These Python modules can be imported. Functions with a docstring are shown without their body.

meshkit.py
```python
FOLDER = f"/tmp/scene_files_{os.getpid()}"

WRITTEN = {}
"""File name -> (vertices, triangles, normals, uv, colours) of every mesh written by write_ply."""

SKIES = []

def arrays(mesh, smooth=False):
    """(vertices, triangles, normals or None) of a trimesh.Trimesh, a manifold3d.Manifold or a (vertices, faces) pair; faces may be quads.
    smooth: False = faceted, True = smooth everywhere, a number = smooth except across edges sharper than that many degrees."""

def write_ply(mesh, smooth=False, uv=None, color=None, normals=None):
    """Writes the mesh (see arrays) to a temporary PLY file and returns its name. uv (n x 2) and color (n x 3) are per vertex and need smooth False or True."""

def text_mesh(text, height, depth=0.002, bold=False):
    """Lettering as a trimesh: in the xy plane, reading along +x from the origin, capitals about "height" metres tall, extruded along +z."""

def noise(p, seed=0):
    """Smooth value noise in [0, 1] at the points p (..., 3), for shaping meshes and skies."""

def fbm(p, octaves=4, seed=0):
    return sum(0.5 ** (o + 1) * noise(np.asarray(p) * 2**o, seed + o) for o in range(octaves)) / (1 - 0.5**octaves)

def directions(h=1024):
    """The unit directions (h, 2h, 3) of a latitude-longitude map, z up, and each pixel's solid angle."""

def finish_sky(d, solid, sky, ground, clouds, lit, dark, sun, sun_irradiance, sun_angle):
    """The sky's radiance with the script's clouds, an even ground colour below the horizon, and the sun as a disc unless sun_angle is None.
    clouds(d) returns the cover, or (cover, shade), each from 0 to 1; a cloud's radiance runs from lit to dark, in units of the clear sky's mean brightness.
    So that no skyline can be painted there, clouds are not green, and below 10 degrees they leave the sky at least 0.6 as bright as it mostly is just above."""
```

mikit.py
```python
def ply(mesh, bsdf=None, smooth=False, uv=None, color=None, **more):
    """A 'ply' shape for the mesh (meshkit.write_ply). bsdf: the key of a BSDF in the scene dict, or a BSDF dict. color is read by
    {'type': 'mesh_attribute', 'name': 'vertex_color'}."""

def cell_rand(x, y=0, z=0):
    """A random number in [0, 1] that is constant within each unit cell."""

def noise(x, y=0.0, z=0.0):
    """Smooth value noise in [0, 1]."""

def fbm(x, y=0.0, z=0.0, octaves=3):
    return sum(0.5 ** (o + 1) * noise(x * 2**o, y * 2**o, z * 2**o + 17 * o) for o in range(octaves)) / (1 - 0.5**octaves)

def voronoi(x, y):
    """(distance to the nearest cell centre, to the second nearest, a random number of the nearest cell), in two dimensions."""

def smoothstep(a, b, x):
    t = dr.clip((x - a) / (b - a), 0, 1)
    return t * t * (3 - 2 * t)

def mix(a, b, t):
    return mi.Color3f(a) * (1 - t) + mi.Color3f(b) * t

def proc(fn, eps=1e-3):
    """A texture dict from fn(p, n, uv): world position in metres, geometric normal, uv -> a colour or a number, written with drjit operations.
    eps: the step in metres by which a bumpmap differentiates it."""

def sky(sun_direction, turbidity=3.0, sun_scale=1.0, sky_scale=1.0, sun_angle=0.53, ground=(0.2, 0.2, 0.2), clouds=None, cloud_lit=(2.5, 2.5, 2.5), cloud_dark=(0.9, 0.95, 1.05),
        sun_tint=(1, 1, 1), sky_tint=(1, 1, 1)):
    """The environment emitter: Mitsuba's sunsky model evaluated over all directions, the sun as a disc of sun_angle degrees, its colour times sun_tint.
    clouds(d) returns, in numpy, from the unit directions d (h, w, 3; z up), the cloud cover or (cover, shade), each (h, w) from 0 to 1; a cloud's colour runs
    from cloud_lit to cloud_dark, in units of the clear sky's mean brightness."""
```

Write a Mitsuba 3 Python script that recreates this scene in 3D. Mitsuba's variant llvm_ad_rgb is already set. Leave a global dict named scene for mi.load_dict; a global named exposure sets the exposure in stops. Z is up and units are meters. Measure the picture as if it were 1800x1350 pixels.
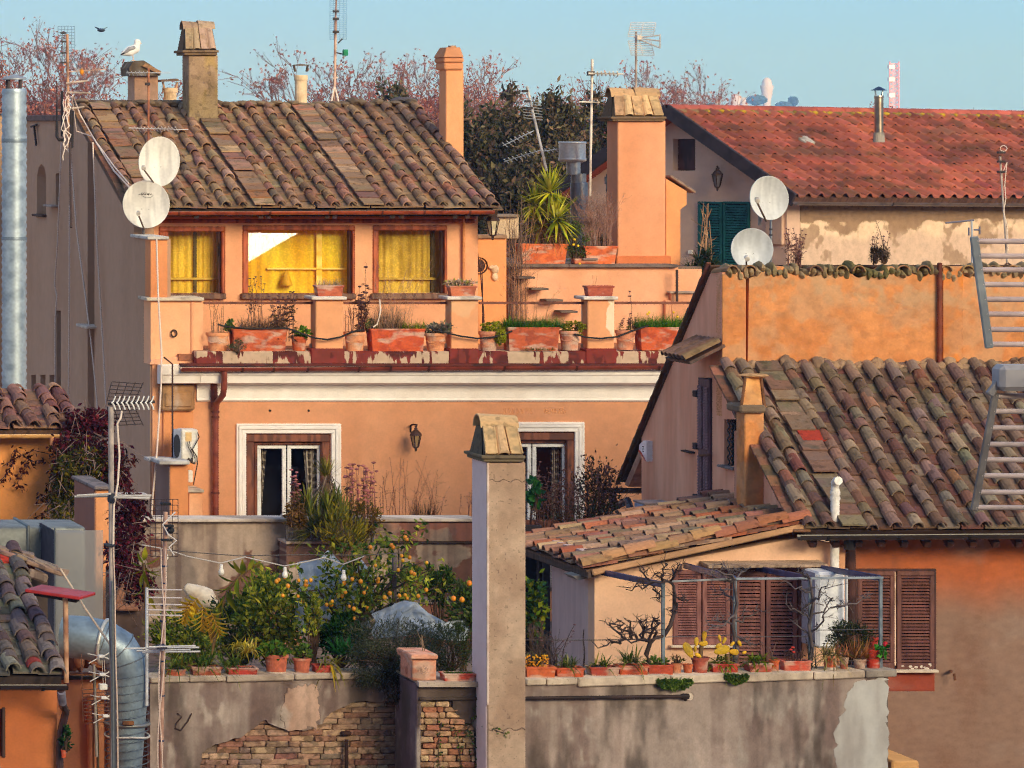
import math
import numpy as np, trimesh, drjit as dr, mitsuba as mi
import mikit, meshkit
from mikit import noise, fbm, smoothstep, mix, proc
scene, labels = {}, {}
exposure = 1.95
F, HX, HY, ZC = 7200.0, -1200.0, 215.0, 20.0      # focal length and principal point of the shifted lens (in photo pixels), eye height
scene['camera'] = {'type': 'perspective', 'fov': math.degrees(2 * math.atan(900 / F)), 'fov_axis': 'x', 'near_clip': 1.0, 'far_clip': 30000.0,
                   'principal_point_offset_x': (900 - HX) / 1800, 'principal_point_offset_y': (675 - HY) / 1350,
                   'to_world': mi.ScalarTransform4f().look_at(origin=[0, 0, ZC], target=[0, 1, ZC], up=[0, 0, 1])}
SUN = (0.30, -0.92, 0.29)
def thin_haze(d):               # a veil of high haze that thins out to the right
 az = np.arctan2(d[..., 0], d[..., 1])
 return (0.85 - 0.4 * np.clip((az - 0.1) / 0.3, 0, 1)) * (0.75 + 0.5 * (meshkit.fbm(d * np.array([5, 5, 16.0]) + 9, 4) - 0.5))
scene['sky'] = mikit.sky(SUN, turbidity=2.6, sun_scale=1.4, sky_scale=1.0, sun_angle=32, sun_tint=(0.86, 1.02, 1.28), sky_tint=(0.66, 1.26, 2.15), ground=(0.16, 0.13, 0.11),
                         clouds=thin_haze, cloud_lit=(1.2, 1.5, 1.8))
T = mi.ScalarTransform4f
rng = np.random.default_rng(7)
def unpack(x):
 i = dr.floor(x + 0.5)
 r = dr.floor(i / 65536)
 g = dr.floor((i - r * 65536) / 256)
 b = i - r * 65536 - g * 256
 return mi.Color3f(dr.power(r / 255, 2.2), dr.power(g / 255, 2.2), dr.power(b / 255, 2.2))
def pack(c):
 r, g, b = (int(min(248, max(7, round(x)))) for x in c)
 return float(r * 65536 + g * 256 + b)
def f_plaster(p, n, uv):
 s = p.x + p.y
 w = smoothstep(0.34, 0.72, 0.6 * fbm(s * 0.8, p.z * 0.8, 1.3, 4) + 0.4 * fbm(s * 3.1, p.z * 0.4, 7.7, 3))
 g = 0.86 + 0.16 * fbm(s * 9, p.z * 9, p.y, 3) + 0.1 * noise(s * 70, p.z * 70, p.y * 70)
 return mix(unpack(uv.x), unpack(uv.y), w) * g
def b_plaster(p, n, uv):
 return fbm(p.x * 3, p.y * 3, p.z * 3, 3) * 3 + noise(p.x * 30, p.y * 30, p.z * 30) * 0.6
def f_streak(p, n, uv):           # weather streaks running down
 s = p.x + p.y
 w = smoothstep(0.3, 0.72, 0.7 * fbm(s * 6, p.z * 0.7, 3.3, 4) + 0.3 * fbm(s * 1.2, p.z * 1.2, 9.1, 3))
 g = 0.86 + 0.18 * fbm(s * 16, p.z * 4, p.y, 3) + 0.08 * noise(s * 70, p.z * 70, p.y * 70)
 return mix(unpack(uv.x), unpack(uv.y), w) * g
def f_peel(p, n, uv):             # paint that has come off in sharp-edged patches
 s = p.x + p.y
 f = fbm(s * 1.7, p.z * 1.7, p.y * 0.2 + 4.1, 5)
 w = smoothstep(0.53, 0.56, f)
 g = 0.8 + 0.25 * fbm(s * 7, p.z * 7, 2.2, 3) + 0.1 * noise(s * 60, p.z * 60, 0.5)
 return mix(unpack(uv.x), unpack(uv.y), w) * g
def f_curb(p, n, uv):             # red waterproof paint running off a pale kerb
 s = p.x + p.y
 f = 0.58 * fbm(s * 2.3, p.z * 2.5, 4.1, 4) + 0.42 * fbm(s * 19, p.z * 3.4, 1.1, 4)
 w = 0.85 * smoothstep(0.495, 0.525, f)
 k = smoothstep(0.46, 0.62, fbm(s * 5, p.z * 6, 8.8, 3))
 return mix(unpack(uv.x) * (1 - 0.55 * k), unpack(uv.y), w) * (0.8 + 0.3 * fbm(s * 20, p.z * 20, 2.2, 2))
def f_old(p, n, uv):              # grey old render: pale bloom, brown damp, dark runs
 s = p.x + p.y * 0.7
 a, b = unpack(uv.x), unpack(uv.y)
 f = fbm(s * 0.75, p.z * 0.75, 2.9, 5)
 r = fbm(s * 5.5, p.z * 0.45, 6.1, 4)
 q = fbm(s * 2.6, p.z * 2.6, 11.5, 4)
 c = mix(a, b, smoothstep(0.36, 0.62, 0.55 * f + 0.45 * r))
 c = mix(c, mi.Color3f(0.5, 0.41, 0.35), 0.85 * smoothstep(0.5, 0.64, 0.6 * q + 0.4 * fbm(s * 7, p.z * 2, 3.7, 4)) * smoothstep(0.36, 0.55, r))
 c = c * (1 - 0.22 * smoothstep(0.44, 0.62, fbm(s * 1.7, p.z * 1.5, 27.1, 5)))
 c = mix(c, mi.Color3f(0.075, 0.055, 0.045), 0.8 * smoothstep(0.5, 0.68, fbm(s * 3.3, p.z * 1.1, 15.2, 4)))
 return c * (0.75 + 0.3 * fbm(s * 12, p.z * 12, 1.0, 3) + 0.14 * noise(s * 60, p.z * 60, 4.0))
def f_ochre(p, n, uv):            # blotchy sun-bleached ochre
 s = p.x + p.y
 a, b = unpack(uv.x), unpack(uv.y)
 f = fbm(s * 1.3, p.z * 1.3, 5.5, 5)
 q = fbm(s * 4.5, p.z * 4.5, 3.5, 4)
 c = mix(a, b, smoothstep(0.38, 0.62, 0.45 * f + 0.55 * q))
 c = mix(c, mi.Color3f(0.5, 0.33, 0.2), 0.4 * smoothstep(0.57, 0.7, fbm(s * 2.1, p.z * 2.1, 21.0, 4)))
 c = mix(c, mi.Color3f(0.3, 0.13, 0.055), 0.32 * smoothstep(0.46, 0.68, fbm(s * 5, p.z * 6, 8.5, 5)))
 top = smoothstep(17.55, 17.9, p.z + 0.5 * fbm(s * 2, p.z * 2, 0.3, 3) - 0.2)
 c = mix(c, mi.Color3f(0.5, 0.34, 0.2), 0.55 * top * smoothstep(0.42, 0.6, q))
 return c * (0.82 + 0.22 * fbm(s * 14, p.z * 14, 1.0, 3) + 0.1 * noise(s * 60, p.z * 60, 4.0))
def f_fade(p, n, uv):             # painted wall whose colour survives under the eaves and has washed off below
 s = p.x + p.y
 a, b = unpack(uv.x), unpack(uv.y)
 h = p.z + 0.7 * (fbm(s * 1.1, p.z * 0.8, 2.2, 4) - 0.5)
 c = mix(b, a, smoothstep(14.0, 14.65, h))
 c = mix(c, mi.Color3f(0.2, 0.085, 0.05), 0.45 * smoothstep(0.52, 0.72, fbm(s * 2.2, p.z * 0.9, 7.7, 4)))
 c = mix(c, mi.Color3f(0.37, 0.27, 0.22), 0.4 * smoothstep(0.5, 0.7, fbm(s * 1.4, p.z * 2.0, 13.7, 4)))
 return c * (0.8 + 0.24 * fbm(s * 11, p.z * 22, 1.0, 3) + 0.1 * noise(s * 60, p.z * 60, 4.0))
def f_speck(p, n, uv):            # coarse sandy render with pits
 s = p.x + p.y
 a, b = unpack(uv.x), unpack(uv.y)
 c = mix(a, b, smoothstep(0.4, 0.66, fbm(s * 1.6, p.z * 1.1, 5.5, 5)))
 k = noise(s * 42, p.z * 42, p.y * 3)
 return c * (0.72 + 0.3 * fbm(s * 15, p.z * 15, 2.0, 3) + 0.22 * noise(s * 90, p.z * 90, 1.5)) * (1 - 0.35 * smoothstep(0.84, 0.95, k))
def f_tile(p, n, uv):             # fired clay with lichen on what faces the sky
 a, b = unpack(uv.x), unpack(uv.y)
 w = smoothstep(0.4, 0.7, fbm(p.x * 8, p.y * 8, p.z * 8, 3)) * smoothstep(-0.2, 0.7, n.z)
 k = smoothstep(0.6, 0.75, fbm(p.x * 15, p.y * 15, p.z * 15, 2))
 return mix(a, b, 0.8 * w) * (1 - 0.35 * k) * (0.84 + 0.24 * noise(p.x * 45, p.y * 45, p.z * 45))
def f_flat(p, n, uv):             # small things: slight weathering between the two colours
 w = smoothstep(0.38, 0.72, fbm(p.x * 7, p.y * 7, p.z * 7, 3))
 return mix(unpack(uv.x), unpack(uv.y), w) * (0.88 + 0.2 * noise(p.x * 40, p.y * 40, p.z * 40))
def f_wood(p, n, uv):
 w = smoothstep(0.35, 0.7, fbm(p.x * 22 + p.y * 22, p.z * 5, 1.1, 3))
 return mix(unpack(uv.x), unpack(uv.y), w) * (0.85 + 0.25 * noise(p.x * 50, p.y * 50, p.z * 12))
def f_leaf(p, n, uv):
 return mix(unpack(uv.x), unpack(uv.y), smoothstep(0.3, 0.7, noise(p.x * 9, p.y * 9, p.z * 9)))
def f_plain(p, n, uv):
 return unpack(uv.x)
def rough(c, r=0.9, spec=0.3, **k):
 return {'type': 'twosided', 'bsdf': {'type': 'principled', 'base_color': proc(c), 'roughness': r, 'specular': spec, **k}}
def bumped(c, b, scale, r=0.92, spec=0.25):
 return {'type': 'twosided', 'bsdf': {'type': 'bumpmap', 'arbitrary': proc(b, 4e-3), 'scale': scale, 'bsdf': {'type': 'principled', 'base_color': proc(c), 'roughness': r, 'specular': spec}}}
scene['m_plaster'] = bumped(f_plaster, b_plaster, 0.006)
scene['m_streak'] = bumped(f_streak, b_plaster, 0.007)
scene['m_peel'] = bumped(f_peel, b_plaster, 0.008)
scene['m_curb'] = rough(f_curb, 0.7)
scene['m_old'] = bumped(f_old, b_plaster, 0.014)
scene['m_ochre'] = bumped(f_ochre, b_plaster, 0.012)
scene['m_fade'] = bumped(f_fade, b_plaster, 0.009)
scene['m_speck'] = bumped(f_speck, b_plaster, 0.01)
scene['m_tile'] = rough(f_tile, 0.9)
scene['m_flat'] = rough(f_flat, 0.7)
scene['m_gloss'] = rough(f_flat, 0.35, 0.5)
scene['m_wood'] = rough(f_wood, 0.6, 0.4)
scene['m_metal'] = {'type': 'twosided', 'bsdf': {'type': 'principled', 'base_color': proc(f_flat), 'roughness': 0.32, 'metallic': 1.0}}
def f_clay(p, n, uv):             # smooth factory tile, slightly stained
 w = smoothstep(0.35, 0.7, fbm(p.x * 2.2, p.y * 2.2, p.z * 4, 3))
 return mix(unpack(uv.x), unpack(uv.y), w) * (0.9 + 0.16 * noise(p.x * 16, p.y * 16, p.z * 16))
scene['m_clay'] = rough(f_clay, 0.75)
scene['m_zinc'] = {'type': 'twosided', 'bsdf': {'type': 'principled', 'base_color': proc(f_flat), 'roughness': 0.42, 'metallic': 0.5}}
scene['m_steel'] = {'type': 'twosided', 'bsdf': {'type': 'principled', 'base_color': proc(f_flat), 'roughness': 0.45, 'metallic': 0.85}}
scene['m_plain'] = rough(f_plain, 0.85)
scene['m_leaf'] = {'type': 'principledthin', 'base_color': proc(f_leaf), 'roughness': 0.55, 'diff_trans': 0.7, 'spec_trans': 0.0}
scene['m_glass'] = {'type': 'thindielectric', 'int_ior': 1.5}
def cat(ms):
 vs, fs, k = [], [], 0
 for v, f in ms:
  vs.append(v); fs.append(np.asarray(f) + k); k += len(v)
 return np.vstack(vs), np.vstack(fs)
_s = np.array([(x, y, z) for x in (-1, 1) for y in (-1, 1) for z in (-1, 1)], float)
def _chamfer():
 k = []
 for s in _s:
  for a in range(3):
   k.append((s, a))
 pts = np.array([s * 1.0 - np.eye(3)[[0, 1, 2]].sum(0) * 0 for s, a in k])
 q = np.array([np.where(np.arange(3) == a, s, s * 0.8) for s, a in k])
 hull = trimesh.convex.convex_hull(trimesh.PointCloud(q).vertices)
 idx = [int(np.argmin(((q - v) ** 2).sum(1))) for v in hull.vertices]
 return np.array([s for s, a in k]), np.array([a for s, a in k]), np.array(idx)[hull.faces]
CH_S, CH_A, CH_F = _chamfer()
def box(x0, x1, y0, y1, z0, z1, c=0.006):
 lo, hi = np.array([x0, y0, z0]), np.array([x1, y1, z1])
 m, h = (lo + hi) / 2, np.abs(hi - lo) / 2
 if c <= 0:
  v = m + _s * h
  return v, np.array([[0, 1, 3], [0, 3, 2], [4, 6, 7], [4, 7, 5], [0, 4, 5], [0, 5, 1], [2, 3, 7], [2, 7, 6], [0, 2, 6], [0, 6, 4], [1, 5, 7], [1, 7, 3]])
 c = min(c, 0.45 * h.min())
 on = np.arange(3)[None] == CH_A[:, None]
 return m + CH_S * np.where(on, h, h - c), CH_F
def frame_axes(d, up=(0, 0, 1)):
 d = np.asarray(d, float); d = d / np.linalg.norm(d)
 u = np.asarray(up, float)
 if abs(d @ u) > 0.95: u = np.array([1.0, 0, 0])
 a = np.cross(d, u); a /= np.linalg.norm(a)
 return d, a, np.cross(a, d)
def tube(pts, r, n=6, caps=True):
 p = np.asarray(pts, float)
 r = np.broadcast_to(np.asarray(r, float), (len(p),))
 t = np.gradient(p, axis=0) if len(p) > 2 else np.repeat((p[1:] - p[:1]), 2, 0)
 t /= np.linalg.norm(t, axis=1, keepdims=True) + 1e-12
 ref = np.array([0, 0, 1.0]) if abs(t[:, 2]).mean() < 0.8 else np.array([1.0, 0, 0])
 a = np.cross(t, ref); a /= np.linalg.norm(a, axis=1, keepdims=True) + 1e-12
 b = np.cross(t, a)
 th = np.arange(n) * 2 * math.pi / n
 v = p[:, None] + r[:, None, None] * (np.cos(th)[None, :, None] * a[:, None] + np.sin(th)[None, :, None] * b[:, None])
 i, j = np.meshgrid(np.arange(len(p) - 1), np.arange(n), indexing='ij')
 A, B, C, D = i * n + j, i * n + (j + 1) % n, (i + 1) * n + (j + 1) % n, (i + 1) * n + j
 f = np.concatenate([np.stack([A, C, B], -1).reshape(-1, 3), np.stack([A, D, C], -1).reshape(-1, 3)])
 v = v.reshape(-1, 3)
 if caps:
  k = len(v)
  v = np.vstack([v, v[:n], v[-n:]])
  f = np.vstack([f, [[k, k + q, k + q + 1] for q in range(1, n - 1)], [[k + n, k + n + q + 1, k + n + q] for q in range(1, n - 1)]])
 return v, f
def beam(a, b, w, h, c=0.004, up=(0, 0, 1)):
 """A square bar from a to b, w wide and h high."""
 a, b = np.asarray(a, float), np.asarray(b, float)
 d, s, u = frame_axes(b - a, up)
 v, f = box(-w / 2, w / 2, 0, np.linalg.norm(b - a), -h / 2, h / 2, c)
 return a + v[:, :1] * s + v[:, 1:2] * d + v[:, 2:] * u, f
def lathe(prof, c, n=20, axis=(0, 0, 1), sx=1.0, sy=1.0):
 pr = np.asarray(prof, float)
 d, a, b = frame_axes(axis, (0, 1, 0) if abs(axis[2]) > 0.9 else (0, 0, 1))
 th = np.arange(n) * 2 * math.pi / n
 ring = np.cos(th)[:, None] * a * sx + np.sin(th)[:, None] * b * sy
 v = (np.asarray(c, float) + pr[:, None, 1:2] * d + pr[:, None, 0:1] * ring[None]).reshape(-1, 3)
 i, j = np.meshgrid(np.arange(len(pr) - 1), np.arange(n), indexing='ij')
 A, B, C, D = i * n + j, i * n + (j + 1) % n, (i + 1) * n + (j + 1) % n, (i + 1) * n + j
 f = np.concatenate([np.stack([A, B, C], -1).reshape(-1, 3), np.stack([A, C, D], -1).reshape(-1, 3)])
 return v, f
def poly(pts, holes=()):
 from shapely.geometry import Polygon
 return Polygon(pts, holes)
def extrude(pg, y0, y1, plane='xz'):
 """A polygon in x,z run from y0 to y1 (plane 'xz'), or in y,z run from x0 to x1 (plane 'yz')."""
 parts = []
 for g in getattr(pg, 'geoms', [pg]):
  if g.is_empty or g.area < 1e-8: continue
  m = trimesh.creation.extrude_polygon(g, abs(y1 - y0), engine='earcut')
  v = np.array(m.vertices)
  if plane == 'xz': w, f = np.stack([v[:, 0], min(y0, y1) + v[:, 2], v[:, 1]], 1), m.faces[:, ::-1]
  elif plane == 'yz': w, f = np.stack([min(y0, y1) + v[:, 2], v[:, 0], v[:, 1]], 1), m.faces
  else: w, f = np.stack([v[:, 0], v[:, 1], min(y0, y1) + v[:, 2]], 1), m.faces
  parts.append((w, np.array(f)))
 return cat(parts)
def blob(c, r, n=2, seed=0, amp=0.15, freq=3.0):
 m = trimesh.creation.icosphere(subdivisions=n)
 v = np.array(m.vertices)
 k = 1 + amp * (meshkit.fbm(v * freq + seed * 7.3 + 20, 3, seed) - 0.5) * 2
 return np.asarray(c) + v * k[:, None] * np.asarray(r), np.array(m.faces)
_used, _next = set(), {}
def claim(key):
 if key not in _used:
  _used.add(key); return key
 i = _next.get(key, 1)
 while f'{key}_{i:03d}' in _used: i += 1
 _next[key] = i + 1
 _used.add(f'{key}_{i:03d}')
 return f'{key}_{i:03d}'
def entry(key, mesh, mat, c1=(128, 128, 128), c2=None, smooth=False, kind=None):
 v, f = mesh
 uv = np.empty((len(v), 2)); uv[:, 0] = pack(c1); uv[:, 1] = pack(c2 if c2 is not None else c1)
 scene[key] = mikit.ply((v, f), 'm_' + mat, smooth=smooth, uv=uv)
 if kind: labels[key] = {'kind': kind}
 return key
def part(parent, name, mesh, mat, c1=(128, 128, 128), c2=None, smooth=False, label=None, kind=None):
 key = claim(parent + '__' + name)
 entry(key, mesh, mat, c1, c2, smooth)
 if label or kind:
  labels[key] = {**({'label': label} if label else {}), **({'kind': kind} if kind else {})}
 return key
GROUPS = {'terracotta_pot': 'clay pots on the terraces', 'planter_box': 'clay troughs on the terraces', 'pillar_planter': 'planter boxes on the pillars', 'satellite_dish': 'satellite dishes', 'wall_cable': 'cables and wires', 'bare_tree': 'bare trees behind the roofs', 'holm_oak': 'dark evergreen trees behind the roofs', 'wall_lantern': 'wall lanterns', 'bare_vine': 'bare vines on the pergola', 'strap_leaf_plant': 'strap leaved pot plants', 'plant_fleece': 'fleece plant covers', 'far_pine': 'trees on the far hill', 'prickly_pear': 'yellow prickly pears'}
def thing(name, label, cat_, group=None):
 key, group = claim(name), group or GROUPS.get(name)
 labels[key] = {'label': label, 'category': cat_, **({'group': group} if group else {})}
 return key
def solo(name, label, cat_, mesh, mat, c1, c2=None, smooth=False, group=None):
 return entry(thing(name, label, cat_, group), mesh, mat, c1, c2, smooth)
def struct(name, mesh, mat, c1, c2=None, smooth=False):
 key = claim(name)
 entry(key, mesh, mat, c1, c2, smooth)
 labels[key] = {'kind': 'structure'}
 return key
def X(px, Y): return (px - HX) * Y / F
def Z(py, Y): return ZC - (py - HY) * Y / F
def P(px, py, Y): return np.array([X(px, Y), Y, Z(py, Y)])
def M(px, Y): return px * Y / F                         # a length in pixels
def YS(px, x): return F * x / (px - HX)                 # distance of a point of the plane X = x
def S(px, py, x): y = YS(px, x); return (y, Z(py, y))   # its (Y, Z)
def pbox(x0, y0, x1, y1, Y, d, c=0.006): return box(X(x0, Y), X(x1, Y), Y, Y + d, Z(y1, Y), Z(y0, Y), c)
def pxz(pts, Y): return [(X(a, Y), Z(b, Y)) for a, b in pts]
def rect(x0, y0, x1, y1, Y): return pxz([(x0, y1), (x1, y1), (x1, y0), (x0, y0)], Y)
def jit(c, a, r=None):
 r = r or rng
 k = 1 + r.normal(0, a); d = r.normal(0, a * 40, 3)
 return tuple(np.clip(np.asarray(c) * k + d, 8, 247))
struct('ground', box(-900, 2500, -240, 3600, -1, 0, 0), 'flat', (186, 158, 138), (160, 128, 108))
def many(parent, name, items, mat, most=300, smooth=False):
 """One part per piece; past `most` the rest become one part of kind stuff. items: (mesh, c1, c2)."""
 for m, a, b in items[:most]: part(parent, name, m, mat, a, b, smooth)
 rest = items[most:]
 if rest:
  v, f = cat([m for m, a, b in rest])
  uv = np.vstack([np.tile([pack(a), pack(b)], (len(m[0]), 1)) for m, a, b in rest])
  key = claim(parent + '__' + name + '_rows')
  scene[key] = mikit.ply((v, f), 'm_' + mat, smooth=smooth, uv=uv)
  labels[key] = {'kind': 'stuff'}
def arc_tile(L, r0, r1, th=0.014, n=6):
 """A half-round tile: v along its length from the wide lower end."""
 a = np.linspace(0.02 * math.pi, 0.98 * math.pi, n + 1)
 o = np.stack([np.cos(a), np.sin(a)], 1)
 rings = [np.column_stack([o[:, 0] * (r0), np.zeros(n + 1), o[:, 1] * r0]), np.column_stack([o[:, 0] * r1, np.full(n + 1, L), o[:, 1] * r1]),
             np.column_stack([o[:, 0] * (r0 - th), np.zeros(n + 1), o[:, 1] * (r0 - th)])]
 k = n + 1
 f = []
 for i in range(n):
  f += [[i, i + 1, k + i + 1], [i, k + i + 1, k + i]]
  f += [[3 * k + i, 2 * k + i, 2 * k + i + 1], [3 * k + i, 2 * k + i + 1, 3 * k + i + 1]]
  f += [[4 * k + i + 1, 4 * k + i, 5 * k + i], [4 * k + i + 1, 5 * k + i, 5 * k + i + 1]]
 r_in = np.column_stack([o[:, 0] * (r1 - th), np.full(n + 1, L), o[:, 1] * (r1 - th)])
 v = np.vstack([rings[0], rings[1], rings[2], rings[0], rings[2], r_in])
 return v, np.array(f)
def pan_tile(L, w, th=0.02, lip=0.018):
 """A flat tile with raised side lips."""
 m = [box(-w / 2, w / 2, 0, L, 0, th, 0)]
 for s in (-1, 1): m.append(box(s * w / 2 - (0.016 if s > 0 else 0), s * w / 2 + (0.016 if s < 0 else 0), 0, L, th, th + lip, 0))
 return cat(m)
def place(mesh, o, u, v, n, yaw=0.0, pitch=0.0, roll=0.0):
 p, f = mesh
 cy, sy = math.cos(yaw), math.sin(yaw)
 x, y, z = p[:, 0] * cy - p[:, 1] * sy, p[:, 0] * sy + p[:, 1] * cy, p[:, 2]
 y, z = y * math.cos(pitch) - z * math.sin(pitch), y * math.sin(pitch) + z * math.cos(pitch)
 x, z = x * math.cos(roll) - z * math.sin(roll), x * math.sin(roll) + z * math.cos(roll)
 q = np.asarray(o) + x[:, None] * u + y[:, None] * v + z[:, None] * n
 if np.dot(np.cross(u, v), n) < 0: f = np.asarray(f)[:, ::-1]
 return q, f
def tile_roof(roof, O, U, V, width, length, pal, palpan, pitch=0.27, e=0.30, r=0.082, flatcols=(), L=0.42, seed=1, wild=1.0, skip=None, most=300):
 """Coppi over flat tegole: O the lower left corner, U along the eave, V up the slope."""
 R = np.random.default_rng(seed)
 U, V = np.asarray(U, float), np.asarray(V, float)
 U, V = U / np.linalg.norm(U), V / np.linalg.norm(V)
 N = np.cross(U, V)
 if N[2] < 0: N = -N
 ncol, nrow = int(round(width / pitch)), int(math.ceil(length / e))
 pitch = width / ncol
 cover, pan, slabs = [], [], []
 sag = R.normal(0, 0.012, (nrow + 2, ncol + 2))
 pick = lambda pl: pl[R.integers(len(pl))]
 for k in range(nrow):
  ll = min(L, length - k * e + 0.05)
  if ll < 0.12: continue
  for c in range(ncol + 1):
   wob = 0.012 * wild * math.sin(k * 0.7 + c * 2.1 + seed)
   if c < ncol:
    u = (c + 0.5) * pitch
    h = 0.012 + 0.02 + sag[k, c] * 0.5
    o = np.asarray(O) + U * (u + wob + R.normal(0, 0.004 * wild)) + V * (k * e + R.normal(0, 0.008 * wild)) + N * h
    a, b = pick(palpan)
    if not (skip and skip(u, k * e)):
     pan.append((place(pan_tile(ll, pitch * 0.98), o, U, V, N, R.normal(0, 0.014) * wild, -0.05, R.normal(0, 0.02) * wild), jit(a, 0.07, R), jit(b, 0.07, R)))
   u = c * pitch
   if u < 0.02 or u > width - 0.02: u = min(max(u, 0.05), width - 0.05)
   if skip and skip(u, k * e): continue
   o = np.asarray(O) + U * (u + wob + R.normal(0, 0.006 * wild)) + V * (k * e + R.normal(0, 0.012 * wild) - 0.02) + N * (0.075 + sag[k, c])
   a, b = pick(pal)
   if c in flatcols:
    o = np.asarray(O) + U * (u + 0.12 * pitch) + V * (k * e - 0.03) + N * (0.095 + sag[k, c])
    slabs.append((place(pan_tile(ll, pitch * 1.12, 0.022, 0.002), o, U, V, N, R.normal(0, 0.02) * wild, -0.07, R.normal(0, 0.02)), jit(a, 0.08, R), jit(b, 0.08, R)))
    continue
   rr = r * R.uniform(0.93, 1.07)
   cover.append((place(arc_tile(ll, rr, rr * 0.82), o, U, V, N, R.normal(0, 0.03) * wild, -0.06, R.normal(0, 0.04) * wild), jit(a, 0.08, R), jit(b, 0.08, R)))
 many(roof, 'curved_tile', cover, 'tile', most)
 many(roof, 'flat_tile', pan, 'tile', most)
 many(roof, 'slab_tile', slabs, 'tile', most)
def half_pipe(A, B, r, th=0.006, n=8):
 """An open half-round gutter from A to B."""
 A, B = np.asarray(A, float), np.asarray(B, float)
 d, s, u = frame_axes(B - A)
 a = np.linspace(math.pi, 2 * math.pi, n + 1)
 rings = []
 for p, rr in ((A, r), (B, r), (A, r - th), (B, r - th)):
  rings.append(p + rr * (np.cos(a)[:, None] * s + np.sin(a)[:, None] * u))
 k, f = n + 1, []
 for i in range(n):
  f += [[i, k + i, k + i + 1], [i, k + i + 1, i + 1], [2 * k + i, 2 * k + i + 1, 3 * k + i + 1], [2 * k + i, 3 * k + i + 1, 3 * k + i]]
  f += [[i, i + 1, 2 * k + i + 1], [i, 2 * k + i + 1, 2 * k + i], [k + i, 3 * k + i, 3 * k + i + 1], [k + i, 3 * k + i + 1, k + i + 1]]
 for i in (0, n): f += [[i, 2 * k + i, 3 * k + i], [i, 3 * k + i, k + i]]
 return np.vstack(rings), np.array(f)
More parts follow.
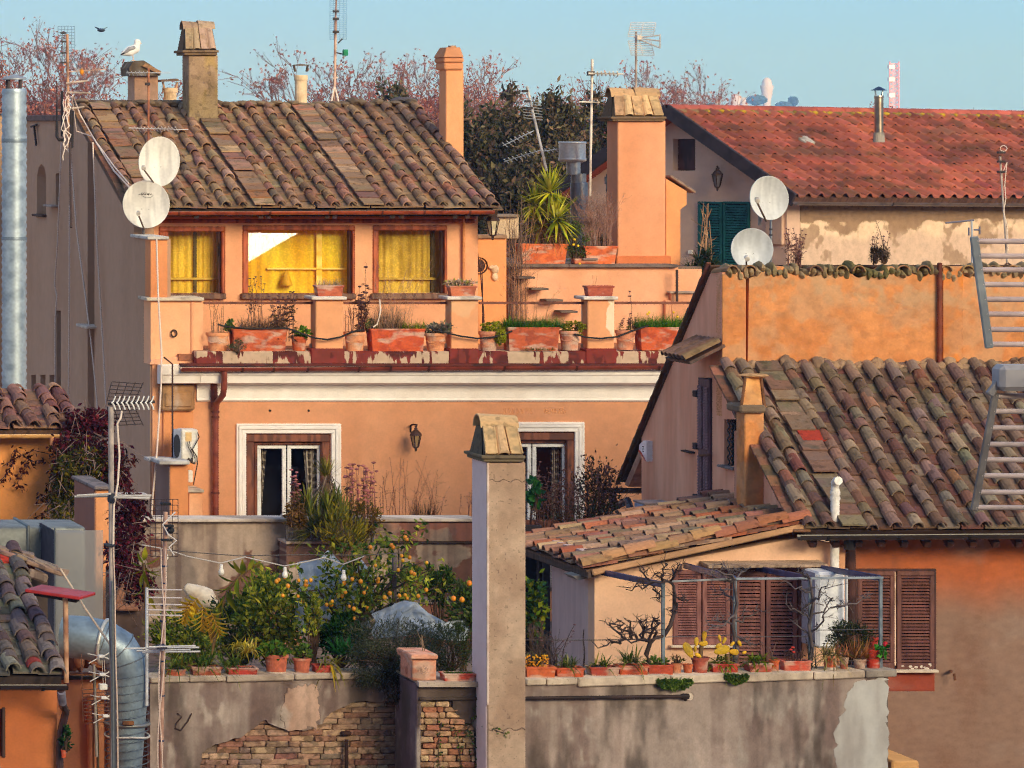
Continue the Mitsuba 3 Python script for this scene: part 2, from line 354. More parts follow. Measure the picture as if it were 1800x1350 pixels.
def gutter(parent, A, B, r, c1, c2, bands=(), name='gutter'):
 A, B = np.asarray(A, float), np.asarray(B, float)
 g = part(parent, name, half_pipe(A, B, r), 'gloss', c1, c2, label=None)
 for t in bands:
  p = A + (B - A) * t
  d = (B - A) / np.linalg.norm(B - A)
  part(g, 'bracket', half_pipe(p - d * 0.015, p + d * 0.015, r + 0.008, 0.01), 'flat', tuple(np.array(c1) * 0.6), tuple(np.array(c2) * 0.6))
 return g
def bars4(x0, y0, x1, y1, Y, d, w, c=0.006):
 """A rectangular frame in the plane of the facade, w pixels wide, as four butted bars."""
 return cat([pbox(x0, y0, x1, y0 + w, Y, d, c), pbox(x0, y1 - w, x1, y1, Y, d, c), pbox(x0, y0 + w, x0 + w, y1 - w, Y, d, c), pbox(x1 - w, y0 + w, x1, y1 - w, Y, d, c)])
def pane(x0, y0, x1, y1, Y, tilt=0.0, yaw=0.0):
 """One sheet of glass, tilted back and yawed by the given degrees about its lower left corner."""
 w, h = M(x1 - x0, Y), M(y1 - y0, Y)
 a, b = math.radians(tilt), math.radians(yaw)
 c = P(x0, y1, Y)
 u = np.array([math.cos(b), math.sin(b), 0]) * w
 v = np.array([0, math.sin(a), math.cos(a)]) * h
 return np.array([c, c + u, c + u + v, c + v]), np.array([[0, 1, 2], [0, 2, 3]])
def rubble_top(x0, x1, Y, d, zs, n=24, amp=0.03, seed=3):
 """A coarse uneven mortar fillet along x."""
 R = np.random.default_rng(seed)
 ms = []
 xs = np.linspace(x0, x1, n + 1)
 for a, b in zip(xs[:-1], xs[1:]):
  ms.append(blob(((a + b) / 2, Y + d / 2, zs + R.normal(0, amp * 0.4)), ((b - a) * 0.75, d * 0.6, amp * R.uniform(0.7, 1.5)), 1, int(R.integers(99)), 0.35))
 return cat(ms)
ORANGE, ORANGE2 = (212, 150, 112), (202, 138, 100)
TERR, TERR2 = (232, 172, 132), (220, 154, 114)
BROWN, BROWN2 = (182, 144, 118), (172, 134, 108)
REDP, REDP2 = (128, 58, 40), (100, 44, 32)
CREAM, CREAM2 = (240, 232, 226), (230, 218, 208)
house = thing('main_house', 'large orange house with white cornice, potted terrace and old tiled roof', 'building')
FY = 60.0
# lower facade with two window openings
wall = extrude(poly(rect(268, 640, 1240, 2600, FY), [rect(433, 763, 580, 930, FY), rect(862, 760, 1011, 930, FY)]), FY, FY + 0.35)
FAC = part(house, 'facade', wall, 'plaster', ORANGE, ORANGE2)
part(house, 'back_wall', box(12.52, 17.7, 62.6, 71, 0, 16.9, 0), 'plaster', ORANGE, ORANGE2)
for px in (475, 543):
 part(FAC, 'anchor_hole', lathe([(0.0, 0), (0.016, 0), (0.018, 0.012)], P(px, 722, FY - 0.012), 10, (0, 1, 0)), 'plain', (40, 28, 22))
def casement(x0, y0, x1, y1, trim_l, trim_r, trim_t, mull, curtains, name_l):
 w = part(house, 'window', bars4(x0, y0, x1, y1 + 14, FY - 0.02, 0.16, 14, 0.012), 'wood', (132, 76, 54), (92, 52, 40), label=name_l)
 part(w, 'inner_moulding', bars4(x0 + 14, y0 + 14, x1 - 10, y1 + 8, FY + 0.05, 0.1, 5, 0.01), 'wood', (124, 68, 44), (80, 42, 32))
 for k, (a, b, c) in enumerate(((trim_l, trim_r, 0.05), (trim_l + 4, trim_r - 4, 0.075), (trim_l + 10, trim_r - 10, 0.06))):
  t = trim_t + (0, 4, 10)[k]
  lo = [(0, 4), (4, 10), (10, 17)][k]
  q = lo[1] - lo[0]
  part(w, 'stucco_moulding', cat([pbox(a, t, b, t + q, FY - c, c + 0.01, 0.008), pbox(a, t + q, a + q, 3000 if False else 940, FY - c, c + 0.01, 0.008), pbox(b - q, t + q, b, 940, FY - c, c + 0.01, 0.008)]), 'plaster', CREAM, CREAM2)
 Yg = FY + 0.1
 a, b, t = x0 + 14 + 5, x1 - 10 - 5, y0 + 19
 for sa, sb in ((a, mull - 1), (mull + 1, b)):
  s = part(w, 'sash', bars4(sa, t, sb, 930, Yg, 0.05, 7, 0.008), 'gloss', (232, 230, 228), (215, 210, 205))
  part(w, 'pane', pane(sa + 7, t + 7, sb - 7, 923, Yg + 0.025, 1.0), 'glass')
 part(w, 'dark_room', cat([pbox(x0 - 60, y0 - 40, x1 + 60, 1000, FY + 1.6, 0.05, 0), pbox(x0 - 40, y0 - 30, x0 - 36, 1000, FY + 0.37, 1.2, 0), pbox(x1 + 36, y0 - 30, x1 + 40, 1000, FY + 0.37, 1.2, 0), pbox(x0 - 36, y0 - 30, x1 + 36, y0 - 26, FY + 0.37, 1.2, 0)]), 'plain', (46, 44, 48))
 for cx0, cx1, bx0, bx1 in curtains:          # a hanging curtain with folds, gathered to one side
  nu, nv = 26, 12
  u, v = np.meshgrid(np.linspace(0, 1, nu), np.linspace(0, 1, nv))
  px = (cx0 + (cx1 - cx0) * u) * (1 - v) + (bx0 + (bx1 - bx0) * u) * v
  yy = Yg + 0.16 + 0.03 * np.sin(u * 24 + v * 1.5)
  vv = np.stack([X(px, yy), yy, Z(t + 8 + v * (936 - t), yy)], -1).reshape(-1, 3)
  i, j = np.meshgrid(np.arange(nv - 1), np.arange(nu - 1), indexing='ij')
  q = (i * nu + j).ravel()
  f = np.concatenate([np.stack([q, q + nu, q + 1], 1), np.stack([q + 1, q + nu, q + nu + 1], 1)])
  part(w, 'curtain', (vv, f), 'curtain', (196, 184, 168), (112, 100, 90), smooth=True)
 return w
def f_curtain(p, n, uv):
 q = dr.abs(dr.sin(p.x * 38) * dr.sin(p.z * 30 + 1.5 * dr.sin(p.x * 38)))
 return mix(unpack(uv.x), unpack(uv.y), smoothstep(0.35, 0.5, q))
scene['m_curtain'] = rough(f_curtain, 0.95)
casement(433, 763, 580, 915, 416, 600, 745, 504, [(455, 468, 450, 456), (533, 558, 545, 560)], 'white casement window with brown frame left of the wall lantern')
casement(862, 760, 1011, 915, 845, 1028, 742, 935, [(968, 982, 968, 980), (984, 990, 984, 990)], 'white casement window with brown frame half hidden by the stone chimney')
# incised inscription above the right window
ins = []
for txt, x in (('S T E S V T S', 884), ('NOM XIV', 956)):
 v, f = (lambda m: (np.array(m.vertices), np.array(m.faces)))(meshkit.text_mesh(txt, M(9, FY), 0.004))
 wpx = 52 if x < 900 else 40
 k = M(wpx, FY) / (v[:, 0].max())
 ins.append((np.stack([X(x, FY) + v[:, 0] * k, FY - 0.001 - v[:, 2], Z(727, FY) + v[:, 1]], 1), f[:, ::-1]))
part(FAC, 'inscription', cat(ins), 'plaster', (206, 136, 90), (196, 126, 82))
# cornice profile (photo rows y, projection): run from the left return to behind the gable
prof = [(706, 0.02), (703, 0.06), (700, 0.04), (697, 0.04), (682, 0.05), (680, 0.08), (676, 0.08), (674, 0.12), (673, 0.22), (671, 0.30), (658, 0.33), (656, 0.36), (640, 0.36)]
pts = [(FY - b, Z(a, FY)) for a, b in prof] + [(FY + 0.1, Z(640, FY)), (FY + 0.1, Z(706, FY))]
part(house, 'cornice', extrude(poly(pts), X(345, FY), X(1240, FY), 'yz'), 'plaster', CREAM, CREAM2)
pts2 = [(FY - b, Z(a, FY)) for a, b in prof if a < 676] + [(FY + 0.1, Z(640, FY)), (FY + 0.1, Z(673, FY))]
part(house, 'cornice_return', extrude(poly(pts2), X(276, FY), X(344.5, FY), 'yz'), 'plaster', CREAM, (190, 160, 130), label='broken left end of the white cornice')
part(house, 'tufa_block', cat([pbox(283, 676, 343, 722, FY - 0.16, 0.2, 0.03), pbox(290, 690, 338, 716, FY - 0.19, 0.1, 0.02)]), 'old', (196, 150, 108), (150, 110, 76), label='bare worn stone block under the cornice end')
part(house, 'lesene', pbox(287, 722, 340, 1000, FY - 0.05, 0.1, 0.01), 'plaster', (214, 142, 94), (190, 116, 74))
# terrace floor, peeling kerb, gutter
part(house, 'terrace_floor', box(12.6, 20.3, FY - 0.1, 63.4, Z(632, FY), Z(622, FY), 0), 'flat', (150, 92, 66), (120, 76, 58))
part(house, 'kerb', pbox(345, 617.5, 1240, 641, FY - 0.28, 0.5, 0.012), 'curb', (118, 44, 38), (200, 172, 146), label='kerb with red paint peeling off pale plaster')
for a, b in ((535, 606), (778, 842), (1018, 1084)):
 part(house, 'kerb_block', pbox(a + 12, 613, b, 640, FY - 0.3, 0.3, 0.012), 'curb', (128, 44, 36), (120, 50, 40))
part(house, 'lead_flashing', pbox(318, 639.5, 1240, 644, FY - 0.42, 0.16, 0.004), 'flat', (96, 40, 34), (60, 30, 28))
GB = [(px - 318) / (1195 - 318) for px in (425, 480, 540, 630, 685, 752, 885, 1012, 1157)]
gutter(house, P(318, 646, FY - 0.45), P(1195, 642, FY - 0.45), 0.066, (124, 58, 46), (98, 44, 38), GB)
dp = part(house, 'downpipe', tube([P(394, 652, FY - 0.42), P(394, 680, FY - 0.42), P(392, 694, FY - 0.36), P(381, 708, FY - 0.16), P(379, 722, FY - 0.1), P(379, 960, FY - 0.1)], 0.046, 12), 'gloss', (132, 66, 52), (108, 52, 42), smooth=True)
part(dp, 'old_branch', tube([P(376, 668, FY - 0.1), P(377, 716, FY - 0.1)], [0.05, 0.053], 12), 'flat', (104, 52, 42), (84, 42, 36), smooth=True)
part(dp, 'pale_stub', tube([P(378, 655, FY - 0.1), P(377, 672, FY - 0.1)], 0.04, 12), 'flat', (214, 192, 172), (190, 160, 140), smooth=True)
for py in (724, 733, 866):
 part(dp, 'pipe_clip', cat([tube([P(379, py - 2, FY - 0.1), P(379, py + 2, FY - 0.1)], 0.053, 12), beam(P(371, py, FY - 0.1), P(386, py, FY - 0.1), 0.02, 0.02)]), 'flat', (92, 46, 38))
# left pier of the terrace
part(house, 'terrace_pier', extrude(poly(rect(265, 528, 357, 641, FY)), FY, FY + 0.5), 'plaster', (238, 178, 138), (228, 164, 120))
part(house, 'pier_rib', pbox(336, 530, 340, 640, FY - 0.03, 0.06, 0.01), 'plaster', (226, 160, 120), (216, 150, 112))
part(house, 'pier_coping', pbox(258, 523, 359, 529, FY - 0.08, 0.66, 0.01), 'flat', (196, 180, 160), (150, 134, 118))
part(house, 'pier_skirt', extrude(poly(pxz([(262, 640), (372, 640), (364, 632), (357, 622), (265, 632)], FY)), FY - 0.05, FY + 0.2), 'plaster', (230, 170, 134), (214, 150, 116))
part(house, 'iron_ring', tube([P(306 + 5 * math.cos(t), 586 + 6 * math.sin(t), FY - 0.04) for t in np.linspace(0, 6.3, 12)], 0.012, 6), 'flat', (84, 60, 44), (60, 44, 34), smooth=True)
part(house, 'upper_pier', extrude(poly(rect(265, 420, 294, 530, FY)), FY, FY + 0.4), 'plaster', (226, 150, 100), (208, 132, 86))
part(house, 'upper_coping', box(X(258, FY), X(296, FY), FY - 0.06, FY + 1.25, Z(421, FY), Z(415.5, FY), 0.01), 'flat', (196, 190, 182), (160, 150, 142))
# brown side wall, in two slabs with a recess between
XW = 12.21
top_back = (71.3, 20.15)
def side(pts, x0, x1): return extrude(poly(pts), x0, x1, 'yz')
yA, yB, yC = YS(166, XW), YS(154, XW), YS(46, XW)
zA = lambda y: 18.71 + (20.26 - 18.71) * (y - 61.7) / 4.6 - 0.12
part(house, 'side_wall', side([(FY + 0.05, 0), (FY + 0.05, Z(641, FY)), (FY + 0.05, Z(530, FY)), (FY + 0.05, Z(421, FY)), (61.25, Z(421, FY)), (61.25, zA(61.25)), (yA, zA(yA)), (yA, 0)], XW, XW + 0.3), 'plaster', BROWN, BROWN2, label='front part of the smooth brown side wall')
part(house, 'side_recess', side([(yA - 0.1, 0), (yA - 0.1, zA(yA)), (yB + 0.1, zA(yB)), (yB + 0.1, 0)], XW + 0.16, XW + 0.34), 'plaster', (140, 106, 88), (128, 96, 80))  # recess plaster coloured darker, its shade put into the tone
NW = [S(65, 380, XW), S(65, 310, XW), S(68, 294, XW), S(73, 288, XW), S(78, 294, XW), S(81, 310, XW), S(81, 378, XW)]
slot = [S(98, 365, XW), S(98, 305, XW), S(104, 304, XW), S(104, 365, XW)]
slit = [S(99, 720, XW), S(99, 546, XW), S(107, 546, XW), S(107, 720, XW)]
reds = [[S(a, 715, XW), S(a, 659, XW), S(b, 659, XW), S(b, 715, XW)] for a, b in ((55, 63), (71, 80), (87, 96))]
part(house, 'side_wall', side([], 0, 1) if False else extrude(poly([(yB, 0), (yB, zA(yB)), (66.3, zA(66.3)), (71.3, 20.05), (71.3, 0)], [NW, slot, slit] + reds), XW, XW + 0.3, 'yz'), 'plaster', BROWN, BROWN2, label='rear part of the brown side wall with niche and slots')
part(house, 'niche_back', box(XW + 0.22, XW + 0.4, 66, 71.2, 17.5, 19.6, 0), 'peel', (232, 226, 220), (110, 88, 78), label='arched niche with flaking white paint')
part(house, 'slot_back', box(XW + 0.2, XW + 0.4, 66, 71.2, 14.4, 17.4, 0), 'flat', (104, 44, 40), (84, 36, 34))
sl = part(house, 'slit_shutter', box(XW + 0.1, XW + 0.19, YS(107, XW), YS(99, XW), Z(715, 66.5), Z(547, 66.5), 0.01), 'flat', (104, 104, 124), (84, 84, 104), label='narrow blue grey louvred shutter')
for k in range(26):
 zz = Z(560 + k * 5.6, 66.5)
 part(sl, 'slat', box(XW + 0.06, XW + 0.1, YS(106, XW), YS(100.5, XW), zz, zz + 0.025, 0), 'flat', (96, 96, 116))
part(house, 'niche_sill', box(XW - 0.08, XW + 0.1, YS(82, XW), YS(64, XW), Z(381, 69), Z(377, 69), 0.01), 'flat', (80, 58, 52))
part(house, 'slot_sill', box(XW - 0.14, XW + 0.05, YS(105, XW), YS(90, XW), Z(366, 66.8), Z(362, 66.8), 0.01), 'flat', (168, 150, 140), (140, 120, 110))
part(house, 'stone_ledge', box(XW - 0.16, XW + 0.2, YS(170, XW), YS(151, XW), Z(575, 64.8), Z(570, 64.8), 0.015), 'flat', (196, 180, 166), (150, 134, 122))
yb = YS(65, XW)
part(house, 'wall_bracket', cat([beam((XW - 0.05, YS(70, XW), Z(219, yb)), (XW - 0.05, YS(60, XW), Z(223, yb)), 0.03, 0.03), beam((XW - 0.05, YS(65, XW), Z(222, yb)), (XW - 0.05, YS(69, XW), Z(255, yb)), 0.03, 0.05)]), 'flat', (66, 50, 46))
part(house, 'rear_parapet', box(XW - 0.06, 18, 66.35, 71.4, 20.02, 20.12, 0.01), 'flat', (110, 84, 78), (84, 66, 62))
# upper storey with three big windows
UY = 62.2
WIN = [(270, 396, 296, 383, 398, 524, 405, 516), (427, 624, 437, 613, 396, 524, 404, 515), (656, 786, 666, 775, 396, 524, 404, 514)]
up = part(house, 'upper_facade', extrude(poly(rect(262, 372, 840, 640, UY), [rect(a if a > 280 else 280, c, b, d, UY) for a, b, _, _, c, d, _, _ in WIN]), UY, UY + 0.3), 'plaster', TERR, TERR2)
part(house, 'upper_right_wall', box(X(839, UY) - 0.3, X(839, UY), UY + 0.31, 66.2, 14, 18.6, 0), 'plaster', TERR, TERR2)
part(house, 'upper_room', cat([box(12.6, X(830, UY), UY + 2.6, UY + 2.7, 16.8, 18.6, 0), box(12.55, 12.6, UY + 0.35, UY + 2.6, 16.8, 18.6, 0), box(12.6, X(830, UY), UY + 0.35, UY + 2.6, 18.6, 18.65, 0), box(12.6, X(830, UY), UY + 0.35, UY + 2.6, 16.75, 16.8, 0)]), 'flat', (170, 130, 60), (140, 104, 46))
names = ('left of the three golden terrace windows', 'wide middle terrace window mirroring the bright sun', 'right of the three golden terrace windows')
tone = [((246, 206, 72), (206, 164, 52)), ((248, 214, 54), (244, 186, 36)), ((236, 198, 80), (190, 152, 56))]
tilts = [(-1.6, -1.0), (6.5, 3.0), (-1.8, 0.5)]
for i, (a, b, ga, gb, c, d, gc, gd) in enumerate(WIN):
 w = part(house, 'window', cat([pbox(max(a, 280), c, b, c + 9, UY - 0.03, 0.2, 0.012), pbox(max(a, 280), d - 8, b, d, UY - 0.03, 0.2, 0.012), pbox(max(a, 280), c + 9, max(ga, 281), d - 8, UY - 0.03, 0.2, 0.012), pbox(gb + 7, c + 9, b, d - 8, UY - 0.03, 0.2, 0.012)]), 'wood', (178, 88, 50), (132, 62, 36), label=names[i])
 part(w, 'stop_bead', pbox(gb, c + 9, gb + 6, d - 8, UY + 0.05, 0.12, 0.008), 'wood', (84, 38, 26), (60, 28, 20))
 part(w, 'pane', pane(ga - 2, gc - 3, gb + 2, gd + 2, UY + 0.08, *tilts[i]), 'glass')
 part(w, 'sill', pbox(max(a, 280) - 2, d - 8, b + 2, d + 2, UY - 0.1, 0.1, 0.01), 'wood', (120, 84, 66), (88, 58, 46))
 nu = 90
 uu = np.linspace(0, 1, nu)
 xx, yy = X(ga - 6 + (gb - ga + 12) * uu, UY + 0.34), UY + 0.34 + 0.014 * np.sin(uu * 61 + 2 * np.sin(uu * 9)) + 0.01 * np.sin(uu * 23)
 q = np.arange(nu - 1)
 part(w, 'blind', (np.vstack([np.stack([xx, yy, np.full(nu, Z(gd + 6, UY))], 1), np.stack([xx, yy, np.full(nu, Z(gc - 6, UY))], 1)]), np.concatenate([np.stack([q, q + 1, q + nu + 1], 1), np.stack([q, q + nu + 1, q + nu], 1)])), 'blind', *tone[i], smooth=True)  # added yellow sheet, painted as the golden reflection in the panes
 if i == 1:
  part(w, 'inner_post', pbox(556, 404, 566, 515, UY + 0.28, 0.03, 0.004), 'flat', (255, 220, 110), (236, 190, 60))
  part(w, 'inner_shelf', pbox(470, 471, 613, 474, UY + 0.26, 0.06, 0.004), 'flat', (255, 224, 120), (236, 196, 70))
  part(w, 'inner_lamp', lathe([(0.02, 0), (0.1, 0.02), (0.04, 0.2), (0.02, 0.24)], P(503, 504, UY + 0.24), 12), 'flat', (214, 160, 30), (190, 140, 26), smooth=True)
 else:
  part(w, 'inner_post', pbox(*((758, 404, 764, 514) if i == 2 else (340, 405, 346, 516)), UY + 0.28, 0.03, 0.004), 'flat', (96, 80, 40), (76, 60, 30))
  part(w, 'inner_shelf', pbox(ga, 488, gb, 492, UY + 0.26, 0.06, 0.004), 'flat', (206, 170, 70), (166, 130, 50))
def f_glow_sheet(p, n, uv):
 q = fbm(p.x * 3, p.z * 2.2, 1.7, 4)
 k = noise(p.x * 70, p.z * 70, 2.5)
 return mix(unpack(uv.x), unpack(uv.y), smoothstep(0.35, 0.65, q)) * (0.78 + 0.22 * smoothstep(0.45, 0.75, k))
scene['m_blind'] = rough(f_glow_sheet, 0.9)
part(house, 'lintel_board', pbox(262, 385, 835, 392, UY - 0.07, 0.07, 0.01), 'wood', (176, 84, 44), (130, 58, 32))
part(house, 'lintel_fillet', pbox(262, 377, 838, 385, UY - 0.12, 0.12, 0.01), 'plaster', (206, 118, 66), (190, 100, 56))
part(house, 'corner_pipe', tube([P(815, 380, UY - 0.06), P(815, 520, UY - 0.06)], 0.022, 8), 'flat', (206, 132, 84), (190, 116, 72), smooth=True)
# roof: X 12.34-17.74, eave Y 61.7, ridge Y 66.3
RO, RV = np.array([12.30, 61.62, 18.68]), np.array([0, 4.6, 1.55])
RL = np.linalg.norm(RV)
N0 = np.cross([1, 0, 0], RV / RL)
rv = np.array([RO, RO + [5.46, 0, 0], RO + [5.46, 0, 0] + RV, RO + RV])
roof = part(house, 'roof', (np.vstack([rv, rv - N0 * 0.1]), np.array([[0, 1, 2], [0, 2, 3], [4, 6, 5], [4, 7, 6], [0, 5, 1], [0, 4, 5], [1, 6, 2], [1, 5, 6], [0, 3, 7], [0, 7, 4], [2, 6, 7], [2, 7, 3]])), 'flat', (66, 48, 38), (44, 34, 28))
PAL = [((150, 116, 92), (131, 106, 85)), ((143, 108, 86), (125, 102, 82)), ((138, 103, 82), (121, 97, 79)), ((157, 124, 97), (136, 112, 89)), ((133, 98, 80), (118, 95, 78)), ((147, 113, 90), (128, 106, 82)), ((141, 97, 76), (123, 96, 78)), ((130, 104, 85), (118, 97, 79))]
PALP = [((143, 110, 84), (125, 101, 78)), ((145, 102, 79), (124, 97, 75)), ((135, 105, 82), (122, 101, 76)), ((137, 111, 86), (128, 106, 80)), ((128, 96, 75), (115, 91, 72)), ((144, 113, 86), (130, 107, 78))]
ymoss = lambda u, v: (2.4 < u < 2.75 or 1.55 < u < 1.95) and 3.0 < v < 3.8
tile_roof(roof, RO, (1, 0, 0), RV, 5.46, RL - 0.1, PAL, PALP, 0.2731, 0.30, 0.078, flatcols=(1, 7, 13), seed=11)
RX0, RX1 = RO[0], RO[0] + 5.46
part(roof, 'ridge_mortar', cat([rubble_top(RX0, RX1, 66.1, 0.3, 20.30, 40, 0.05), box(RX0 - 0.05, RX1 + 0.02, 66.2, 66.5, 20.0, 20.3, 0.02)]), 'speck', (128, 106, 84), (96, 80, 66))
part(roof, 'ridge_slate', box(RX0 - 0.02, X(330, 66.4), 66.3, 66.7, 20.3, 20.36, 0.01), 'flat', (84, 68, 62), (60, 50, 48))
part(roof, 'ridge_lead', blob((17.62, 66.4, 20.36), (0.22, 0.14, 0.05), 2, 5, 0.3), 'flat', (92, 84, 86), (66, 60, 62))
for k in range(16):        # tile edges along the left verge
 c = RO + RV * (k + 0.5) / 16 + np.array([-0.03, 0, 0.01])
 d = RV / RL
 part(roof, 'verge_tile', beam(c - d * 0.17, c + d * 0.17, 0.16, 0.022, 0.004, up=N0), 'tile', jit((140, 96, 72), .1), (90, 74, 58))
for k in range(16):
 c = RO + [5.46, 0, 0] + RV * (k + 0.5) / 16 + np.array([0.0, 0, 0.01])
 part(roof, 'verge_tile', beam(c - RV / RL * 0.17, c + RV / RL * 0.17, 0.16, 0.022, 0.004, up=N0), 'tile', jit((120, 90, 70), .1), (90, 78, 62))
gutter(house, P(252, 372, 61.5), P(868, 370, 61.5), 0.058, (150, 70, 46), (112, 50, 36), (0.1, 0.36, 0.53, 0.68, 0.8, 0.93), 'roof_gutter')
for px in (345, 458, 472, 575, 588, 690, 706, 800, 822):
 part(house, 'rafter_end', beam(P(px, 380, 61.55), P(px, 371, 62.25), 0.07, 0.08), 'wood', (70, 40, 30), (48, 30, 24))
part(house, 'soffit', pbox(262, 372, 840, 375, 61.6, 0.6, 0), 'wood', (90, 56, 40), (66, 42, 32))
# pillars and railing of the terrace
for a, b, c in ((555, 603, 548), (793, 841, 785), (1033, 1080, 1024)):
 d = 0.32
 pl = part(house, 'pillar', pbox(a, 527, b, 617, FY - 0.2, d, 0.012), 'peel', (224, 156, 112), (234, 206, 176) if a != 793 else (224, 170, 128))
 part(pl, 'cap_slab', pbox(a - 7, 521.5, b + 7, 527.2, FY - 0.28, d + 0.16, 0.01), 'flat', (214, 200, 188), (176, 162, 150))
 part(pl, 'plinth', pbox(a - 9, 604, a - 1, 618, FY + 0.02, 0.1, 0.01), 'flat', (196, 184, 170), (150, 140, 130))
for a, b in ((358, 549), (604, 785), (842, 1025), (1081, 1226)):
 part(house, 'handrail', beam(P(a, 532.5, FY), P(b, 532.5, FY), 0.04, 0.036), 'flat', (128, 76, 60), (96, 58, 48))
part(house, 'garden_hose', tube([P(x, y, FY - 0.3) for x, y in [(383, 570), (395, 574), (440, 578), (505, 577), (530, 586), (552, 594), (575, 597), (600, 592), (620, 583), (640, 579)]], 0.014, 6), 'flat', (44, 38, 36), smooth=True)
part(house, 'garden_hose', tube([P(x, y, FY - 0.3) for x, y in [(760, 580), (785, 585), (810, 591), (840, 595), (872, 592), (900, 582)]], 0.014, 6), 'flat', (44, 38, 36), smooth=True)
part(house, 'garden_hose', tube([P(x, y, FY - 0.3) for x, y in [(1010, 587), (1030, 593), (1055, 595), (1085, 592), (1110, 582), (1140, 572)]], 0.014, 6), 'flat', (44, 38, 36), smooth=True)
blk = thing('terrace_block', 'pink roof terrace block with floating stair slabs and a stone edge', 'building')
BY = 63.0
PINK, PINK2 = (230, 168, 132), (218, 152, 114)
part(blk, 'stair_wall', extrude(poly(rect(897, 470, 1192, 660, BY)), BY, BY + 0.3), 'plaster', PINK, PINK2)
part(blk, 'body', box(X(894, BY), X(1245, BY), BY + 0.3, 67.5, 0, Z(474, BY), 0), 'plaster', PINK, PINK2)
part(blk, 'edge_slab', pbox(886, 464.5, 1000, 470.5, BY - 0.1, 0.5, 0.012), 'flat', (120, 100, 90), (88, 74, 68))
part(blk, 'edge_slab', pbox(1001, 465, 1192, 470.5, BY - 0.1, 0.5, 0.012), 'flat', (116, 98, 90), (86, 74, 70))
for a, b, y in ((911, 941, 486.5), (934, 965, 506.5), (960, 990, 526.5), (985, 1016, 546.5)):
 part(blk, 'stair_slab', pbox(a, y, b, y + 3.6, BY - 0.32, 0.34, 0.008), 'flat', (112, 92, 80), (84, 70, 64))
part(blk, 'floor', box(X(894, BY), X(1245, BY), BY + 0.31, 67.5, Z(474, BY), Z(470, BY), 0), 'flat', (128, 104, 90), (100, 82, 72))
msk = part(blk, 'mask_wall', extrude(poly(rect(836, 419, 890, 660, 62.7)), 62.7, 63.0), 'plaster', (226, 150, 98), (212, 136, 84), label='narrow orange wall with a stone mask and round vent')
part(blk, 'mask_wall_coping', pbox(834, 413, 892, 419.5, 62.64, 0.5, 0.012), 'flat', (150, 116, 92), (120, 92, 76))
part(msk, 'round_vent', lathe([(0.0, 0), (0.085, 0), (0.11, -0.02), (0.125, 0.0), (0.13, 0.03)], P(842, 467, 62.69), 16, (0, -1, 0)), 'flat', (66, 40, 32), (48, 30, 26))
part(msk, 'vent_star', cat([beam(P(842, 467, 62.66) + 0.11 * np.array([math.cos(t), 0, math.sin(t)]), P(842, 467, 62.66) - 0.11 * np.array([math.cos(t), 0, math.sin(t)]), 0.014, 0.012) for t in (0.3, 1.35, 2.4)]), 'flat', (112, 74, 56))
part(msk, 'stone_mask', cat([blob(P(870, 474, 62.68), (0.06, 0.05, 0.07), 2, 4, 0.2), blob(P(870, 486, 62.68), (0.05, 0.045, 0.07), 2, 7, 0.25), blob(P(866, 470, 62.66), (0.06, 0.03, 0.03), 2, 9, 0.2)]), 'flat', (226, 194, 160), (190, 150, 116), smooth=True)
part(blk, 'brick_planter_wall', pbox(866, 381, 912, 420, 65.5, 0.3, 0.015), 'plaster', (216, 190, 160), (196, 166, 136))
part(blk, 'sill_slab', pbox(864, 377, 914, 382, 65.4, 0.5, 0.01), 'flat', (140, 122, 110), (110, 96, 88))
part(blk, 'right_step', cat([pbox(1180, 515, 1222, 640, 62.9, 0.1, 0.01), pbox(1170, 528, 1180, 640, 62.9, 0.1, 0.01)]), 'plaster', (222, 158, 122), (206, 142, 106))
part(blk, 'step_cap', pbox(1178, 512.5, 1224, 516, 62.84, 0.3, 0.008), 'flat', (170, 146, 130), (140, 120, 108))
part(blk, 'iron_post', tube([P(1190, 474, 62.8), P(1190, 530, 62.8)], 0.02, 6), 'flat', (70, 54, 48))
part(blk, 'lower_wall', extrude(poly(rect(840, 520, 1225, 640, 63.6)), 63.6, 63.7), 'plaster', (224, 160, 124), (210, 144, 108))
